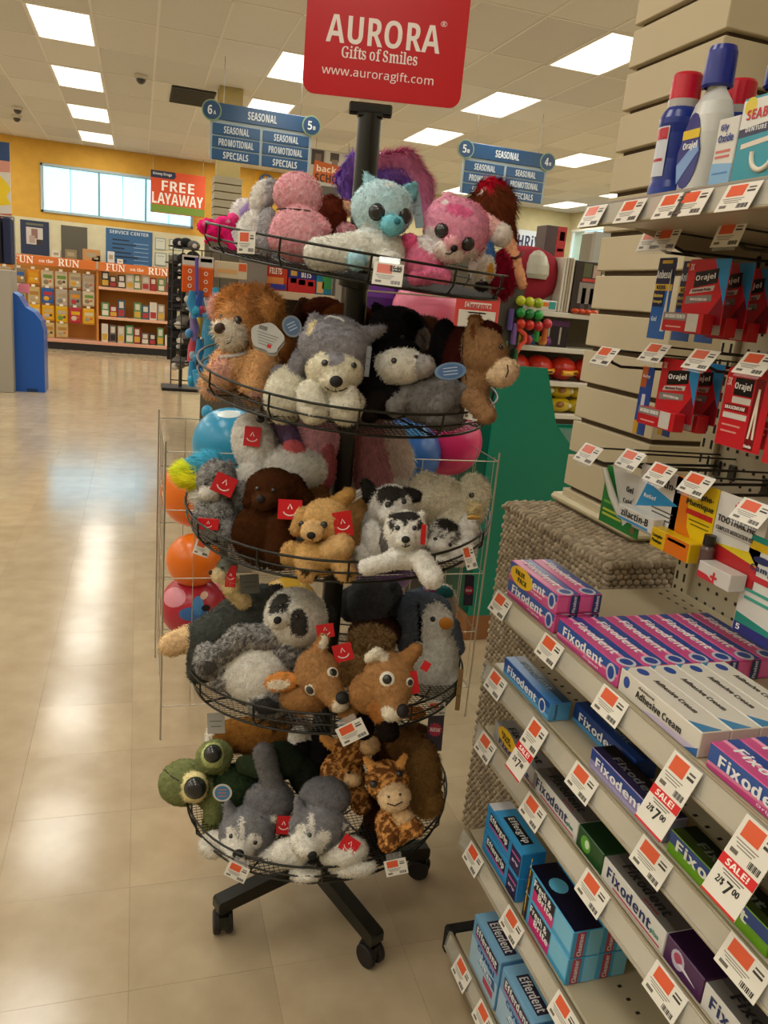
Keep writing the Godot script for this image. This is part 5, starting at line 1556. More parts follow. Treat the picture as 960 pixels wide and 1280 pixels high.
	var d1 := carton("denture_adhesive_box", "grey denture adhesive carton with a yellow value pack oval on the third shelf", S, "8d8b8a", [["front", "a3a09e", 0, 0, 1, 0, 1, 1, 0, 1], ["front", "e0b42a", "disc", 0.3, 0.78, 1.1, 0.5], ["front", "b04a52", 0.2, 0.06, 0.95, 0.06, 0.95, 0.14, 0.2, 0.14]], [["front", "Fixodent", 0.5, 0.3, 0.7, 0.32, "20305f"], ["front", "VALUE", 0.28, 0.9, 0.2, 0.18, "1b1b1b"], ["front", "PACK", 0.32, 0.68, 0.2, 0.18, "1b1b1b"], ["top", "Fixodent", 0.5, 0.5, 0.66, 0.4, "1f1c1e"]])
	stand(d1, Vector3(0.178, 0.034, 0.04), -1.13, SHELF_Y[2])
	var gs := Vector3(0.128, 0.036, 0.045)
	var silver := carton("silver_adhesive_box", "silver denture adhesive carton with a leafy green end on the third shelf", Vector3(0.15, 0.036, 0.045), "c6c3be", sil, sw, "silver adhesive boxes")
	stand(silver, Vector3(0.15, 0.036, 0.045), -0.98, SHELF_Y[2])
	var ge := carton("box_end_wrap", "dark green tapered end wrap with a leaf emblem on the silver carton", Vector3(0.072, 0.037, 0.046), "1f4d22", [["front", "5da23a", "disc", 0.35, 0.5, 0.36, 0.36], ["front", "cfe2c0", "disc", 0.4, 0.55, 0.16, 0.2], ["top", "14301a", 0, 0, 1, 0, 1, 1, 0, 1]], [])
	stand(ge, Vector3(0.072, 0.037, 0.046), -0.868, SHELF_Y[2], 0.6675)
	var s2 := dup(silver, Vector3.ZERO, Basis.IDENTITY, "silver denture adhesive carton between the green and purple end wraps")
	stand(s2, Vector3(0.15, 0.036, 0.045), -0.756, SHELF_Y[2])
	var pe := carton("box_end_wrap", "dark purple end wrap with a round tooth emblem on the silver carton", Vector3(0.074, 0.037, 0.046), "4a2350", [["front", "b9b2c6", "disc", 0.36, 0.55, 0.34, 0.36], ["front", "a83a5c", "disc", 0.36, 0.6, 0.22, 0.2], ["front", "d5d0dc", 0.36, 0.4, 0.85, 0.3, 0.45, 0.55], ["top", "2a1430", 0, 0, 1, 0, 1, 1, 0, 1]], [])
	stand(pe, Vector3(0.074, 0.037, 0.046), -0.643, SHELF_Y[2], 0.6675)
	stand(dup(silver, Vector3.ZERO, Basis.IDENTITY, "silver denture adhesive carton next to the purple end wrap, camera side"), Vector3(0.15, 0.036, 0.045), -0.53, SHELF_Y[2])
	var be := carton("box_end_wrap", "dark blue end wrap at the camera end of the third shelf", Vector3(0.074, 0.037, 0.046), "1d3566", [["top", "14203a", 0, 0, 1, 0, 1, 1, 0, 1]], [])
	stand(be, Vector3(0.074, 0.037, 0.046), -0.415, SHELF_Y[2], 0.6675)
	# fourth shelf
	var E1 := Vector3(0.15, 0.052, 0.05)
	var e1 := carton("denture_cleanser_box", "lower bright blue adhesive box with a white-on-black name, fourth shelf", E1, "2f8fd0", [["front", "14121c", 0.1, 0.4, 0.66, 0.4, 0.66, 0.86, 0.1, 0.86], ["front", "c23a8a", 0.1, 0.3, 0.66, 0.3, 0.66, 0.38, 0.1, 0.38], ["front", "2a2350", 0.74, 0, 1, 0, 1, 0.9, 0.74, 0.9], ["front", "c25ab0", 0.76, 0.62, 0.98, 0.62, 0.98, 0.7, 0.76, 0.7], ["top", "3fa4e0", 0, 0, 1, 0, 1, 1, 0, 1], ["top", "14121c", 0.3, 0.2, 0.85, 0.2, 0.85, 0.72, 0.3, 0.72], ["top", "e6e6ea", 0, 0, 0.16, 0, 0.16, 1, 0, 1]],
		[["front", "Effergrip", 0.38, 0.63, 0.5, 0.34, "f4f4f6"], ["front", "grip", 0.87, 0.4, 0.16, 0.14, "d9c6e6"], ["top", "Effergrip", 0.575, 0.46, 0.48, 0.36, "f4f4f6"]], "bright blue adhesive boxes")
	stand(e1, E1, -1.125, SHELF_Y[3])
	stand(dup(e1, Vector3.ZERO, Basis.IDENTITY, "upper bright blue adhesive box with a white-on-black name, fourth shelf"), E1, -1.125, SHELF_Y[3] + 0.053)
	for k in 7:
		var lb := MB.new()
		lb.box(Vector3.ZERO, Vector3(0.0012, 0.0005, 0.04), hx("33313a"))
		piece(e1, "barcode_bar", lb, mat("flat"), Vector3(-0.071 + 0.0026 * k, E1.y + 0.0006, 0))
	var E2 := Vector3(0.155, 0.052, 0.055)
	var f1 := carton("denture_cleanser_box", "dark navy, pink and blue denture cleanser box in the two-high stack", E2, "4aa7d8", [["front", "2a2436", 0, 0, 0.1, 0, 0.1, 1, 0, 1], ["front", "d3317c", 0.16, 0.04, 0.62, 0.04, 0.62, 0.5, 0.16, 0.5], ["front", "191622", 0.16, 0.5, 0.5, 0.4, 0.62, 0.5, 0.62, 0.96, 0.16, 0.96], ["front", "7cc4e6", 0.64, 0.2, 1, 0.2, 1, 1, 0.64, 1], ["top", "15132a", 0, 0, 1, 0, 1, 1, 0, 1], ["top", "5fb6dc", "disc", 0.36, 0.5, 0.34, 0.3], ["end", "b0455c", 0.14, 0, 0.42, 0, 0.42, 1, 0.14, 1], ["end", "7ec6e8", 0.55, 0, 1, 0, 1, 1, 0.55, 1]],
		[["front", "Fresh &", 0.36, 0.76, 0.38, 0.26, "f4f4f6"], ["front", "Brite", 0.44, 0.46, 0.32, 0.26, "f4f4f6"], ["front", "Fresh", 0.05, 0.5, 0.6, 0.05, "e6c634", 90], ["end", "Cleanser", 0.28, 0.5, 0.8, 0.16, "e6e2ea", 90]], "navy and pink denture cleanser boxes")
	for k in 4:
		var o: Node3D = f1 if k == 0 else dup(f1, Vector3.ZERO)
		stand(o, E2, -0.945, SHELF_Y[3] + 0.053 * (k % 2), 0.668 + 0.057 * (k / 2))
	# base shelf
	var E3 := Vector3(0.125, 0.115, 0.055)
	var h1 := carton("effervescent_tablet_box", "tall pale blue effervescent denture tablet box at the end of the lowest shelf", E3, "6fa8d2", [["front", "a9cbe4", 0, 0, 1, 0, 1, 0.5, 0, 0.6], ["front", "2a2340", 0.1, 0.72, 0.95, 0.72, 0.95, 0.94, 0.1, 0.94], ["front", "c04a9c", 0.1, 0.68, 0.95, 0.68, 0.95, 0.72, 0.1, 0.72], ["front", "1f5c9c", 0.3, 0.3, 0.95, 0.3, 0.9, 0.5], ["front", "c2405c", 0.55, 0.1, 0.9, 0.1, 0.9, 0.24, 0.55, 0.24], ["top", "87bce0", 0, 0, 1, 0, 1, 1, 0, 1], ["top", "2a2340", 0.2, 0.25, 0.9, 0.25, 0.9, 0.75, 0.2, 0.75]],
		[["front", "Efferdent", 0.52, 0.83, 0.74, 0.15, "f4f4f6"], ["front", "Crystal", 0.55, 0.56, 0.6, 0.14, "1d4a86"], ["front", "Clean", 0.6, 0.4, 0.44, 0.12, "eaf2f8"], ["top", "Efferdent", 0.55, 0.5, 0.6, 0.36, "f4f4f6"]], "effervescent tablet boxes")
	stand(h1, E3, -1.125, SHELF_Y[4])
	stand(dup(h1, Vector3.ZERO, Basis.IDENTITY, "pale blue effervescent tablet box on the lowest shelf, second from the end bumper"), E3, -0.992, SHELF_Y[4])
	stand(dup(h1, Vector3.ZERO, Basis.IDENTITY, "pale blue effervescent tablet box behind the end box of the lowest shelf"), E3, -0.992, SHELF_Y[4], 0.728)
	stand(dup(h1, Vector3.ZERO, Basis.IDENTITY, "pale blue effervescent tablet box on the lowest shelf, camera side"), E3, -0.862, SHELF_Y[4])
	# mouthwash shelf
	var y0 := 1.6286
	var blue := hx("1c2f86")
	var bt := thing("mouthwash_bottle", "dark blue mouthwash bottle with red shrink-wrapped cap", "bottle", Vector3(0.765, y0, -1.098), BX)
	var mb := MB.new()
	mb.lathe([[0, 0, blue], [0.028, 0], [0.031, 0.004], [0.031, 0.02, hx("22409a")], [0.028, 0.03], [0.0265, 0.06], [0.0275, 0.095], [0.03, 0.108], [0.03, 0.116], [0.026, 0.126], [0.021, 0.133], [0, 0.133]], blue, 24)
	piece(bt, "bottle", mb, mat("gloss"), Vector3.ZERO, Basis.from_scale(Vector3(1, 1, 1)))
	mb = MB.new()
	mb.lathe([[0.022, 0.129, hx("b8b4b0")], [0.0225, 0.142, hx("b8b4b0")], [0.022, 0.143, hx("c0172c")], [0.0215, 0.174, hx("c81a30")], [0.019, 0.178, hx("c81a30")], [0, 0.178, hx("a81226")]], null, 22)
	piece(bt, "cap", mb, mat("gloss"))
	mb = MB.new()
	for q in [[-0.62, 0.5, 0.035, 0.104, 0.0292, "c9ced8"], [-0.6, 0.45, 0.086, 0.102, 0.0296, "b92034"], [-0.5, 0.35, 0.056, 0.06, 0.0296, "b92034"]]:
		for k in 8:
			var a0 := lerpf(q[0], q[1], k / 8.0)
			var a1 := lerpf(q[0], q[1], (k + 1) / 8.0)
			var p0: Vector3 = Vector3(sin(a0), 0, cos(a0)) * q[4]
			var p1: Vector3 = Vector3(sin(a1), 0, cos(a1)) * q[4]
			mb.poly([p0 + Vector3.UP * q[2], p1 + Vector3.UP * q[2], p1 + Vector3.UP * q[3], p0 + Vector3.UP * q[3]], hx(q[5]), Vector3.ZERO)
	piece(bt, "label", mb, mat("gloss"))
	dup(bt, Vector3(0.845, y0, -1.078), BX, "second dark blue mouthwash bottle with red cap, half hidden behind the first")
	var rin := thing("rinse_bottle", "white oral rinse bottle with tall blue shrink cap at the shelf front", "bottle", Vector3(0.765, y0, -1.028), BX)
	mb = MB.new()
	mb.t = Transform3D(Basis.from_scale(Vector3(1, 1, 0.62)), Vector3.ZERO)
	mb.lathe([[0, 0], [0.036, 0], [0.039, 0.006], [0.039, 0.085], [0.037, 0.108], [0.031, 0.126], [0.022, 0.137], [0.017, 0.143], [0.017, 0.15], [0, 0.15]], hx("d9dad6"), 28)
	piece(rin, "bottle", mb, mat("gloss"))
	mb = MB.new()
	mb.lathe([[0.017, 0.145, hx("1d2c8c")], [0.0215, 0.148], [0.02, 0.19], [0.0175, 0.197], [0, 0.198]], hx("1d2c8c"), 20)
	piece(rin, "cap", mb, mat("gloss"))
	mb = MB.new()
	var pg := PackedVector2Array()
	for k in 20:
		var an := TAU * k / 20
		pg.append(Vector2(-0.004 + cos(an) * 0.024 * (1.0 if sin(an) < 0.3 else 0.8), 0.062 + sin(an) * 0.05))
	mb.prism(pg, 0.0236, 0.0246, hx("27307e"))
	mb.box(Vector3(-0.004, 0.084, 0.0248), Vector3(0.036, 0.012, 0.0006), hx("e2c32c"))
	mb.prism(PackedVector2Array([Vector2(-0.026, 0.045), Vector2(0.012, 0.075), Vector2(0.018, 0.06), Vector2(-0.02, 0.02)]), 0.0244, 0.0251, hx("7fa2d6"))
	piece(rin, "label", mb, mat("gloss"))
	letters(rin, "Orajel", 0.03, 0.012, Vector3(-0.002, 0.068, 0.0252), Basis.IDENTITY, hx("f2f2f2"))
	dup(rin, Vector3(0.83, y0, -0.982), BX, "white oral rinse bottle with blue cap behind the small white carton")
	dup(rin, Vector3(0.83, y0, -0.905), BX, "white oral rinse bottle with blue cap behind the teal cartons")
	var G1 := Vector3(0.04, 0.088, 0.03)
	var gb := carton("antiseptic_box", "small white and blue antiseptic carton between the rinse bottle and teal cartons", G1, "d6d4cc", [["front", "7fb0d8", 0, 0, 1, 0, 1, 0.34, 0, 0.38], ["front", "c86a60", 0.1, 0.44, 0.8, 0.44, 0.8, 0.48, 0.1, 0.48], ["front", "c86a60", 0.1, 0.52, 0.8, 0.52, 0.8, 0.56, 0.1, 0.56], ["front", "4a86c0", 0.1, 0.2, 0.85, 0.2, 0.85, 0.23, 0.1, 0.23]], [["front", "Gly", 0.36, 0.86, 0.36, 0.12, "28459a"], ["front", "Oxide", 0.5, 0.72, 0.7, 0.11, "28459a"]])
	stand(gb, G1, -0.94, y0, 0.728)
	var T1 := Vector3(0.088, 0.105, 0.03)
	var tb := carton("denture_seal_box", "teal and white denture seal carton with a curved white strip picture", T1, "1f93a8", [["front", "dcdcd6", 0, 0.62, 1, 0.62, 1, 1, 0, 1], ["front", "23294e", 0, 0.56, 1, 0.6, 1, 0.72, 0, 0.66], ["front", "d9c42e", "disc", 0.16, 0.9, 0.1, 0.1], ["front", "ded2c2", 0.1, 0.42, 0.72, 0.47, 0.72, 0.53, 0.1, 0.48]], [["front", "SEABOND", 0.52, 0.8, 0.8, 0.11, "c83444"], ["front", "DENTURE SEALS", 0.5, 0.635, 0.7, 0.05, "e6e6ea"]], "teal denture seal boxes")
	mb = MB.new()
	var ar := []
	for k in 12:
		var an := PI * (0.95 + 1.0 * k / 11.0)
		ar.append(Vector3(0.008 + cos(an) * 0.019, 0.036 + sin(an) * 0.02, T1.z * 0.5 + 0.0004))
	mb.tube(ar, 0.0035, hx("e4dccb"), 6)
	mb.t = Transform3D.IDENTITY
	piece(tb, "printed_strip", mb, mat("flat"))
	stand(tb, T1, -0.874, y0, 0.728)
	stand(dup(tb, Vector3.ZERO), T1, -0.782, y0, 0.728)
	stand(dup(tb, Vector3.ZERO), T1, -0.69, y0, 0.728)

# peg hooks, hanging packs and their flip tags
func hook(y: float, z: float, tip: float, label: String, tilt := -0.75) -> void:
	var t := thing("peg_hook", label, "hook", Vector3(GB + 0.008, y, z), Basis.IDENTITY, "peg hooks on the back panel")
	var mb := MB.new()
	var L := GB + 0.008 - tip
	mb.tube([Vector3(0, 0, 0), Vector3(-L + 0.03, -0.002, 0), Vector3(-L + 0.012, 0.004, 0), Vector3(-L, 0.016, 0)], 0.0028, hx("241f19"), 6)
	mb.box(Vector3(-0.002, -0.004, 0), Vector3(0.006, 0.03, 0.02), hx("2a251e"), 0.002)
	piece(t, "prong", mb, mat("enamel"))
	mb = MB.new()
	mb.tube([Vector3(0, 0.022, 0), Vector3(-L + 0.01, 0.026, 0)], 0.0018, hx("2a251e"), 6)
	piece(t, "tag_arm", mb, mat("enamel"))
	# clear flip holder with the tag
	mb = MB.new()
	mb.t = Transform3D(Basis(Vector3.BACK, tilt), Vector3(-L - 0.004, 0.012, 0))
	mb.box(Vector3(-0.0012, 0, 0), Vector3(0.0012, 0.044, 0.05), Color.WHITE, 0.0004)
	piece(t, "tag_holder", mb, mat("clear"))
	price_tag(Vector3(tip - 0.0065, y + 0.0145, z), Basis(Vector3.BACK, tilt) * BX, "white price tag with an orange block flipped over a peg hook", "peg hook price tags", false, 0.95)

func blister(called: String, label: String, s: Vector3, base: String, decals: Array, words: Array, at: Vector3, group := "") -> Node3D:
	# flat card with a carton at its foot; origin at the top middle, hangs down
	var t := thing(called, label, "package", at, BX, group)
	var mb := MB.new()
	var w := s.x * 0.5
	mb.prism(PackedVector2Array([Vector2(-w, -s.y), Vector2(w, -s.y), Vector2(w, -0.004), Vector2(w - 0.004, 0), Vector2(-w + 0.004, 0), Vector2(-w, -0.004)]), -0.0006, 0.0006, hx(base))
	var i := 0
	for d in decals:
		i += 1
		var pg := PackedVector2Array()
		if d[1] is String:
			for k in 16:
				pg.append(Vector2((d[2] - 0.5) * s.x + cos(TAU * k / 16) * d[4] * s.y, (d[3] - 1.0) * s.y + sin(TAU * k / 16) * d[5] * s.y))
		else:
			for k in range(1, d.size(), 2):
				pg.append(Vector2((d[k] - 0.5) * s.x * 0.98, (d[k + 1] - 1.0) * s.y))
		mb.prism(pg, 0.0, 0.0007 + 0.0001 * i, hx(d[0]))
	piece(t, "card", mb, mat("gloss"))
	for q in words:
		letters(t, q[0], q[3] * s.x, q[4] * s.y, Vector3((q[1] - 0.5) * s.x, (q[2] - 1.0) * s.y, 0.0022), Basis(Vector3.BACK, deg_to_rad(q[6] if q.size() > 6 else 0.0)), hx(q[5]), "Droid Sans", true, "lettering", 0.0004)
	return t

func boxpart(t: Node3D, called: String, at: Vector3, s: Vector3, col: String, decals: Array, words: Array) -> void:
	var mb := MB.new()
	mb.box(Vector3.ZERO, s, hx(col), 0.001)
	for d in decals:
		var pg := PackedVector2Array()
		for k in range(1, d.size(), 2):
			pg.append(Vector2((d[k] - 0.5) * s.x * 0.98, (d[k + 1] - 0.5) * s.y * 0.96))
		mb.prism(pg, 0.0, s.z * 0.5 + 0.0003, hx(d[0]))
	var b := piece(t, called, mb, mat("gloss"), at)
	for q in words:
		letters(b, q[0], q[3] * s.x, q[4] * s.y, Vector3((q[1] - 0.5) * s.x, (q[2] - 0.5) * s.y, s.z * 0.5 + 0.0006), Basis.IDENTITY, hx(q[5]), "Droid Sans", true, "lettering", 0.0004)

func peg_goods() -> void:
	var X := 0.86
	for q in [[1.575, -1.29 + 0.06, 0.845], [1.575, -1.185, 0.845], [1.575, -1.036, 0.845], [1.375, -1.228, 0.79], [1.39, -1.165, 0.845], [1.39, -1.045, 0.845], [1.395, -0.93, 0.845], [1.2, -1.222, 0.785], [1.2, -1.18, 0.845], [1.195, -1.092, 0.845], [1.2, -1.0, 0.845], [1.19, -0.875, 0.845]]:
		hook(q[0], q[1], q[2], "black wire peg hook with a clear tag holder", -0.3 if q[0] > 1.5 else -0.62)
	var an := blister("gum_gel_card", "tall navy and blue toothache gel card with yellow bands", Vector3(0.048, 0.135, 0.002), "1f5fb0", [["1b2048", 0, 0.68, 1, 0.68, 1, 1, 0, 1], ["e6bf2c", 0, 0.6, 1, 0.6, 1, 0.68, 0, 0.68], ["e6bf2c", 0.2, 0.93, 0.8, 0.93, 0.8, 0.97, 0.2, 0.97], ["1b2048", 0, 0.4, 0.62, 0.4, 0.62, 0.6, 0, 0.6], ["d9d4c2", 0.72, 0.1, 0.94, 0.1, 0.84, 0.86]],
		[["Anbesol", 0.45, 0.8, 0.84, 0.1, "eef0f4"], ["KIDS", 0.4, 0.64, 0.5, 0.05, "1b2048"], ["Maximum", 0.34, 0.54, 0.5, 0.045, "e8cf5a"], ["Strength", 0.34, 0.46, 0.5, 0.045, "e8cf5a"], ["Gel", 0.3, 0.25, 0.3, 0.06, "cfe0f0"]], Vector3(X, 1.562, -1.2))
	for k in [1, 2]:
		dup(an, Vector3(X + 0.05 * k, 1.562, -1.2), BX, ["navy and blue toothache gel card hanging right behind the front one", "rearmost navy and blue toothache gel card on its hook"][k - 1])
	var red := [["7a1420", 0.55, 0, 1, 0, 1, 0.55], ["2d8fd0", 0.62, 1, 1, 1, 1, 0.3], ["121012", 0.2, 0.56, 0.76, 0.64, 0.76, 0.86, 0.2, 0.8], ["d0ccc6", 0.12, 0.46, 0.7, 0.52, 0.72, 0.6, 0.16, 0.54], ["8a8480", 0.06, 0.3, 0.7, 0.36, 0.7, 0.46, 0.06, 0.42]]
	var rw := [["Orajel", 0.48, 0.715, 0.46, 0.11, "f2f0ec", 5], ["Instant Pain", 0.43, 0.53, 0.44, 0.045, "6a1a20", 4], ["3X", 0.12, 0.88, 0.1, 0.1, "f6c8c2"], ["MAXIMUM", 0.4, 0.38, 0.4, 0.04, "f2e8e2"]]
	var spots := [[Vector3(X, 1.558, -1.092), "red pain relief card with a blue corner under the mouthwash shelf"], [Vector3(X, 1.398, -1.115), "red pain relief card with a blue corner on the middle hook row"], [Vector3(X + 0.045, 1.398, -1.113), "red pain relief card hanging behind the middle row card"], [Vector3(X + 0.045, 1.556, -1.092), "dim red pain relief card hanging behind, under the mouthwash shelf"], [Vector3(X + 0.09, 1.552, -1.092), "dim red pain relief card hanging deepest under the mouthwash shelf"]]
	var pr: Node3D = null
	for q in spots:
		if pr == null:
			pr = blister("pain_relief_card", q[1], Vector3(0.1, 0.1, 0.002), "c8262e", red, rw, q[0], "red pain relief packs")
			boxpart(pr, "carton", Vector3(-0.014, -0.1, 0.012), Vector3(0.1, 0.03, 0.022), "c11f28", [["8c8884", 0, 0.6, 0.6, 0.6, 0.6, 1, 0, 1], ["cdc8c0", 0.62, 0.05, 0.9, 0.05, 0.9, 1, 0.62, 1], ["e8a8a0", 0.1, 0.2, 0.5, 0.2, 0.5, 0.28, 0.1, 0.28]], [["MAXIMUM STRENGTH", 0.32, 0.8, 0.5, 0.2, "f2eeea"]])
		else:
			dup(pr, q[0], BX, q[1])
	var or3 := blister("swab_pack", "red pain relief pack with two swabs in a window", Vector3(0.094, 0.118, 0.002), "c5242c", [["7a1018", 0.66, 0.02, 0.86, 0.02, 0.86, 0.9, 0.66, 0.9], ["121012", 0.2, 0.66, 0.62, 0.66, 0.62, 0.88, 0.2, 0.88], ["d6d2cc", 0.2, 0.56, 0.62, 0.56, 0.62, 0.64, 0.2, 0.64], ["7a1018", 0.06, 0.46, 0.6, 0.46, 0.6, 0.54, 0.06, 0.54], ["d6d2cc", 0.06, 0.36, 0.6, 0.36, 0.6, 0.43, 0.06, 0.43], ["e09a94", 0.08, 0.26, 0.5, 0.26, 0.5, 0.28, 0.08, 0.28], ["e09a94", 0.08, 0.18, 0.44, 0.18, 0.44, 0.2, 0.08, 0.2], ["e6dcc8", 0.7, 0.16, 0.74, 0.16, 0.79, 0.78, 0.75, 0.78], ["e6dcc8", 0.8, 0.16, 0.84, 0.16, 0.79, 0.78, 0.75, 0.78]],
		[["Orajel", 0.41, 0.77, 0.36, 0.11, "f2f0ec"], ["3X", 0.1, 0.82, 0.1, 0.1, "f6c8c2"], ["MAXIMUM", 0.32, 0.5, 0.44, 0.045, "f2e8e2"], ["Swabs", 0.76, 0.07, 0.16, 0.04, "f2f0ec"]], Vector3(X, 1.4, -0.955), "red pain relief packs")
	dup(or3, Vector3(X, 1.392, -0.852), BX, "second red swab pack on the next hook")
	dup(or3, Vector3(X + 0.05, 1.4, -0.95), BX, "red swab pack hanging behind the first swab pack")
	var tube := blister("gel_tube_card", "small blue and orange gel card on the middle hook row", Vector3(0.034, 0.12, 0.002), "2a4a9c", [["c8642c", 0, 0.7, 0.5, 0.7, 0.5, 1, 0, 1], ["d9d9e0", 0.3, 0.3, 0.6, 0.3, 0.6, 0.6, 0.3, 0.6], ["d0a030", 0.0, 0, 0.4, 0, 0.4, 0.2, 0, 0.2]], [["Baby", 0.5, 0.86, 0.6, 0.06, "f2e6e6"]], Vector3(X, 1.378, -1.2))
	dup(tube, Vector3(X + 0.05, 1.378, -1.195), BX, "blue and orange gel card hanging behind the first one")
	var z1 := blister("cold_sore_card", "green and white cold sore gel card with a slanted clear tube", Vector3(0.13, 0.112, 0.002), "16803a", [["d6d6d2", 0.14, 1, 1, 1, 1, 0.5, 0.62, 0.1], ["74bf4a", 0.06, 0.36, 0.4, 0.36, 0.4, 0.4, 0.06, 0.4], ["c9d64a", 0.06, 0.22, 0.5, 0.22, 0.5, 0.26, 0.06, 0.26], ["c9d64a", 0.06, 0.14, 0.56, 0.14, 0.56, 0.18, 0.06, 0.18], ["7a6a3c", "disc", 0.86, 0.1, 0.06, 0.06]], [["Gel", 0.66, 0.74, 0.16, 0.1, "16181a"], ["Cold", 0.64, 0.54, 0.2, 0.08, "3a3d40"]], Vector3(X + 0.012, 1.182, -1.228))
	var mb := MB.new()
	mb.tube([Vector3(-0.062, -0.008, 0.008), Vector3(-0.02, -0.05, 0.01), Vector3(0.012, -0.078, 0.01)], [0.005, 0.007, 0.0055], hx("cfd0c2"), 10)
	piece(z1, "gel_tube", mb, mat("gloss"))
	var z2 := blister("cold_sore_pack", "white canker sore gel pack with a blue triangle and carton at its foot", Vector3(0.115, 0.118, 0.002), "d9d8d4", [["2d8fcc", 0.0, 0.34, 0.2, 0.76, 1, 0.58], ["d8402c", 0.08, 0.86, 0.2, 0.98, 0.3, 0.86], ["5a5856", 0.4, 0.42, 0.92, 0.42, 0.92, 0.44, 0.4, 0.44], ["5a5856", 0.42, 0.36, 0.9, 0.36, 0.9, 0.38, 0.42, 0.38], ["5a5856", 0.44, 0.3, 0.9, 0.3, 0.9, 0.32, 0.44, 0.32]], [["zilactin-B", 0.62, 0.82, 0.7, 0.1, "1a1a1c"], ["Relief", 0.34, 0.56, 0.3, 0.06, "eef4f8"]], Vector3(X, 1.212, -1.112))
	boxpart(z2, "carton", Vector3(-0.02, -0.092, 0.014), Vector3(0.105, 0.026, 0.022), "d4d2cc", [["3f92cc", 0.02, 0.04, 0.9, 0.04, 0.9, 0.2, 0.02, 0.2]], [["zilactin-B", 0.5, 0.6, 0.76, 0.5, "17171a"]])
	var c1 := blister("antiseptic_card", "orange and yellow antiseptic liquid card with a carton at its foot", Vector3(0.105, 0.11, 0.002), "d9781c", [["e2c01c", 0.3, 1, 1, 1, 1, 0, 0.7, 0, 0.42, 0.3], ["c4282a", 0.34, 0.5, 0.96, 0.5, 0.96, 0.58, 0.34, 0.58], ["7a6a10", 0.44, 0.42, 0.92, 0.42, 0.92, 0.44, 0.44, 0.44], ["7a6a10", 0.5, 0.36, 0.92, 0.36, 0.92, 0.38, 0.5, 0.38]], [["Campho-", 0.64, 0.8, 0.56, 0.11, "1a2416"], ["Phenique", 0.64, 0.67, 0.62, 0.11, "1a2416"]], Vector3(X, 1.214, -1.018))
	boxpart(c1, "carton", Vector3(-0.01, -0.108, 0.014), Vector3(0.1, 0.032, 0.024), "d9b41c", [["d8701c", 0.38, 0, 0.98, 0, 0.98, 1, 0.38, 1], ["c4282a", 0.44, 0.7, 0.9, 0.7, 0.9, 0.86, 0.44, 0.86]], [["Campho", 0.18, 0.62, 0.26, 0.24, "1a2416"], ["Phenique", 0.18, 0.34, 0.26, 0.24, "1a2416"]])
	var t1 := blister("toothache_kit_card", "white and red toothache kit card with a red cross and tiny bottle", Vector3(0.105, 0.125, 0.002), "d8d6d0", [["b4282e", 0, 0, 1, 0, 1, 0.3, 0, 0.36], ["d9c32c", 0.1, 0.36, 1, 0.28, 0.8, 0.42], ["c8282e", 0.4, 0.82, 0.44, 0.82, 0.44, 0.94, 0.4, 0.94], ["c8282e", 0.36, 0.86, 0.48, 0.86, 0.48, 0.9, 0.36, 0.9], ["b8b4ac", 0.1, 0.5, 0.8, 0.5, 0.8, 0.52, 0.1, 0.52]], [["TOOTHACHE", 0.46, 0.68, 0.76, 0.08, "2a2624"], ["COMPLETE MEDICATION KIT", 0.46, 0.56, 0.76, 0.05, "3a3634"]], Vector3(X, 1.214, -0.915))
	mb = MB.new()
	mb.lathe([[0, -0.115], [0.011, -0.115], [0.011, -0.09], [0.007, -0.084], [0, -0.084]], hx("5a4440"), 16, Vector3(-0.038, 0, 0.014))
	piece(t1, "bottle", mb, mat("gloss"))
	mb = MB.new()
	mb.lathe([[0.0, -0.084], [0.0095, -0.084], [0.009, -0.068], [0, -0.067]], hx("1b1618"), 16, Vector3(-0.038, 0, 0.014))
	piece(t1, "bottle_cap", mb, mat("gloss"))
	boxpart(t1, "carton", Vector3(0.006, -0.118, 0.018), Vector3(0.07, 0.026, 0.03), "cfccc6", [["c03038", 0, 0, 0.6, 0, 0.3, 0.36, 0, 0.4]], [["+", 0.52, 0.4, 0.2, 0.6, "c8282e"]])
	var t2 := blister("antiseptic_pack", "white, teal and purple antiseptic pack with a yellow top band", Vector3(0.1, 0.15, 0.002), "d6d6d0", [["2a2f7c", 0, 0, 1, 0, 1, 0.1, 0, 0.16], ["1d8a7c", 0, 0.1, 1, 0.1, 1, 0.14, 0, 0.2], ["d9b41c", 0, 0.86, 1, 0.86, 1, 0.94, 0, 0.94], ["1d8a7c", 0, 0.94, 1, 0.94, 1, 1, 0, 1], ["c03038", 0.1, 0.56, 0.9, 0.56, 0.9, 0.62, 0.1, 0.62], ["3fa090", 0.1, 0.44, 0.8, 0.44, 0.8, 0.47, 0.1, 0.47], ["3fa090", 0.1, 0.36, 0.8, 0.36, 0.8, 0.39, 0.1, 0.39], ["27305f", "disc", 0.3, 0.78, 0.12, 0.035]], [["Campho", 0.42, 0.69, 0.62, 0.08, "27305f"], ["5", 0.12, 0.06, 0.08, 0.06, "f0f0f4"]], Vector3(X, 1.17, -0.835))
	t2.set_meta("group", "")
	t2.remove_meta("group")

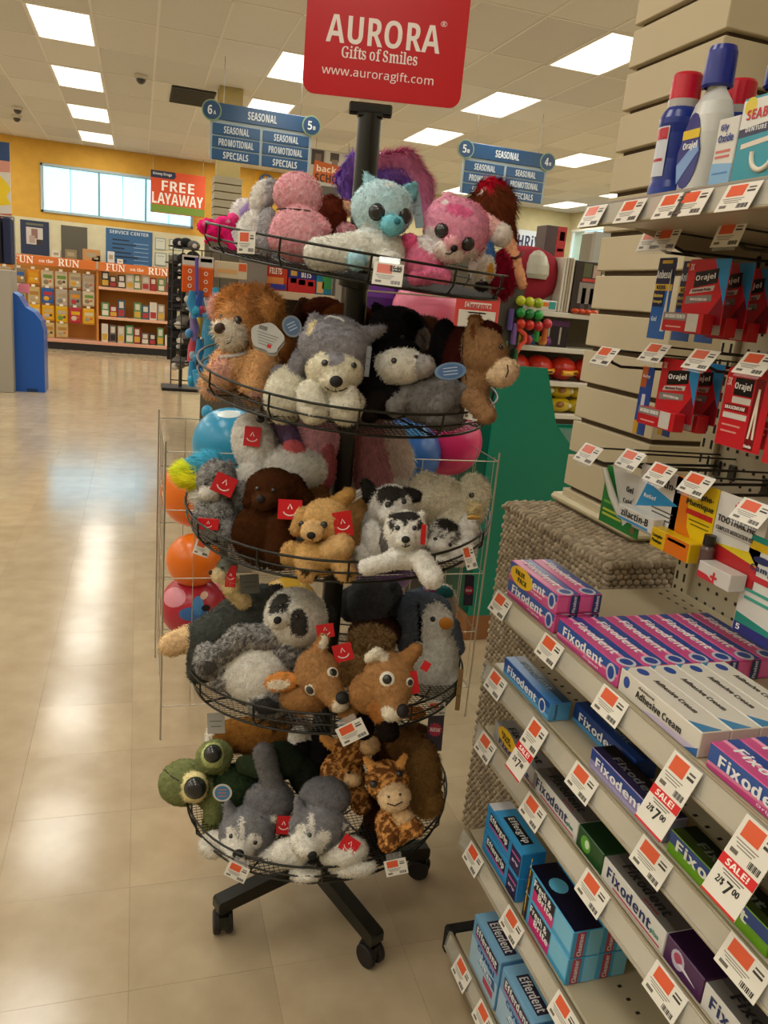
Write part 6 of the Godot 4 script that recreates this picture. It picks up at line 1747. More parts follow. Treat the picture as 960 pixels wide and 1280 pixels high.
# slatwall-clad pillar on a carpet-clad block
func pillar() -> void:
	var slat := hx("c2b494")
	var x0 := 1.072
	var x1 := 1.72
	var z0 := -1.445
	var z1 := -1.775
	var p := thing("slatwall_pillar", "tan slatwall-clad pillar behind the dental shelving", "pillar", Vector3.ZERO)
	var mb := MB.new()
	mb.box(Vector3((x0 + x1) * 0.5, 2.33, (z0 + z1) * 0.5), Vector3(x1 - x0 - 0.03, 2.68, z0 - z1 - 0.03), hx("5a4a36"))
	piece(p, "core", mb, mat("matte"))
	var step := 0.0893
	var sm := MB.new()
	var y := 1.023 + 0.006
	sm.box(Vector3((x0 + x1) * 0.5, (step - 0.012) * 0.5, (z0 + z1) * 0.5), Vector3(x1 - x0, step - 0.012, z0 - z1), slat, 0.002)
	var shared := sm.mesh()
	mb = MB.new()
	mb.box(Vector3((x0 + x1) * 0.5, 0.9985, (z0 + z1) * 0.5), Vector3(x1 - x0, 0.037, z0 - z1), slat, 0.002)
	piece(p, "slat", mb, mat("flat"))
	while y < CEIL - 0.05:
		piece(p, "slat", shared, mat("flat"), Vector3(0, y, 0))
		y += step
	mb = MB.new()
	mb.box(Vector3((x0 + x1) * 0.5, 0.991, (z0 + z1) * 0.5), Vector3(x1 - x0 + 0.045, 0.022, z0 - z1 + 0.045), hx("c9bd98"), 0.008)
	piece(p, "base_moulding", mb, mat("gloss"))
	# carpeted block with thick woven loops
	var cb := thing("carpeted_plinth", "woven brown-grey carpet-covered plinth under the slatwall pillar", "plinth", Vector3.ZERO)
	var a := Vector3(0.918, 0, -1.79)
	var b := Vector3(1.8, 0.975, -1.302)
	mb = MB.new()
	mb.box(Vector3((a.x + b.x) * 0.5, b.y * 0.5 - 0.006, (a.z + b.z) * 0.5), Vector3(b.x - a.x - 0.02, b.y - 0.012, b.z - a.z - 0.02), hx("6a5d4c"), 0.008)
	piece(cb, "core", mb, mat("matte"))
	mb = MB.new()
	rng.seed = 77
	var cl := [hx("a3947b"), hx("94866f"), hx("b0a087"), hx("9c8d75"), hx("b8a890")]
	# loops: short plump stitches in courses, on the aisle face, the shelf face and the top
	var lw := 0.0175
	var lh := 0.0125
	for course in int(b.y / lh):
		var yy := course * lh + 0.004
		for i in int((b.z - a.z) / lw) + 1:
			mb.ell(Vector3(a.x + 0.009, yy + rng.randf_range(-0.001, 0.001), a.z + i * lw + (course % 2) * lw * 0.5), Vector3(0.009 + rng.randf() * 0.002, 0.0088, 0.0115), cl[rng.randi() % 5], 6, 4, Basis(Vector3.RIGHT, 0.55 if course % 2 else -0.55))
		if yy > 0.3:
			for i in int(0.2 / lw):
				mb.ell(Vector3(a.x + 0.01 + i * lw + (course % 2) * lw * 0.5, yy + rng.randf_range(-0.001, 0.001), b.z - 0.009), Vector3(0.0115, 0.0088, 0.009 + rng.randf() * 0.002), cl[rng.randi() % 5], 6, 4, Basis(Vector3.BACK, 0.55 if course % 2 else -0.55))
	for r in int(0.19 / lh):
		for i in int((b.z - a.z) / lw) + 1:
			mb.ell(Vector3(a.x + 0.008 + r * lh, b.y - 0.008 - (0.006 if r == 0 else 0.0), a.z + i * lw + (r % 2) * lw * 0.5), Vector3(0.0088, 0.009 + rng.randf() * 0.002, 0.0115), cl[rng.randi() % 5], 6, 4, Basis(Vector3.UP, 0.55 if r % 2 else -0.55))
	for r in int(0.15 / lh):
		for i in int(0.5 / lw):
			mb.ell(Vector3(a.x + 0.18 + i * lw, b.y - 0.008 - (0.006 if r == 0 else 0.0), b.z - 0.008 - r * lh), Vector3(0.0115, 0.009 + rng.randf() * 0.002, 0.0088), cl[rng.randi() % 5], 6, 4, Basis(Vector3.UP, 0.55 if r % 2 else -0.55))
	var pile := piece(cb, "carpet_loops", mb, mat("matte"))
	pile.set_meta("kind", "stuff")
	mb = MB.new()
	mb.ell(Vector3(a.x - 0.012, b.y - 0.012, a.z + 0.02), Vector3(0.007, 0.006, 0.007), hx("a89a80"), 8, 6)
	mb.tube([Vector3(a.x - 0.006, b.y - 0.012, a.z + 0.02), Vector3(a.x + 0.006, b.y - 0.014, a.z + 0.024)], 0.003, hx("a89a80"), 5)
	piece(cb, "loose_yarn", mb, mat("matte"))

# ---------------------------------------------------------------- the rest of the store
func plate(parent: Node, called: String, x0: float, y0: float, x1: float, y1: float, z: float, d: float, col: String, m := "flat", bev := 0.0) -> MeshInstance3D:
	var mb := MB.new()
	mb.box(Vector3((x0 + x1) * 0.5, (y0 + y1) * 0.5, z + d * 0.5), Vector3(x1 - x0, y1 - y0, d), hx(col), bev)
	return piece(parent, called, mb, mat(m))

func poster(called: String, label: String, x0: float, y0: float, x1: float, y1: float, z: float, col: String, bits: Array, words: Array) -> Node3D:
	# bits: [colour, u0, v0, u1, v1], words: [text, u, v, w, h, colour]
	var o := Vector3((x0 + x1) * 0.5, y0, z)
	var t := thing(called, label, "sign", o)
	var w := x1 - x0
	var h := y1 - y0
	var mb := MB.new()
	mb.box(Vector3(0, h * 0.5, 0.006), Vector3(w, h, 0.012), hx(col), 0.002)
	var i := 0
	for b in bits:
		i += 1
		if b.size() == 5:
			mb.box(Vector3(((b[1] + b[3]) * 0.5 - 0.5) * w, (b[2] + b[4]) * 0.5 * h, 0.0122 + 0.0004 * i), Vector3((b[3] - b[1]) * w, (b[4] - b[2]) * h, 0.001), hx(b[0]))
		else:
			var pg := PackedVector2Array()
			for k in range(1, b.size(), 2):
				pg.append(Vector2((b[k] - 0.5) * w, b[k + 1] * h))
			mb.prism(pg, 0.012, 0.0125 + 0.0004 * i, hx(b[0]))
	piece(t, "board", mb, mat("flat"))
	for q in words:
		letters(t, q[0], q[3] * w, q[4] * h, Vector3((q[1] - 0.5) * w, q[2] * h, 0.014 + 0.0004 * i), Basis.IDENTITY, hx(q[5]), "Droid Sans", true, "lettering", 0.004)
	return t

func aisle_sign(x: float, y: float, z: float, a: String, b: String, label: String) -> void:
	var t := thing("aisle_sign", label, "sign", Vector3(x, y, z), Basis.IDENTITY, "hanging aisle signs")
	plate(t, "back_panel", -0.53, -0.46, 0.53, 0.08, -0.025, 0.02, "9fb0b6", "gloss")
	plate(t, "header", -0.5, -0.075, 0.5, 0.08, -0.004, 0.014, "254a72", "gloss", 0.004)
	letters(t, "SEASONAL", 0.3, 0.075, Vector3(0, 0.002, 0.011), Basis.IDENTITY, hx("d3dbe0"), "Droid Sans", true, "lettering", 0.004)
	for s in [[-0.52, a], [0.52, b]]:
		var mb := MB.new()
		mb.t = Transform3D(Basis(Vector3.RIGHT, PI / 2), Vector3(s[0], 0, 0))
		mb.lathe([[0, -0.006], [0.1, -0.006], [0.1, 0.018], [0, 0.018]], hx("86a07a"), 26)
		mb.lathe([[0, 0.018], [0.088, 0.018], [0.088, 0.021], [0, 0.021]], hx("27486e"), 26)
		var d := piece(t, "number_disc", mb, mat("gloss"))
		letters(d, s[1].substr(0, 1), 0.045, 0.085, Vector3(s[0] - 0.018, 0, 0.022), Basis.IDENTITY, hx("d8e0e2"), "Droid Sans", true, "lettering", 0.004)
		letters(d, s[1].substr(1, 1), 0.026, 0.035, Vector3(s[0] + 0.03, -0.02, 0.022), Basis.IDENTITY, hx("d8e0e2"), "Droid Sans", true, "lettering", 0.004)
	for s in [-0.26, 0.26]:
		var k := 0
		for w in ["SEASONAL", "PROMOTIONAL", "SPECIALS"]:
			var yy := -0.165 - 0.122 * k
			var pl := plate(t, "slat_card", s - 0.245, yy - 0.054, s + 0.245, yy + 0.054, -0.004, 0.01, "29527c", "gloss", 0.003)
			letters(pl, w, [0.26, 0.36, 0.26][k], 0.066, Vector3(s, yy, 0.0065), Basis.IDENTITY, hx("cfd8de"), "Droid Sans", true, "lettering", 0.004)
			k += 1
	for s in [-0.4, 0.4]:
		var mb := MB.new()
		mb.tube([Vector3(s, 0.07, -0.01), Vector3(s, CEIL - y, -0.01)], 0.003, hx("8a8a86"), 5)
		piece(t, "hanger_wire", mb, mat("steel"))

func ball(label: String, px: float, py: float, d: float, r: float, col: String, blots := []) -> void:
	var mb := MB.new()
	var o := at_d(px, py, d)
	mb.ell(Vector3.ZERO, Vector3.ONE * r, hx(col), 30, 18)
	var t := thing("play_ball", label, "ball", o)
	piece(t, "shell", mb, mat("gloss"))
	for b in blots:
		# printed shape hugging the ball: [colour, u, v, ru, rv] in ball radii seen from the aisle
		mb = MB.new()
		var z := -cw
		var x := cr
		var l := mb.lin(hx(b[0]))
		var c0 := -1
		for ring_i in 4:
			for k in 16:
				var u: float = b[1] + cos(TAU * k / 16) * b[3] * ring_i / 3.0
				var v: float = b[2] + sin(TAU * k / 16) * b[4] * ring_i / 3.0
				var p := (x * u + cu * v + z * sqrt(maxf(0.02, 1.0 - u * u - v * v))).normalized()
				mb.put(p * (r + 0.0006), p, l)
		for ring_i in 3:
			for k in 16:
				var i := ring_i * 16 + k
				var j := ring_i * 16 + (k + 1) % 16
				mb.ix.append_array([i, j, i + 16, j, j + 16, i + 16])
		piece(t, "print", mb, mat("gloss"))

func ball_bin() -> void:
	var t := thing("wire_ball_bin", "chrome wire bin full of play balls behind the plush rack", "bin", Vector3(0.6, 0, -2.62))
	var c := hx("b9b2a2")
	var x0 := -0.52
	var x1 := 0.56
	var z0 := 0.27
	var z1 := -0.33
	for q in [[x0, z0], [x0 - 0.005, z1], [x1, z0], [x1 + 0.04, z1]]:
		var mb := MB.new()
		mb.tube([Vector3(q[0], 0.0, q[1]), Vector3(q[0], 0.99, q[1])], 0.0032, c, 7)
		piece(t, "corner_post", mb, mat("steel"))
	for y in [0.12, 0.34, 0.56, 0.78, 0.96]:
		var mb := MB.new()
		mb.tube([Vector3(x0, y, z0), Vector3(x1, y, z0), Vector3(x1 + 0.04, y, z1), Vector3(x0, y, z1)], 0.0019, c, 6, true)
		piece(t, "hoop_wire", mb, mat("steel"))
	for k in 6:
		var u := (k + 0.5) / 6.0
		for z in [z0, z1]:
			var mb := MB.new()
			mb.tube([Vector3(lerpf(x0, x1, u), 0.12, z), Vector3(lerpf(x0, x1, u), 0.96, z)], 0.0015, c, 5)
			piece(t, "upright_wire", mb, mat("steel"))
	for k in 4:
		for x in [x0, x1 + 0.02]:
			var mb := MB.new()
			mb.tube([Vector3(x, 0.12, lerpf(z0, z1, (k + 0.5) / 4)), Vector3(x, 0.96, lerpf(z0, z1, (k + 0.5) / 4))], 0.0015, c, 5)
			piece(t, "upright_wire", mb, mat("steel"))
	for k in 11:
		var mb := MB.new()
		mb.tube([Vector3(lerpf(x0, x1, k / 10.0), 0.12, z0), Vector3(lerpf(x0, x1, k / 10.0), 0.12, z1)], 0.0018, c, 5)
		piece(t, "floor_wire", mb, mat("steel"))
	ball("sky blue play ball at the top of the wire bin", 287, 556, 2.86, 0.135, "2b93bf", [["d8e6ea", 0.1, 0.75, 0.3, 0.12]])
	ball("upper orange play ball in the wire bin", 244, 616, 2.78, 0.122, "e8731c")
	ball("lower orange play ball in the wire bin", 242, 700, 2.74, 0.094, "e9741c")
	ball("red cartoon-print play ball low in the wire bin", 240, 757, 2.80, 0.112, "b42a3c", [["d88a98", -0.35, 0.35, 0.4, 0.3], ["3d6aa8", 0.25, -0.15, 0.42, 0.22], ["4f86bc", 0.4, 0.1, 0.16, 0.3], ["1d1a22", 0.62, 0.02, 0.12, 0.1], ["e0b8a0", 0.55, 0.4, 0.1, 0.12], ["d9cfc4", -0.1, -0.62, 0.14, 0.08]])
	ball("plain crimson play ball beside the cartoon-print ball", 290, 752, 2.92, 0.09, "c01f38")
	ball("hot pink play ball at the end of the wire bin", 560, 552, 2.98, 0.13, "d02a6c")
	ball("deep blue play ball next to the hot pink ball", 508, 566, 2.88, 0.128, "2360ac", [["4f9ad8", -0.05, 0.55, 0.6, 0.25]])
	ball("violet play ball under the deep blue one", 480, 700, 2.95, 0.13, "5a3a7c")
	ball("teal play ball in the middle of the wire bin", 390, 620, 3.0, 0.13, "2a7f86")
	ball("yellow play ball low in the middle of the wire bin", 360, 760, 3.0, 0.12, "c9a02c")

func green_display() -> void:
	var g := thing("cardboard_display", "green cardboard floor display with a slanted side panel", "display", Vector3(1.42, 0, -2.98))
	var mb := MB.new()
	# side panels: stepped, slanting outline in xy
	var pg := PackedVector2Array([Vector2(0, 0.12), Vector2(0.9, 0.12), Vector2(0.9, 0.92), Vector2(0.38, 0.92), Vector2(0.3, 1.0), Vector2(0.22, 1.235), Vector2(0.0, 1.235)])
	for z in [-0.012, -0.55]:
		mb.prism(pg, z, z + 0.012, hx("0a8068"))
	piece(g, "side_panel", mb, mat("gloss"))
	mb = MB.new()
	mb.box(Vector3(0.006, 0.68, -0.281), Vector3(0.012, 1.11, 0.526), hx("075a49"))
	piece(g, "back_panel", mb, mat("gloss"))
	mb = MB.new()
	mb.box(Vector3(0.45, 0.06, -0.281), Vector3(0.9, 0.12, 0.562), hx("96643a"), 0.002)
	piece(g, "base", mb, mat("flat"))
	for y in [0.4, 0.7, 0.9]:
		mb = MB.new()
		mb.box(Vector3(0.45, y, -0.281), Vector3(0.87, 0.01, 0.53), hx("0f6a50"))
		piece(g, "tray", mb, mat("gloss"))
	single("black_bowl", "black rounded bowl resting on the green cardboard display", "bowl", bowl_mesh(), mat("gloss"), Vector3(2.13, 0.925, -3.2))

func bowl_mesh() -> MB:
	var mb := MB.new()
	mb.lathe([[0, 0.0], [0.06, 0.0], [0.12, 0.04], [0.15, 0.1], [0.145, 0.102], [0.11, 0.045], [0.05, 0.012], [0, 0.01]], hx("1a191b"), 24)
	return mb

func toy_shelves() -> void:
	var z := -5.0
	var t := thing("toy_shelving", "white toy shelving with sports toys and bagged snacks beyond the pillar", "shelving", Vector3(2.9, 0, z))
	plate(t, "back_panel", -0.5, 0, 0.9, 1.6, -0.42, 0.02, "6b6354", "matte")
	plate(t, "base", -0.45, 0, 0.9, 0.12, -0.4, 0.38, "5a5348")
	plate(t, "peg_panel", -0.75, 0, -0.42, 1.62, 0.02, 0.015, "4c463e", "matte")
	for y in [1.475, 1.235, 1.0, 0.77, 0.5]:
		plate(t, "shelf", -0.48, y - 0.035, 0.9, y, -0.4, 0.4, "d4d0c2", "flat", 0.004)
	for x in [-0.5, 0.88]:
		plate(t, "upright", x, 0, x + 0.02, 1.6, -0.42, 0.06, "8d8674")
	var c := func(called: String, label: String, x0: float, y0: float, x1: float, y1: float, zz: float, d: float, base: String, bits: Array) -> void:
		poster_box(called, label, x0, y0, x1, y1, zz, d, base, bits)
	c.call("boxed_toy", "grey carton with a white sale card on the top toy shelf", 2.44, 1.5, 2.78, 1.68, z - 0.12, 0.1, "8d8578", [["e4dfd2", 0.28, 0.04, 0.6, 0.9], ["c23a3a", 0.28, 0.82, 0.62, 0.96], ["a03a34", 0.66, 0.4, 0.92, 0.6]])
	c.call("boxed_toy", "white and orange game carton under the grey carton", 2.5, 1.476, 2.76, 1.545, z - 0.01, 0.12, "d9d5cb", [["e07a30", 0.2, 0.4, 0.75, 0.8], ["3f9a9c", 0.76, 0.2, 0.96, 0.9], ["c8a84a", 0.28, 0.2, 0.55, 0.6]])
	c.call("boxed_toy", "red baseball figure carton with a logo strip at the top of the toy shelf", 2.70, 1.72, 2.86, 2.05, z - 0.2, 0.15, "57494a", [["b83a3c", 0.55, 0, 1, 1], ["d9d5cb", 0.68, 0.72, 0.92, 0.9], ["d9d5cb", 0.64, 0.5, 0.94, 0.56], ["c8a24a", 0.6, 0.05, 0.95, 0.3]])
	for k in 4:
		c.call("tall_board_game", ["tall thin white game box next to the grey carton", "tall thin cream game box, second from the grey carton", "tall thin brown game box among the white ones", "tall thin pale game box next to the ball players carton"][k], 2.775 + 0.022 * k, 1.476, 2.793 + 0.022 * k, 1.84, z - 0.02, 0.25, ["d6d1c4", "c9c2b4", "a89a86", "cfc8ba"][k], [])
	c.call("boxed_toy", "dark carton picturing ball players beside the tall game boxes", 2.87, 1.476, 3.08, 1.83, z - 0.02, 0.12, "3a2f2c", [["8f8983", 0.22, 0.2, 0.98, 0.6], ["c04a44", 0.3, 0.62, 0.95, 0.68], ["5a5f46", 0.3, 0.7, 0.6, 0.96], ["b8a090", 0.66, 0.7, 0.95, 0.94], ["4f4a4e", 0.35, 0.1, 0.5, 0.5], ["5c5458", 0.65, 0.1, 0.8, 0.5]])
	for k in 4:
		var mb := MB.new()
		mb.ell(Vector3(0, 0.018, 0), Vector3(0.03, 0.018, 0.03), hx("c8481c"), 10, 6)
		single("candy_pack", "small orange-red candy pack at the front of the top toy shelf", "candy", mb, mat("gloss"), Vector3(2.9 + 0.05 * k, 1.476, z + 0.0), Basis.IDENTITY, "orange candy packs")
	var hm := MB.new()
	hm.lathe([[0, 0], [0.075, 0.0], [0.09, 0.03], [0.085, 0.09], [0.06, 0.15], [0.03, 0.18], [0, 0.188]], hx("b9b7a8"), 22)
	single("toy_helmet", "pale grey rounded toy helmet on top of the grey carton", "toy", hm, mat("gloss"), Vector3(2.6, 1.681, z - 0.08))
	hm = MB.new()
	hm.ell(Vector3.ZERO, Vector3(0.3, 0.2, 0.15), hx("8f1a2c"), 20, 12)
	single("red_cushion", "dark red rounded cushion leaning behind the toy shelving", "cushion", hm, mat("matte"), at_z(655, 352, -5.2) + Vector3(0, 0.04, 0))
	# second shelf
	c.call("boxed_toy", "purple and black toy carton with white panels on the second toy shelf", 2.74, 1.236, 2.92, 1.42, z - 0.08, 0.14, "2a2028", [["5c2f6c", 0, 0.78, 1, 1], ["b8b4ae", 0.1, 0.1, 0.18, 0.74], ["b8b4ae", 0.6, 0.1, 0.68, 0.74]])
	for k in 6:
		var mb := MB.new()
		mb.ell(Vector3(0, 0.035, 0), Vector3.ONE * 0.035, hx(["3a9c6c", "d2c23c", "c83a44", "3c78b0", "d08a3c", "7a3a8c"][k]), 12, 8)
		single("toy_ball", "small coloured rubber ball on the second toy shelf", "ball", mb, mat("gloss"), Vector3(2.47 + 0.058 * k, 1.236, z - 0.04 - 0.05 * (k % 2)), Basis.IDENTITY, "rubber balls")
	# third shelf: red and yellow round packs
	for k in 4:
		var mb := MB.new()
		mb.ell(Vector3(0, 0.085, 0), Vector3(0.11, 0.085, 0.1), hx("b8281c"), 18, 10)
		mb.tube([Vector3(-0.1, 0.06, 0.06), Vector3(-0.04, 0.06, 0.098), Vector3(0.04, 0.065, 0.099), Vector3(0.1, 0.07, 0.06)], 0.02, hx("d8a024"), 6)
		mb.box(Vector3(0, 0.062, 0.117), Vector3(0.06, 0.014, 0.004), hx("3a1d12"))
		single("football_toy", "red foam ball pack with a yellow printed band on the third toy shelf", "toy", mb, mat("gloss"), Vector3(2.55 + 0.19 * k, 1.001, z - 0.12), Basis(Vector3.UP, 0.3 * k), "red foam ball packs")
	# fourth shelf: yellow bags
	for k in 8:
		var mb := MB.new()
		mb.ell(Vector3(0, 0.055, 0), Vector3(0.1, 0.055, 0.07), hx("c2a820"), 14, 8)
		mb.ell(Vector3(-0.02, 0.06, 0.05), Vector3(0.04, 0.025, 0.025), hx("8a5a24"), 8, 6)
		mb.ell(Vector3(0.06, 0.055, 0.045), Vector3(0.02, 0.02, 0.02), hx("d9d4c0"), 8, 6)
		single("snack_bag", "yellow snack bag heaped on the fourth toy shelf", "bag", mb, mat("gloss"), Vector3(2.62 + 0.16 * (k % 4), 0.771 + 0.105 * (k / 4), z - 0.1), Basis.IDENTITY, "yellow snack bags")
	# peg toys at the shelf end: clusters of coloured balls
	var cl := ["b8c22c", "b8c22c", "9ab02c", "1f8a3c", "1f7a38", "2a9a44", "c8341c", "c22c24", "b82a2a", "c0303a"]
	for k in 10:
		var mb := MB.new()
		mb.ell(Vector3.ZERO, Vector3.ONE * 0.034, hx(cl[k]), 14, 9)
		var row := k / 3 if k < 9 else 2
		var at := at_z(651 + (k % 3) * 11 + (33 if k == 9 else 0), [376, 391, 405][row] + (k % 3) * 1.5, -4.93)
		single("toy_ball", ["lime green toy ball in the hanging ball pack", "green toy ball in the hanging ball pack", "red toy ball in the hanging ball pack"][row], "ball", mb, mat("gloss"), at, Basis.IDENTITY, "balls in the hanging pack")
	var nd := MB.new()
	var pts := []
	for q in [[645, 405], [649, 412], [656, 418], [656, 426], [650, 432], [646, 440]]:
		pts.append(at_z(q[0], q[1], -4.94))
	nd.tube(pts, 0.017, hx("e0523c"), 8)
	single("foam_noodle", "coral zigzag foam toy hanging at the end of the toy shelving", "toy", nd, mat("flat"))
	for q in [[673, 415, "2a8c3c"], [683, 415, "c8642c"], [640, 400, "5c4a8c"], [644, 418, "7a5a9c"], [632, 440, "3a6a4c"], [645, 450, "2c5a3a"]]:
		var mb := MB.new()
		var a := at_z(q[0], q[1] - 14, -4.94)
		mb.tube([Vector3.ZERO, Vector3(0, -0.14, 0)], 0.02, hx(q[2]), 8)
		single("hanging_toy", "slim coloured toy hanging on the pegs at the toy shelf end", "toy", mb, mat("gloss"), a, Basis.IDENTITY, "slim hanging toys")

func poster_box(called: String, label: String, x0: float, y0: float, x1: float, y1: float, zf: float, d: float, base: String, bits: Array, group := "") -> Node3D:
	var mb := MB.new()
	var w := x1 - x0
	var h := y1 - y0
	mb.box(Vector3(0, h * 0.5, -d * 0.5), Vector3(w, h, d), hx(base), 0.003)
	for b in bits:
		mb.box(Vector3(((b[1] + b[3]) * 0.5 - 0.5) * w, (b[2] + b[4]) * 0.5 * h, 0), Vector3((b[3] - b[1]) * w, (b[4] - b[2]) * h, 0.002), hx(b[0]))
	return single(called, label, "box", mb, mat("gloss"), Vector3((x0 + x1) * 0.5, y0, zf), Basis.IDENTITY, group)

func endcap() -> void:
	# end of the seasonal aisle right behind the rack
	var t := thing("aisle_end_shelving", "dark pegboard shelving end with pet treat boxes behind the rack", "shelving", Vector3(0.95, 0, -4.0))
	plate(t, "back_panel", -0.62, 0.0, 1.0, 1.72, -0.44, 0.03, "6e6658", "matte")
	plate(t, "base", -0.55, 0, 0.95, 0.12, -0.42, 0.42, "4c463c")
	plate(t, "shelf", -0.38, 1.405, 0.0, 1.443, -0.4, 0.4, "c9b394", "flat", 0.004)
	plate(t, "shelf", -0.38, 0.9, 0.95, 0.935, -0.4, 0.4, "c9b394", "flat", 0.004)
	plate(t, "shelf", -0.38, 0.5, 0.95, 0.535, -0.4, 0.4, "c9b394", "flat", 0.004)
	plate(t, "end_panel", 0.0, 0.3, 0.03, 1.64, -0.4, 0.4, "9c9488")
	plate(t, "end_panel", -0.41, 0.3, -0.38, 1.64, -0.4, 0.4, "8c8478")
	var b1 := poster_box("pet_treat_box", "red and orange pet treat box marked filets", 0.585, 1.444, 0.705, 1.6, -4.02, 0.06, "c23c22", [["e8b02c", 0.3, 0.72, 0.8, 0.92], ["3a3f9c", 0.3, 0.04, 0.95, 0.2], ["d88a4c", 0.15, 0.2, 0.85, 0.4]])
	letters(b1, "FILETS", 0.06, 0.028, Vector3(0, 0.092, 0.002), Basis.IDENTITY, hx("f4ece0"))
	var b2 := poster_box("pet_treat_box", "blue and red pet treat box marked bits", 0.71, 1.444, 0.848, 1.6, -4.02, 0.06, "2b2f7c", [["e8b02c", 0.45, 0.7, 0.85, 0.9], ["c0302c", 0, 0, 1, 0.42], ["d88a4c", 0.08, 0.28, 0.3, 0.42], ["d88a4c", 0.38, 0.24, 0.62, 0.4], ["d88a4c", 0.72, 0.22, 0.92, 0.36], ["cfa04c", 0.08, 0.5, 0.3, 0.8]])
	letters(b2, "BITS", 0.05, 0.028, Vector3(0.02, 0.088, 0.002), Basis.IDENTITY, hx("f4ece0"))
	poster_box("pet_treat_box", "teal and green pet treat box half hidden by the pole", 0.852, 1.444, 0.93, 1.58, -4.02, 0.06, "1f7c9c", [["3a8c4c", 0.4, 0.2, 1, 0.7], ["e0d23c", 0.5, 0.7, 1, 0.9], ["d8a86c", 0.05, 0.05, 0.5, 0.45]])
	# purple backing card, pink balloon-ball pack and clearance sign
	poster_box("toy_backing_card", "purple toy backing card behind the pole", 0.84, 1.30, 1.06, 1.56, -3.3, 0.02, "4a2470", [["6a3a98", 0.1, 0.6, 0.9, 0.9]])
	var mb := MB.new()
	mb.ell(Vector3.ZERO, Vector3(0.15, 0.13, 0.08), hx("e07a98"), 24, 14)
	single("pink_toy_package", "shiny pink rounded toy package above the wire bin", "toy", mb, mat("gloss"), at_z(532, 388, -3.22))
	poster_box("grey_toy_box", "dark grey carton between the pink package and the clearance sign", 1.19, 0.0, 1.30, 1.54, -3.2, 0.12, "5c5652", [["7a5a58", 0.2, 0.86, 0.8, 0.94]])
	var cs := poster_box("clearance_sign", "white and red clearance card in a clear frame above the wire bin", 1.225, 1.30, 1.42, 1.5, -3.05, 0.006, "d84a4a", [["e4e0d6", 0.08, 0.06, 0.92, 0.7], ["ece6de", 0.2, 0.75, 0.8, 0.86], ["55504a", 0.3, 0.64, 0.7, 0.67], ["55504a", 0.4, 0.5, 0.6, 0.52], ["55504a", 0.35, 0.4, 0.65, 0.42]])
	cs.set_meta("category", "sign")
	letters(cs, "Clearance", 0.11, 0.022, Vector3(0, 0.161, 0.002), Basis.IDENTITY, hx("c8282e"))
	mb = MB.new()
	mb.tube([at_z(440, 362, -3.1), at_z(620, 376, -3.1)], 0.004, hx("b9b2a2"), 6)
	mb.tube([at_z(600, 375, -3.1), at_z(596, 450, -3.1)], 0.004, hx("b9b2a2"), 6)
	single("sign_rail", "thin chrome rail that carries the clearance card", "rail", mb, mat("steel"))
	# orange hang cards on the aisle end
	for q in [[228, 318, 243, 366, "three-dot orange toy card hanging at the aisle end, outer one"], [249, 320, 262, 372, "three-dot orange toy card hanging at the aisle end, by the tan card"]]:
		var a := at_z(q[0], q[1], -3.55)
		var e := at_z(q[2], q[3], -3.55)
		var p := poster_box("toy_hang_card", q[4], a.x, e.y, e.x + 0.012, a.y, -3.55, 0.006, "dc5a1e", [["cfc8c0", 0, 0.74, 1, 1], ["4a4258", 0.1, 0.86, 0.9, 0.95], ["e88a4c", 0, 0.7, 1, 0.74]])
		p.set_meta("category", "package")
		for k in 3:
			mb = MB.new()
			mb.t = Transform3D(Basis(Vector3.RIGHT, PI / 2), Vector3(0, (0.58 - 0.2 * k) * (a.y - e.y), 0.001))
			mb.lathe([[0.009, 0], [0.009, 0.001], [0.005, 0.001], [0.005, 0]], hx("f0d8c4"), 14)
			piece(p, "printed_dot", mb, mat("gloss"))
	mb = MB.new()
	var pa := at_z(246, 322, -3.52)
	mb.tube([Vector3.ZERO, Vector3(0.004, -0.15, 0)], 0.008, hx("5a4a9c"), 8)
	single("purple_pen_toy", "slim purple toy hanging between the two orange cards", "toy", mb, mat("gloss"), pa)
	var tc := poster_box("price_strip", "tan price strip with an orange block above the lion", 0.31, 1.475, 0.45, 1.545, -3.58, 0.006, "cfc0a0", [["d8a86c", 0.1, 0.3, 0.7, 0.55], ["d8623a", 0.74, 0.5, 0.98, 0.95]])
	tc.set_meta("category", "sign")
	poster_box("grey_display_panel", "plain grey panel between the price strip and pet treats", 0.455, 0.0, 0.585, 1.62, -3.9, 0.02, "857c74", [])
	var gp := thing("wire_grid_panel", "black wire grid panel that carries the bagged toys at the aisle end", "panel", Vector3(0.24, 0, -3.63))
	for k in 6:
		mb = MB.new()
		mb.tube([Vector3(-0.1 + 0.04 * k, 1.0, 0), Vector3(-0.1 + 0.04 * k, 1.58, 0)], 0.0025, hx("2a2824"), 5)
		piece(gp, "grid_wire", mb, mat("enamel"))
	for y in [1.1, 1.5]:
		mb = MB.new()
		mb.tube([Vector3(0.1, y, 0), Vector3(0.16, y, -0.38)], 0.004, hx("2a2824"), 6)
		piece(gp, "bracket", mb, mat("enamel"))
	for k in 8:
		mb = MB.new()
		mb.tube([Vector3(-0.1, 1.02 + 0.08 * k, 0.003), Vector3(0.1, 1.02 + 0.08 * k, 0.003)], 0.0025, hx("2a2824"), 5)
		piece(gp, "grid_wire", mb, mat("enamel"))
	# bagged beach and bubble toys hanging along the aisle
	var cols := ["2f86b8", "3a62b4", "b8c4cc", "2a9ac4", "7a6a9c", "c8a83c", "3f8fc8", "98a8b4", "c04a5c", "2878a8", "88949c", "4a8cc0"]
	rng.seed = 5
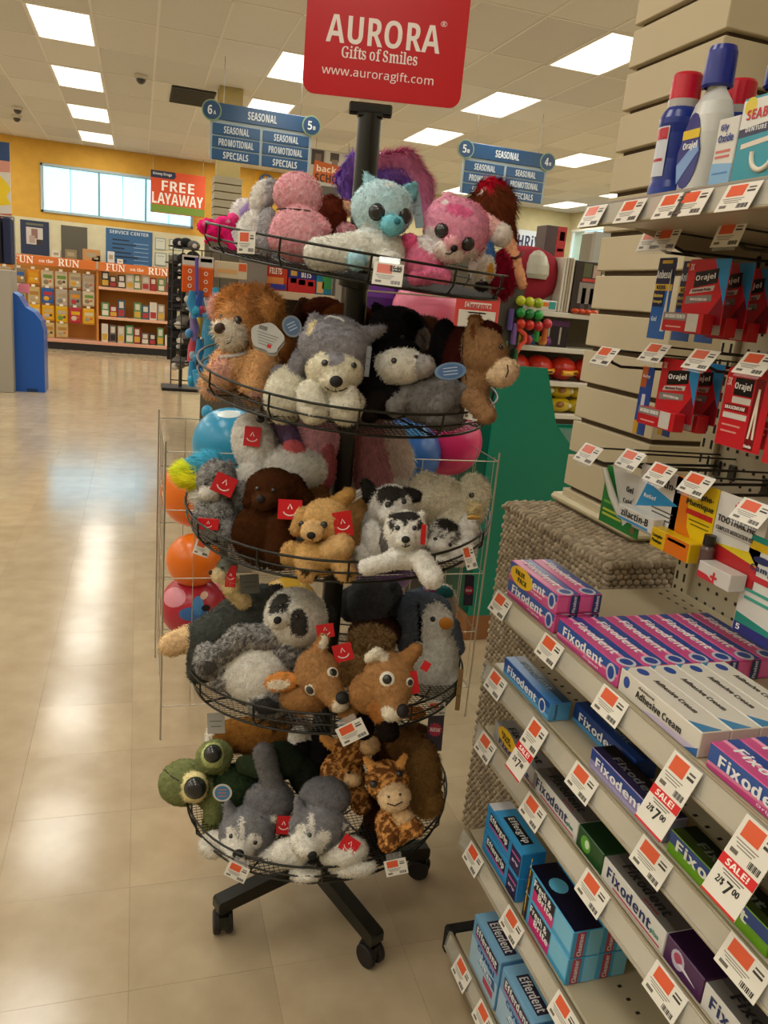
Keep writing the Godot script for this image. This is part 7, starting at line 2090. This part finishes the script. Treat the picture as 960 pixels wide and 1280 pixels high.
	for k in 14:
		var px := 238 + (k % 4) * 10 + rng.randf() * 4
		var py := 372 + (k / 4) * 30 + rng.randf() * 8
		var a := at_z(px, py, -3.5 - 0.05 * (k % 3))
		mb = MB.new()
		mb.tube([Vector3(0, 0.05, 0), Vector3(rng.randf_range(-0.01, 0.01), 0, 0), Vector3(rng.randf_range(-0.015, 0.015), -0.06, 0)], [0.012, 0.02, 0.014], hx(cols[k % 12]), 8)
		mb.ell(Vector3(rng.randf_range(-0.02, 0.02), -0.03, 0.015), Vector3(0.016, 0.02, 0.012), hx(cols[(k * 5 + 3) % 12]), 8, 6)
		single("bagged_toy", "small bagged blue and white toy hanging beside the lion", "toy", mb, mat("gloss"), a, Basis.IDENTITY, "bagged toys on the aisle end")
	mb = MB.new()
	mb.tube([at_z(262, 395, -3.45), at_z(262, 440, -3.45), at_z(258, 470, -3.45)], [0.024, 0.022, 0.018], hx("2f7fa4"), 12)
	mb.tube([at_z(262, 392, -3.45), at_z(262, 396, -3.45)], 0.03, hx("2f7fa4"), 12)
	single("bubble_wand", "tall teal-blue bubble wand tube hanging beside the lion", "toy", mb, mat("gloss"))
	mb = MB.new()
	mb.tube([at_z(246, 462, -3.4), at_z(250, 478, -3.4), at_z(258, 492, -3.4)], [0.02, 0.026, 0.018], hx("2a9ad0"), 10)
	mb.ell(at_z(257, 488, -3.38), Vector3.ONE * 0.008, hx("141414"), 8, 6)
	mb.ell(at_z(259, 515, -3.38), Vector3(0.025, 0.03, 0.02), hx("3aa0d0"), 10, 6)
	single("dolphin_toy", "bright blue bagged swimming toy hanging lowest at the aisle end", "toy", mb, mat("gloss"))
	# the long aisle body behind it
	var g := thing("seasonal_shelving", "long dark seasonal aisle shelving running to the back of the store", "shelving", Vector3(1.25, 0, -6.6))
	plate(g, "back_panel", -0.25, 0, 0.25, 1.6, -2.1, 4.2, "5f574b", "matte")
	for y in [0.5, 0.9, 1.3]:
		plate(g, "shelf", -0.55, y - 0.03, 0.55, y, -2.1, 4.2, "b7ab92", "flat")
	for k in 24:
		var x := 0.74 if k < 12 else 1.52
		var kk := k % 12
		poster_box("seasonal_carton", "bright seasonal goods carton lined up on the long aisle shelving", x, [0.5, 0.9, 1.3][kk % 3], x + 0.2, [0.5, 0.9, 1.3][kk % 3] + 0.22, -4.9 - 0.85 * (kk / 3), 0.5, cols[(k * 7) % 12], [["d8d2c4", 0.2, 0.3, 0.8, 0.7]], "seasonal cartons")

func hat_spinner() -> void:
	var o := Vector3(0.56, 0, -11.2)
	var t := thing("hat_spinner", "black spinner rack hung with dark hats and plush", "rack", o)
	var mb := MB.new()
	mb.box(Vector3(0, 0.02, 0), Vector3(0.5, 0.04, 0.5), hx("15130f"), 0.008)
	piece(t, "base", mb, mat("enamel"))
	mb = MB.new()
	mb.tube([Vector3(0, 0.04, 0), Vector3(0, 1.8, 0)], 0.025, hx("15130f"), 10)
	piece(t, "pole", mb, mat("enamel"))
	for k in 2:
		mb = MB.new()
		mb.box(Vector3(-0.13 + 0.16 * k, 1.08, 0.16 - 0.06 * k), Vector3(0.12, 1.34, 0.03), hx("1b1916"), 0.004)
		piece(t, "grid_panel", mb, mat("enamel"))
	rng.seed = 21
	for k in 30:
		var px := 219.0 + (k % 3) * 10 + rng.randf() * 5
		var py: float = [300, 318, 334, 350, 366, 382, 398, 414, 430, 446][k / 3] + rng.randf() * 8
		var a := at_z(px, py, -10.95 + 0.05 * (k % 3))
		mb = MB.new()
		var c2 := hx(["121013", "1b191c", "17151a", "232026", "57534e", "0f0d10"][rng.randi() % 6])
		if k in [14, 19, 22, 27]:
			mb.ell(Vector3.ZERO, Vector3(0.1, 0.09, 0.09), hx("6b665f"), 10, 7)
			mb.ell(Vector3(-0.06, -0.05, 0.06), Vector3(0.05, 0.05, 0.05), hx("b8b2a6"), 8, 6)
			single("hanging_plush", "small grey plush hanging from the hat spinner", "plush toy", mb, mat("matte"), a, Basis.IDENTITY, "plush on the hat spinner")
		else:
			mb.ell(Vector3.ZERO, Vector3(0.085, 0.065, 0.08), c2, 12, 7)
			mb.ell(Vector3(-0.065, -0.045, 0.04), Vector3(0.075, 0.012, 0.06), c2, 10, 5)
			if k % 2 == 0:
				mb.ell(Vector3(0.01, -0.005, 0.076), Vector3(0.03, 0.03, 0.012), hx("c9c0ba"), 8, 5)
			single("baseball_cap", "dark cap hanging from the black spinner rack", "cap", mb, mat("matte"), a, Basis.IDENTITY, "caps on the hat spinner")

func snack_wall() -> void:
	var zf := -16.02
	var t := thing("snack_display", "orange snack shelving with a fun on the run header along the back wall", "shelving", Vector3(-0.85, 0, zf))
	plate(t, "back_panel", -1.6, 0.1, 1.52, 1.5, -0.5, 0.03, "c4843c", "matte")
	plate(t, "base", -1.6, 0, 1.52, 0.13, -0.5, 0.5, "17140f")
	plate(t, "base_shelf", -1.6, 0.13, 1.52, 0.19, -0.5, 0.51, "d09a80", "flat", 0.004)
	plate(t, "divider", 0.1, 0.13, 0.14, 1.5, -0.5, 0.4, "c8812f")
	plate(t, "side_panel", 1.5, 0.0, 1.54, 1.5, -0.5, 0.5, "b8742c")
	for y in [0.66, 1.2]:
		plate(t, "shelf", 0.14, y - 0.05, 1.5, y, -0.5, 0.5, "dba888", "flat", 0.004)
	for q in [[-1.6, 0.1], [0.14, 1.5]]:
		var h := plate(t, "header", q[0], 1.48, q[1], 1.64, -0.03, 0.03, "d2702e", "flat", 0.004)
		var cx: float = (q[0] + q[1]) * 0.5
		letters(h, "FUN", 0.34, 0.125, Vector3(cx - 0.38, 1.56, 0.002), Basis.IDENTITY, hx("fff2e6"), "Droid Serif", true, "lettering", 0.006)
		letters(h, "on the", 0.24, 0.06, Vector3(cx, 1.56, 0.002), Basis.IDENTITY, hx("fff2e6"), "Droid Serif", true, "lettering", 0.006)
		letters(h, "RUN", 0.36, 0.125, Vector3(cx + 0.38, 1.56, 0.002), Basis.IDENTITY, hx("fff2e6"), "Droid Serif", true, "lettering", 0.006)
	rng.seed = 31
	var bc := ["a89678", "8c7a5c", "d08a24", "c9b89c", "9c8c74", "b8a888", "c0a46c", "a87c3c", "2f5c9c", "b0a090", "d8a01c", "d49a18", "cfa21c", "b0303c", "6c8c3c", "8c8478"]
	for r in 4:
		for c in 7:
			var x := -2.3 + 0.235 * c
			var y := 1.17 - 0.31 * r
			if r == 3 and c in [0, 5, 6]:
				continue
			var k: int = [[0, 1, 2, 3, 3, 5, 9], [5, 4, 6, 8, 9, 15, 3], [1, 0, 10, 11, 12, 13, 10], [14, 14, 12, 6, 6, 6, 6]][r][c]
			var mb := MB.new()
			var h := 0.25 + rng.randf() * 0.05
			mb.box(Vector3(0, -h * 0.5, 0), Vector3(0.21, h, 0.05), hx(bc[k]), 0.022)
			mb.box(Vector3(0, -h * 0.02, 0), Vector3(0.2, 0.03, 0.006), hx(bc[k]).lightened(0.2))
			mb.box(Vector3(0, -h * 0.98, 0), Vector3(0.2, 0.02, 0.006), hx(bc[k]).lightened(0.2))
			mb.box(Vector3(0.01, -h * 0.34, 0.025), Vector3(0.15, h * 0.22, 0.004), hx(bc[(k * 3 + 5) % 16]))
			mb.ell(Vector3(-0.02, -h * 0.68, 0.022), Vector3(0.055, h * 0.17, 0.008), hx(bc[(k * 5 + 2) % 16]), 10, 5)
			mb.ell(Vector3(0.05, -h * 0.62, 0.022), Vector3(0.03, h * 0.1, 0.008), hx(["7a3a2c", "d9cfb8", "3a3a34", "c8642c"][rng.randi() % 4]), 8, 5)
			mb.box(Vector3(0, 0.03, 0.05), Vector3(0.06, 0.04, 0.004), hx("e8e0d0"))
			single("snack_pouch", "hanging snack pouch on the orange pegboard under the header", "snack", mb, mat("gloss"), Vector3(x, y + 0.22, zf - 0.1), Basis.IDENTITY, "snack pouches on pegs")
	for r in 3:
		for c in 9:
			if r == 1 and c in [3, 8]:
				continue
			var y: float = [0.19, 0.66, 1.2][r]
			var w := 0.115 + rng.randf() * 0.025
			var h := 0.2 + rng.randf() * 0.14
			var x := -0.66 + c * 0.145
			poster_box("snack_carton", ["assorted carton on the bottom shelf of the orange snack display", "assorted carton on the middle shelf of the orange snack display", "assorted carton on the top shelf of the orange snack display"][r], x, y, x + w, y + h, zf - 0.08, 0.12, ["3a3230", "b8b0a4", "5a8c5c", "8c2c34", "6c6460", "d4ccc0", "3f5c6c", "a09484"][rng.randi() % 8], [[["d9d0c0", "2b2624", "c8a03c", "a83a3c"][rng.randi() % 4], 0.1, 0.1, 0.9, 0.45], ["cfc6b8", 0.2, 0.55, 0.8, 0.9]], "snack cartons")
	for q in [[-1.5, "d9d3c6", 0.14, 0.12], [-1.28, "8c7c5c", 0.2, 0.16], [-0.98, "c08a54", 0.3, 0.2], [-0.82, "d6cbb8", 0.14, 0.1], [-0.55, "cfd0d0", 0.12, 0.2], [-0.38, "e0dccf", 0.1, 0.08]]:
		poster_box("top_stock_box", "plain stock box standing on top of the orange snack display header", q[0], 1.641, q[0] + q[2], 1.641 + q[3], zf - 0.02, 0.2, q[1], [["a8987c", 0.2, 0.3, 0.8, 0.7]], "stock boxes on the header")

func back_wall_things() -> void:
	var z := WZ + 0.002
	poster("portrait_poster", "navy framed portrait poster on the cream back wall", -2.09, 1.66, -1.6, 2.26, z, "27324f", [["c9c2bb", 0.2, 0.3, 0.78, 0.8], ["8c6a60", 0.38, 0.48, 0.6, 0.76], ["3a3034", 0.55, 0.3, 0.78, 0.46], ["b0988c", 0.3, 0.34, 0.5, 0.56], ["6d6a58", 0.2, 0.86, 0.8, 0.92]], [])
	poster("blank_board", "plain dark grey board on the cream back wall", -1.39, 1.6, -0.93, 2.24, z, "5c584c", [], [])
	var rows := [["35638f", 0.06, 0.03, 0.94, 0.8]]
	for k in 6:
		rows.append(["26303f", 0.14, 0.68 - 0.115 * k, 0.3 + 0.4 * fmod(k * 0.37 + 0.5, 1.0), 0.72 - 0.115 * k])
		rows.append(["9fbcd6", 0.6, 0.63 - 0.115 * k, 0.92, 0.645 - 0.115 * k])
	poster("service_board", "blue service centre list board on the cream back wall", -0.6, 1.62, 0.25, 2.28, z, "35638f", rows, [["SERVICE CENTER", 0.5, 0.91, 0.84, 0.09, "c9dae6"]])
	for q in [[0.3, 1.98, 0.5, 2.2], [0.56, 2.0, 0.85, 2.2], [0.3, 1.68, 0.52, 1.93], [0.56, 1.72, 0.8, 1.94]]:
		poster("framed_certificate", "small pale framed certificate beside the service board", q[0], q[1], q[2], q[3], z, "8d9a98", [["cfd2c4", 0.08, 0.08, 0.92, 0.92], ["9aa59c", 0.2, 0.7, 0.8, 0.76]], []).set_meta("group", "framed certificates")
	var ly := poster("layaway_banner", "orange free layaway banner hanging in front of the clerestory window", 0.2, 2.63, 1.19, 3.37, z + 0.35, "d2502a", [["6f8c34", 0.0, 0.02, 1.0, 0.2], ["2b3350", 0, 0.83, 0.42, 0.83, 0.46, 0.9, 0.44, 1.0, 0.0, 1.0]], [["FREE", 0.5, 0.66, 0.6, 0.24, "f6f0ea"], ["LAYAWAY", 0.5, 0.36, 0.94, 0.26, "f6f0ea"], ["Kinney Drugs", 0.21, 0.92, 0.34, 0.08, "dfe2ea"]])
	for s in [-0.45, 0.45]:
		var mb := MB.new()
		mb.tube([Vector3(s, 0.74, 0.006), Vector3(s, CEIL - 2.63, 0.006)], 0.004, hx("9a9a94"), 5)
		piece(ly, "hanger_wire", mb, mat("steel"))
	letters(single("wall_letter", "blue outlined capital letter on the yellow wall beside the far pillar", "sign", wall_plate(0.4, 0.4, "dfa92f"), mat("paint"), at_z(331, 228, z)), "C", 0.24, 0.3, Vector3(0, 0, 0.012), Basis.IDENTITY, hx("4a63a8"), "Droid Serif", true, "lettering", 0.02)
	letters(single("wall_letter", "second blue letter on the yellow wall, partly behind the plush", "sign", wall_plate(0.4, 0.4, "dfa92f"), mat("paint"), at_z(350, 231, z)), "u", 0.22, 0.22, Vector3(0, -0.04, 0.012), Basis.IDENTITY, hx("4a63a8"), "Droid Serif", true, "lettering", 0.02)
	var th := poster("lettered_banner", "white banner with tall navy letters on the far beige wall", 7.7, 2.55, 8.9, 3.2, z + 0.02, "d9dde6", [["e0a06c", 0.22, 0.06, 0.32, 0.3], ["e0a06c", 0.5, 0.06, 0.62, 0.3], ["c8ccd4", 0.86, 0.4, 0.87, 0.86]], [["tHRiVe", 0.45, 0.64, 0.66, 0.42, "2b2d50"]])
	th.set_meta("category", "banner")
	var bts := poster("school_poster", "back to school poster with an orange label hanging above the aisle", 2.42, 2.86, 3.1, 3.52, -12.5, "b4aea4", [["4a4440", 0.04, 0.66, 0.32, 0.98], ["7a6a60", 0.12, 0.72, 0.26, 0.9], ["c9c2b8", 0.36, 0.6, 0.98, 0.98], ["4f4844", 0.46, 0.78, 0.66, 0.96], ["8c7a70", 0.5, 0.66, 0.64, 0.82], ["5a524c", 0.3, 0.04, 0.7, 0.24], ["c8642c", 0.08, 0.34, 0.96, 0.26, 1.0, 0.66, 0.12, 0.76]], [["back to", 0.52, 0.6, 0.7, 0.14, "f0ddc4"], ["SCHOOL", 0.54, 0.4, 0.8, 0.17, "33271f"]])
	for s in [-0.25, 0.25]:
		var mb := MB.new()
		mb.tube([Vector3(s, 0.66, 0.006), Vector3(s, CEIL - 2.86, 0.006)], 0.004, hx("9a9a94"), 5)
		piece(bts, "hanger_wire", mb, mat("steel"))
	# far slatwall pillar with painted head
	var p := thing("slatwall_column", "far grey-tan slatwall column rising to the ceiling behind the aisle sign", "pillar", Vector3(1.02, 0, -10.4))
	var cm := MB.new()
	cm.box(Vector3(0, 1.835, 0), Vector3(0.27, 3.67, 0.27), hx("b3a06a"))
	piece(p, "column", cm, mat("paint"))
	var sm := MB.new()
	sm.box(Vector3.ZERO, Vector3(0.33, 0.078, 0.33), hx("9a9078"), 0.004)
	var shm := sm.mesh()
	for k in 30:
		piece(p, "slat", shm, mat("flat"), Vector3(0, 0.06 + 0.0893 * k, 0))
	# ceiling fittings
	var vm := MB.new()
	vm.box(Vector3(0, -0.01, 0), Vector3(0.52, 0.02, 0.9), hx("2a2824"), 0.004)
	for k in 9:
		vm.box(Vector3(0, -0.022, -0.36 + 0.09 * k), Vector3(0.48, 0.006, 0.02), hx("3d3a34"))
	single("ceiling_vent", "dark louvred air vent in the ceiling next to the far column", "vent", vm, mat("flat"), Vector3(0.62, CEIL, -11.1))
	vm = MB.new()
	vm.box(Vector3(0, -0.006, 0), Vector3(0.5, 0.012, 0.9), hx("8d8676"), 0.004)
	single("ceiling_grille", "tan return air grille in the ceiling behind the aisle sign", "vent", vm, mat("flat"), Vector3(2.1, CEIL, -9.0))
	for q in [[22, 140], [21, 150], [176, 102]]:
		var at := at_y(q[0], q[1], 3.6)
		var t := thing("security_dome", ["small dark dome camera near the yellow wall, outer one", "small dark dome camera near the yellow wall, inner one", "smoked dome camera on the ceiling between light rows"][[22, 21, 176].find(q[0])], "camera", Vector3(at.x, CEIL, at.z))
		var mb := MB.new()
		mb.lathe([[0, -0.045], [0.07, -0.045], [0.075, -0.03], [0.075, 0.0], [0, 0.0]], hx("cfc9bc"), 20)
		piece(t, "housing", mb, mat("flat"))
		mb = MB.new()
		mb.ell(Vector3(0, -0.045, 0), Vector3(0.055, 0.055, 0.055), hx("1c1a1a"), 16, 10)
		piece(t, "dome", mb, mat("eye"))
	# blue cardboard display and pale fixture at the aisle's mouth
	var b := thing("blue_display", "plain bright blue cardboard display with a curved top at the aisle end", "display", Vector3(-1.22, 0, -10.4))
	var mb := MB.new()
	mb.prism(PackedVector2Array([Vector2(-0.16, 0), Vector2(0.16, 0), Vector2(0.16, 0.72), Vector2(0.13, 0.84), Vector2(0.06, 0.93), Vector2(-0.03, 0.98), Vector2(-0.1, 1.1), Vector2(-0.16, 1.14)]), -0.2, 0.2, hx("1252a8"))
	piece(b, "body", mb, mat("gloss"))
	mb = MB.new()
	mb.box(Vector3(0.02, 0.02, 0.201), Vector3(0.12, 0.04, 0.004), hx("0a2c5c"))
	piece(b, "hand_notch", mb, mat("flat"))
	var f := thing("pale_fixture", "pale grey-beige store fixture beside the blue display", "fixture", Vector3(-2.0, 0, -10.3))
	mb = MB.new()
	mb.box(Vector3(0, 0.69, 0), Vector3(1.24, 1.38, 0.5), hx("9a9386"), 0.006)
	piece(f, "cabinet", mb, mat("flat"))
	poster_box("pink_card", "small pink card on the blue display's shoulder", -1.34, 1.14, -1.22, 1.24, -10.35, 0.02, "d87a8c", [])
	var sb := poster("sunburst_banner", "tall banner with a yellow sunburst and navy top by the aisle mouth", -2.5, 2.06, -1.74, 3.08, -13.0, "cfc8bc", [["23406f", 0, 0.76, 1, 1], ["c88a78", 0.3, 0.58, 1.0, 0.62, 1, 0.76, 0.3, 0.76], ["e2c21c", 0.5, 0.12, 1.0, 0.2, 0.92, 0.3, 1.0, 0.4, 0.94, 0.48, 0.8, 0.58, 0.5, 0.58], ["b05a44", 0.7, -0.02, 1.0, 0.02, 1.0, 0.08, 0.7, 0.06]], [])
	sb.set_meta("category", "banner")
	for k in 5:
		mb = MB.new()
		mb.box(Vector3.ZERO, Vector3(0.1, 0.62, 0.3), hx(["1f2340", "151417", "2a2f52", "1a1a20", "3a3440"][k]), 0.02)
		single("hanging_garment", "dark garment hanging on a rail above the pale fixture", "clothing", mb, mat("matte"), Vector3(-1.74 - 0.12 * k, 1.75, -12.6), Basis.IDENTITY, "dark hanging garments")
	mb = MB.new()
	mb.tube([Vector3(-2.6, 2.08, -12.6), Vector3(-1.66, 2.08, -12.6)], 0.014, hx("b8b4aa"), 8)
	mb.tube([Vector3(-2.6, 2.08, -12.6), Vector3(-2.6, 0, -12.6)], 0.014, hx("b8b4aa"), 8)
	mb.tube([Vector3(-1.66, 2.08, -12.6), Vector3(-1.66, 0, -12.6)], 0.014, hx("b8b4aa"), 8)
	single("garment_rail", "pale metal garment rail standing behind the pale fixture", "rail", mb, mat("steel"))
	# old monitor on a wall arm by the side window
	var tv := thing("wall_unit", "grey boxy wall-mounted unit in front of the side window", "unit", at_z(748, 317, -14.6))
	mb = MB.new()
	mb.box(Vector3.ZERO, Vector3(0.62, 0.78, 0.5), hx("807a6c"), 0.05)
	mb.box(Vector3(0, -0.3, 0.26), Vector3(0.56, 0.08, 0.02), hx("5c574c"), 0.006)
	piece(tv, "housing", mb, mat("flat"))
	mb = MB.new()
	mb.tube([Vector3(0.3, 0, 0), Vector3(9.2 - tv.position.x, 0, 0)], 0.03, hx("5c574c"), 8)
	piece(tv, "wall_arm", mb, mat("enamel"))

func wall_plate(w: float, h: float, c: String) -> MB:
	var mb := MB.new()
	mb.box(Vector3(0, 0, 0.004), Vector3(w, h, 0.008), hx(c), 0.002)
	return mb

# price tags clipped on the plush baskets, and loose tags of the toys
func rack_tags() -> void:
	for q in [[308, 303, 22, 28, -3, 1.27, "white price tag with an orange block on the top basket's rim by the husky"], [485, 343, 38, 28, -7, 1.26, "large white and orange price tag on the top basket's rim under the blue cat"], [590, 512, 18, 26, -10, 1.44, "small white and orange price tag on the second basket's rim under the pony"], [253, 685, 20, 20, -18, 1.6, "white and orange price tag on the third basket by the tabby"], [587, 697, 14, 30, 15, 1.52, "white and orange price tag on the third basket by the striped cat"], [440, 915, 36, 24, 26, 1.45, "white and orange price tag wedged under the fawn's hooves"], [546, 886, 22, 17, 4, 1.66, "white and orange price tag on the fourth basket under the penguin"], [296, 1090, 28, 20, -25, 1.58, "white and orange price tag on the lowest basket under the husky pup"], [495, 1084, 28, 20, 12, 1.6, "white and orange price tag on the lowest basket by the giraffe"]]:
		var k: float = q[5] / FOCAL
		var t := thing("rack_price_tag", q[6], "price tag", at_d(q[0], q[1], q[5]), card_frame(-cw, q[4]))
		piece(t, "card", price_tag_mesh(q[2] * k, q[3] * k, false), mat("gloss"))
		var mb := MB.new()
		mb.box(Vector3(0, q[3] * k * 0.5 + 3 * k, -0.001), Vector3(q[2] * k * 0.7, 10 * k, 0.0012), Color.WHITE, 0.0004)
		piece(t, "clear_hanger", mb, mat("clear"))
		if q[0] == 485:
			letters(t, "$5.99", 15 * k, 8 * k, Vector3(9 * k, 7.5 * k, 0.0012), Basis.IDENTITY, hx("2a2622"), "Droid Sans", true, "lettering", 0.0004)
	# silver heart-cloud tag of the lion, blue tags
	var k2 := 1.36 / FOCAL
	var lt := thing("cloud_tag", "silver cloud-shaped paper tag with small print hanging on the lion", "tag", at_d(334, 421, 1.36), card_frame(-cw, -18))
	var mb := MB.new()
	var pg := PackedVector2Array()
	for m in 40:
		var an := TAU * m / 40
		var r := 1.0 + 0.05 * sin(an * 5.0) + (0.14 if absf(an - 5.2) < 0.3 else 0.0)
		pg.append(Vector2(cos(an) * 21 * r, sin(an) * 17 * r) * k2)
	mb.prism(pg, -0.0006, 0.0006, hx("b9b8b4"))
	mb.t = Transform3D(Basis.IDENTITY, Vector3(0.002, -0.004, -0.004))
	mb.prism(pg, -0.0006, 0.0006, hx("a3a29e"))
	mb.t = Transform3D.IDENTITY
	for m in 5:
		mb.box(Vector3(0, (3 - 3.4 * m) * k2, 0.0008), Vector3((28 - 3 * m) * k2, 0.8 * k2, 0.0003), hx("75726e"))
	for m in 7:
		mb.box(Vector3((-13 + 1.6 * m) * k2, 9 * k2, 0.0008), Vector3(0.8 * k2, 5 * k2, 0.0003), hx("3a3836"))
	mb.box(Vector3(6 * k2, -10.5 * k2, 0.0009), Vector3(5 * k2, 4.5 * k2, 0.0004), hx("c8202a"))
	piece(lt, "card", mb, mat("gloss"))
	for q in [[563, 464, 20, 11, "5f7f9f", "3a5f92", "blue oval paper tag lying on the grey plush in the second basket", 1.36, 6], [365, 408, 12, 14, "7d8894", "4f6a8c", "blue-grey paper tag standing between the lion and the large husky", 1.46, 25], [278, 991, 12, 11, "c8c2b4", "3f7aa8", "round blue and orange tag on the sea turtle", 1.56, 0]]:
		var kk: float = q[7] / FOCAL
		var t := thing("paper_tag", q[6], "tag", at_d(q[0], q[1], q[7]), card_frame(-cw, q[8]))
		mb = MB.new()
		var e := PackedVector2Array()
		var e2 := PackedVector2Array()
		for m in 28:
			var an := TAU * m / 28
			e.append(Vector2(cos(an) * q[2], sin(an) * q[3]) * kk)
			e2.append(e[-1] * 0.8)
		mb.prism(e, -0.0006, 0.0006, hx(q[4]))
		mb.prism(e2, 0.0, 0.001, hx(q[5]))
		for m in 3:
			mb.box(Vector3(0, (4 - 4 * m) * kk, 0.0012), Vector3(q[2] * 0.9 * kk, 1.0 * kk, 0.0004), hx("b8c8d8" if q[0] != 278 else "d0703a"))
		piece(t, "card", mb, mat("gloss"))
	for q in [[446, 619, 20, 10, 32, "d8d4cc", "small white cloth tag sticking up behind the tan puppy", 1.5], [312, 730, 24, 24, 4, "4f4c48", "plain grey square tag hanging under the third basket", 1.6], [270, 904, 22, 26, 2, "a8a6a0", "silver care label hanging above the sea turtle", 1.7], [460, 452, 6, 38, -6, "6d6d70", "narrow grey paper tag hanging from the large husky's ear", 1.38], [597, 322, 10, 34, -28, "cfb8b4", "pale oval swing tag beside the pink fox", 1.38], [522, 262, 11, 46, 8, "6f8a90", "slim paper tag hanging beside the blue cat's cheek", 1.36], [574, 862, 6, 52, -6, "8a6a3c", "thin tan paper tag dangling beside the penguin", 1.62]]:
		var kk: float = q[7] / FOCAL
		mb = MB.new()
		mb.box(Vector3.ZERO, Vector3(q[2] * kk, q[3] * kk, 0.001), hx(q[5]), 0.0003)
		mb.box(Vector3(0, q[3] * kk * 0.1, 0.0007), Vector3(q[2] * kk * 0.7, 1.2 * kk, 0.0003), hx(q[5]).darkened(0.35))
		mb.box(Vector3(0, -q[3] * kk * 0.15, 0.0007), Vector3(q[2] * kk * 0.6, 1.2 * kk, 0.0003), hx(q[5]).darkened(0.35))
		single("paper_tag", q[6], "tag", mb, mat("gloss"), at_d(q[0], q[1], q[7]), card_frame(-cw, q[4]))
	for q in [[544, 912, 20, 52, -5, 1.7, "dark purple new-arrival card clipped under the fourth basket"], [586, 738, 12, 38, -4, 1.72, "dark purple new-arrival card clipped under the third basket"]]:
		var kk: float = q[5] / FOCAL
		var t := thing("new_card", q[6], "sign", at_d(q[0], q[1], q[5]), card_frame(-cw, q[4]))
		mb = MB.new()
		mb.box(Vector3.ZERO, Vector3(q[2] * kk, q[3] * kk, 0.002), hx("231838"), 0.0005)
		var e := PackedVector2Array()
		for m in 24:
			var rr: float = q[2] * (0.46 if m % 2 else 0.36)
			e.append(Vector2(cos(TAU * m / 24) * rr, sin(TAU * m / 24) * rr) * kk)
		mb.prism(e, 0, 0.0014, hx("b81f4c"))
		piece(t, "card", mb, mat("gloss"))
		letters(t, "NEW", q[2] * 0.62 * kk, q[2] * 0.24 * kk, Vector3(0, 0, 0.0015), Basis.IDENTITY, hx("f4e6ec"), "Droid Sans", true, "lettering", 0.0004)
	# brass clip beside the alpaca
	mb = MB.new()
	mb.tube([Vector3(-0.012, 0, 0), Vector3(-0.004, 0.002, 0), Vector3(0.004, 0.001, 0), Vector3(0.014, 0, 0)], [0.004, 0.0065, 0.005, 0.0025], hx("b8904a"), 10)
	single("brass_clip", "small brass clip on the wire beside the alpaca's chest", "clip", mb, mat("steel"), at_d(592, 647, 1.5), card_frame(-cw, 0))

func _ready() -> void:
	camera_and_light()
	materials()
	room()
	back_wall_things()
	snack_wall()
	aisle_sign(1.22, 3.153, -9.0, "6A", "5B", "blue hanging aisle sign with the 6A disc above the seasonal aisle")
	aisle_sign(4.04, 3.17, -9.0, "5B", "4B", "blue hanging aisle sign with the 4B disc above the next aisle")
	hat_spinner()
	endcap()
	toy_shelves()
	green_display()
	ball_bin()
	gondola()
	pillar()
	rack()
	sew(toys())
	dental()
	shelf_tags()
	peg_goods()
	rack_tags()
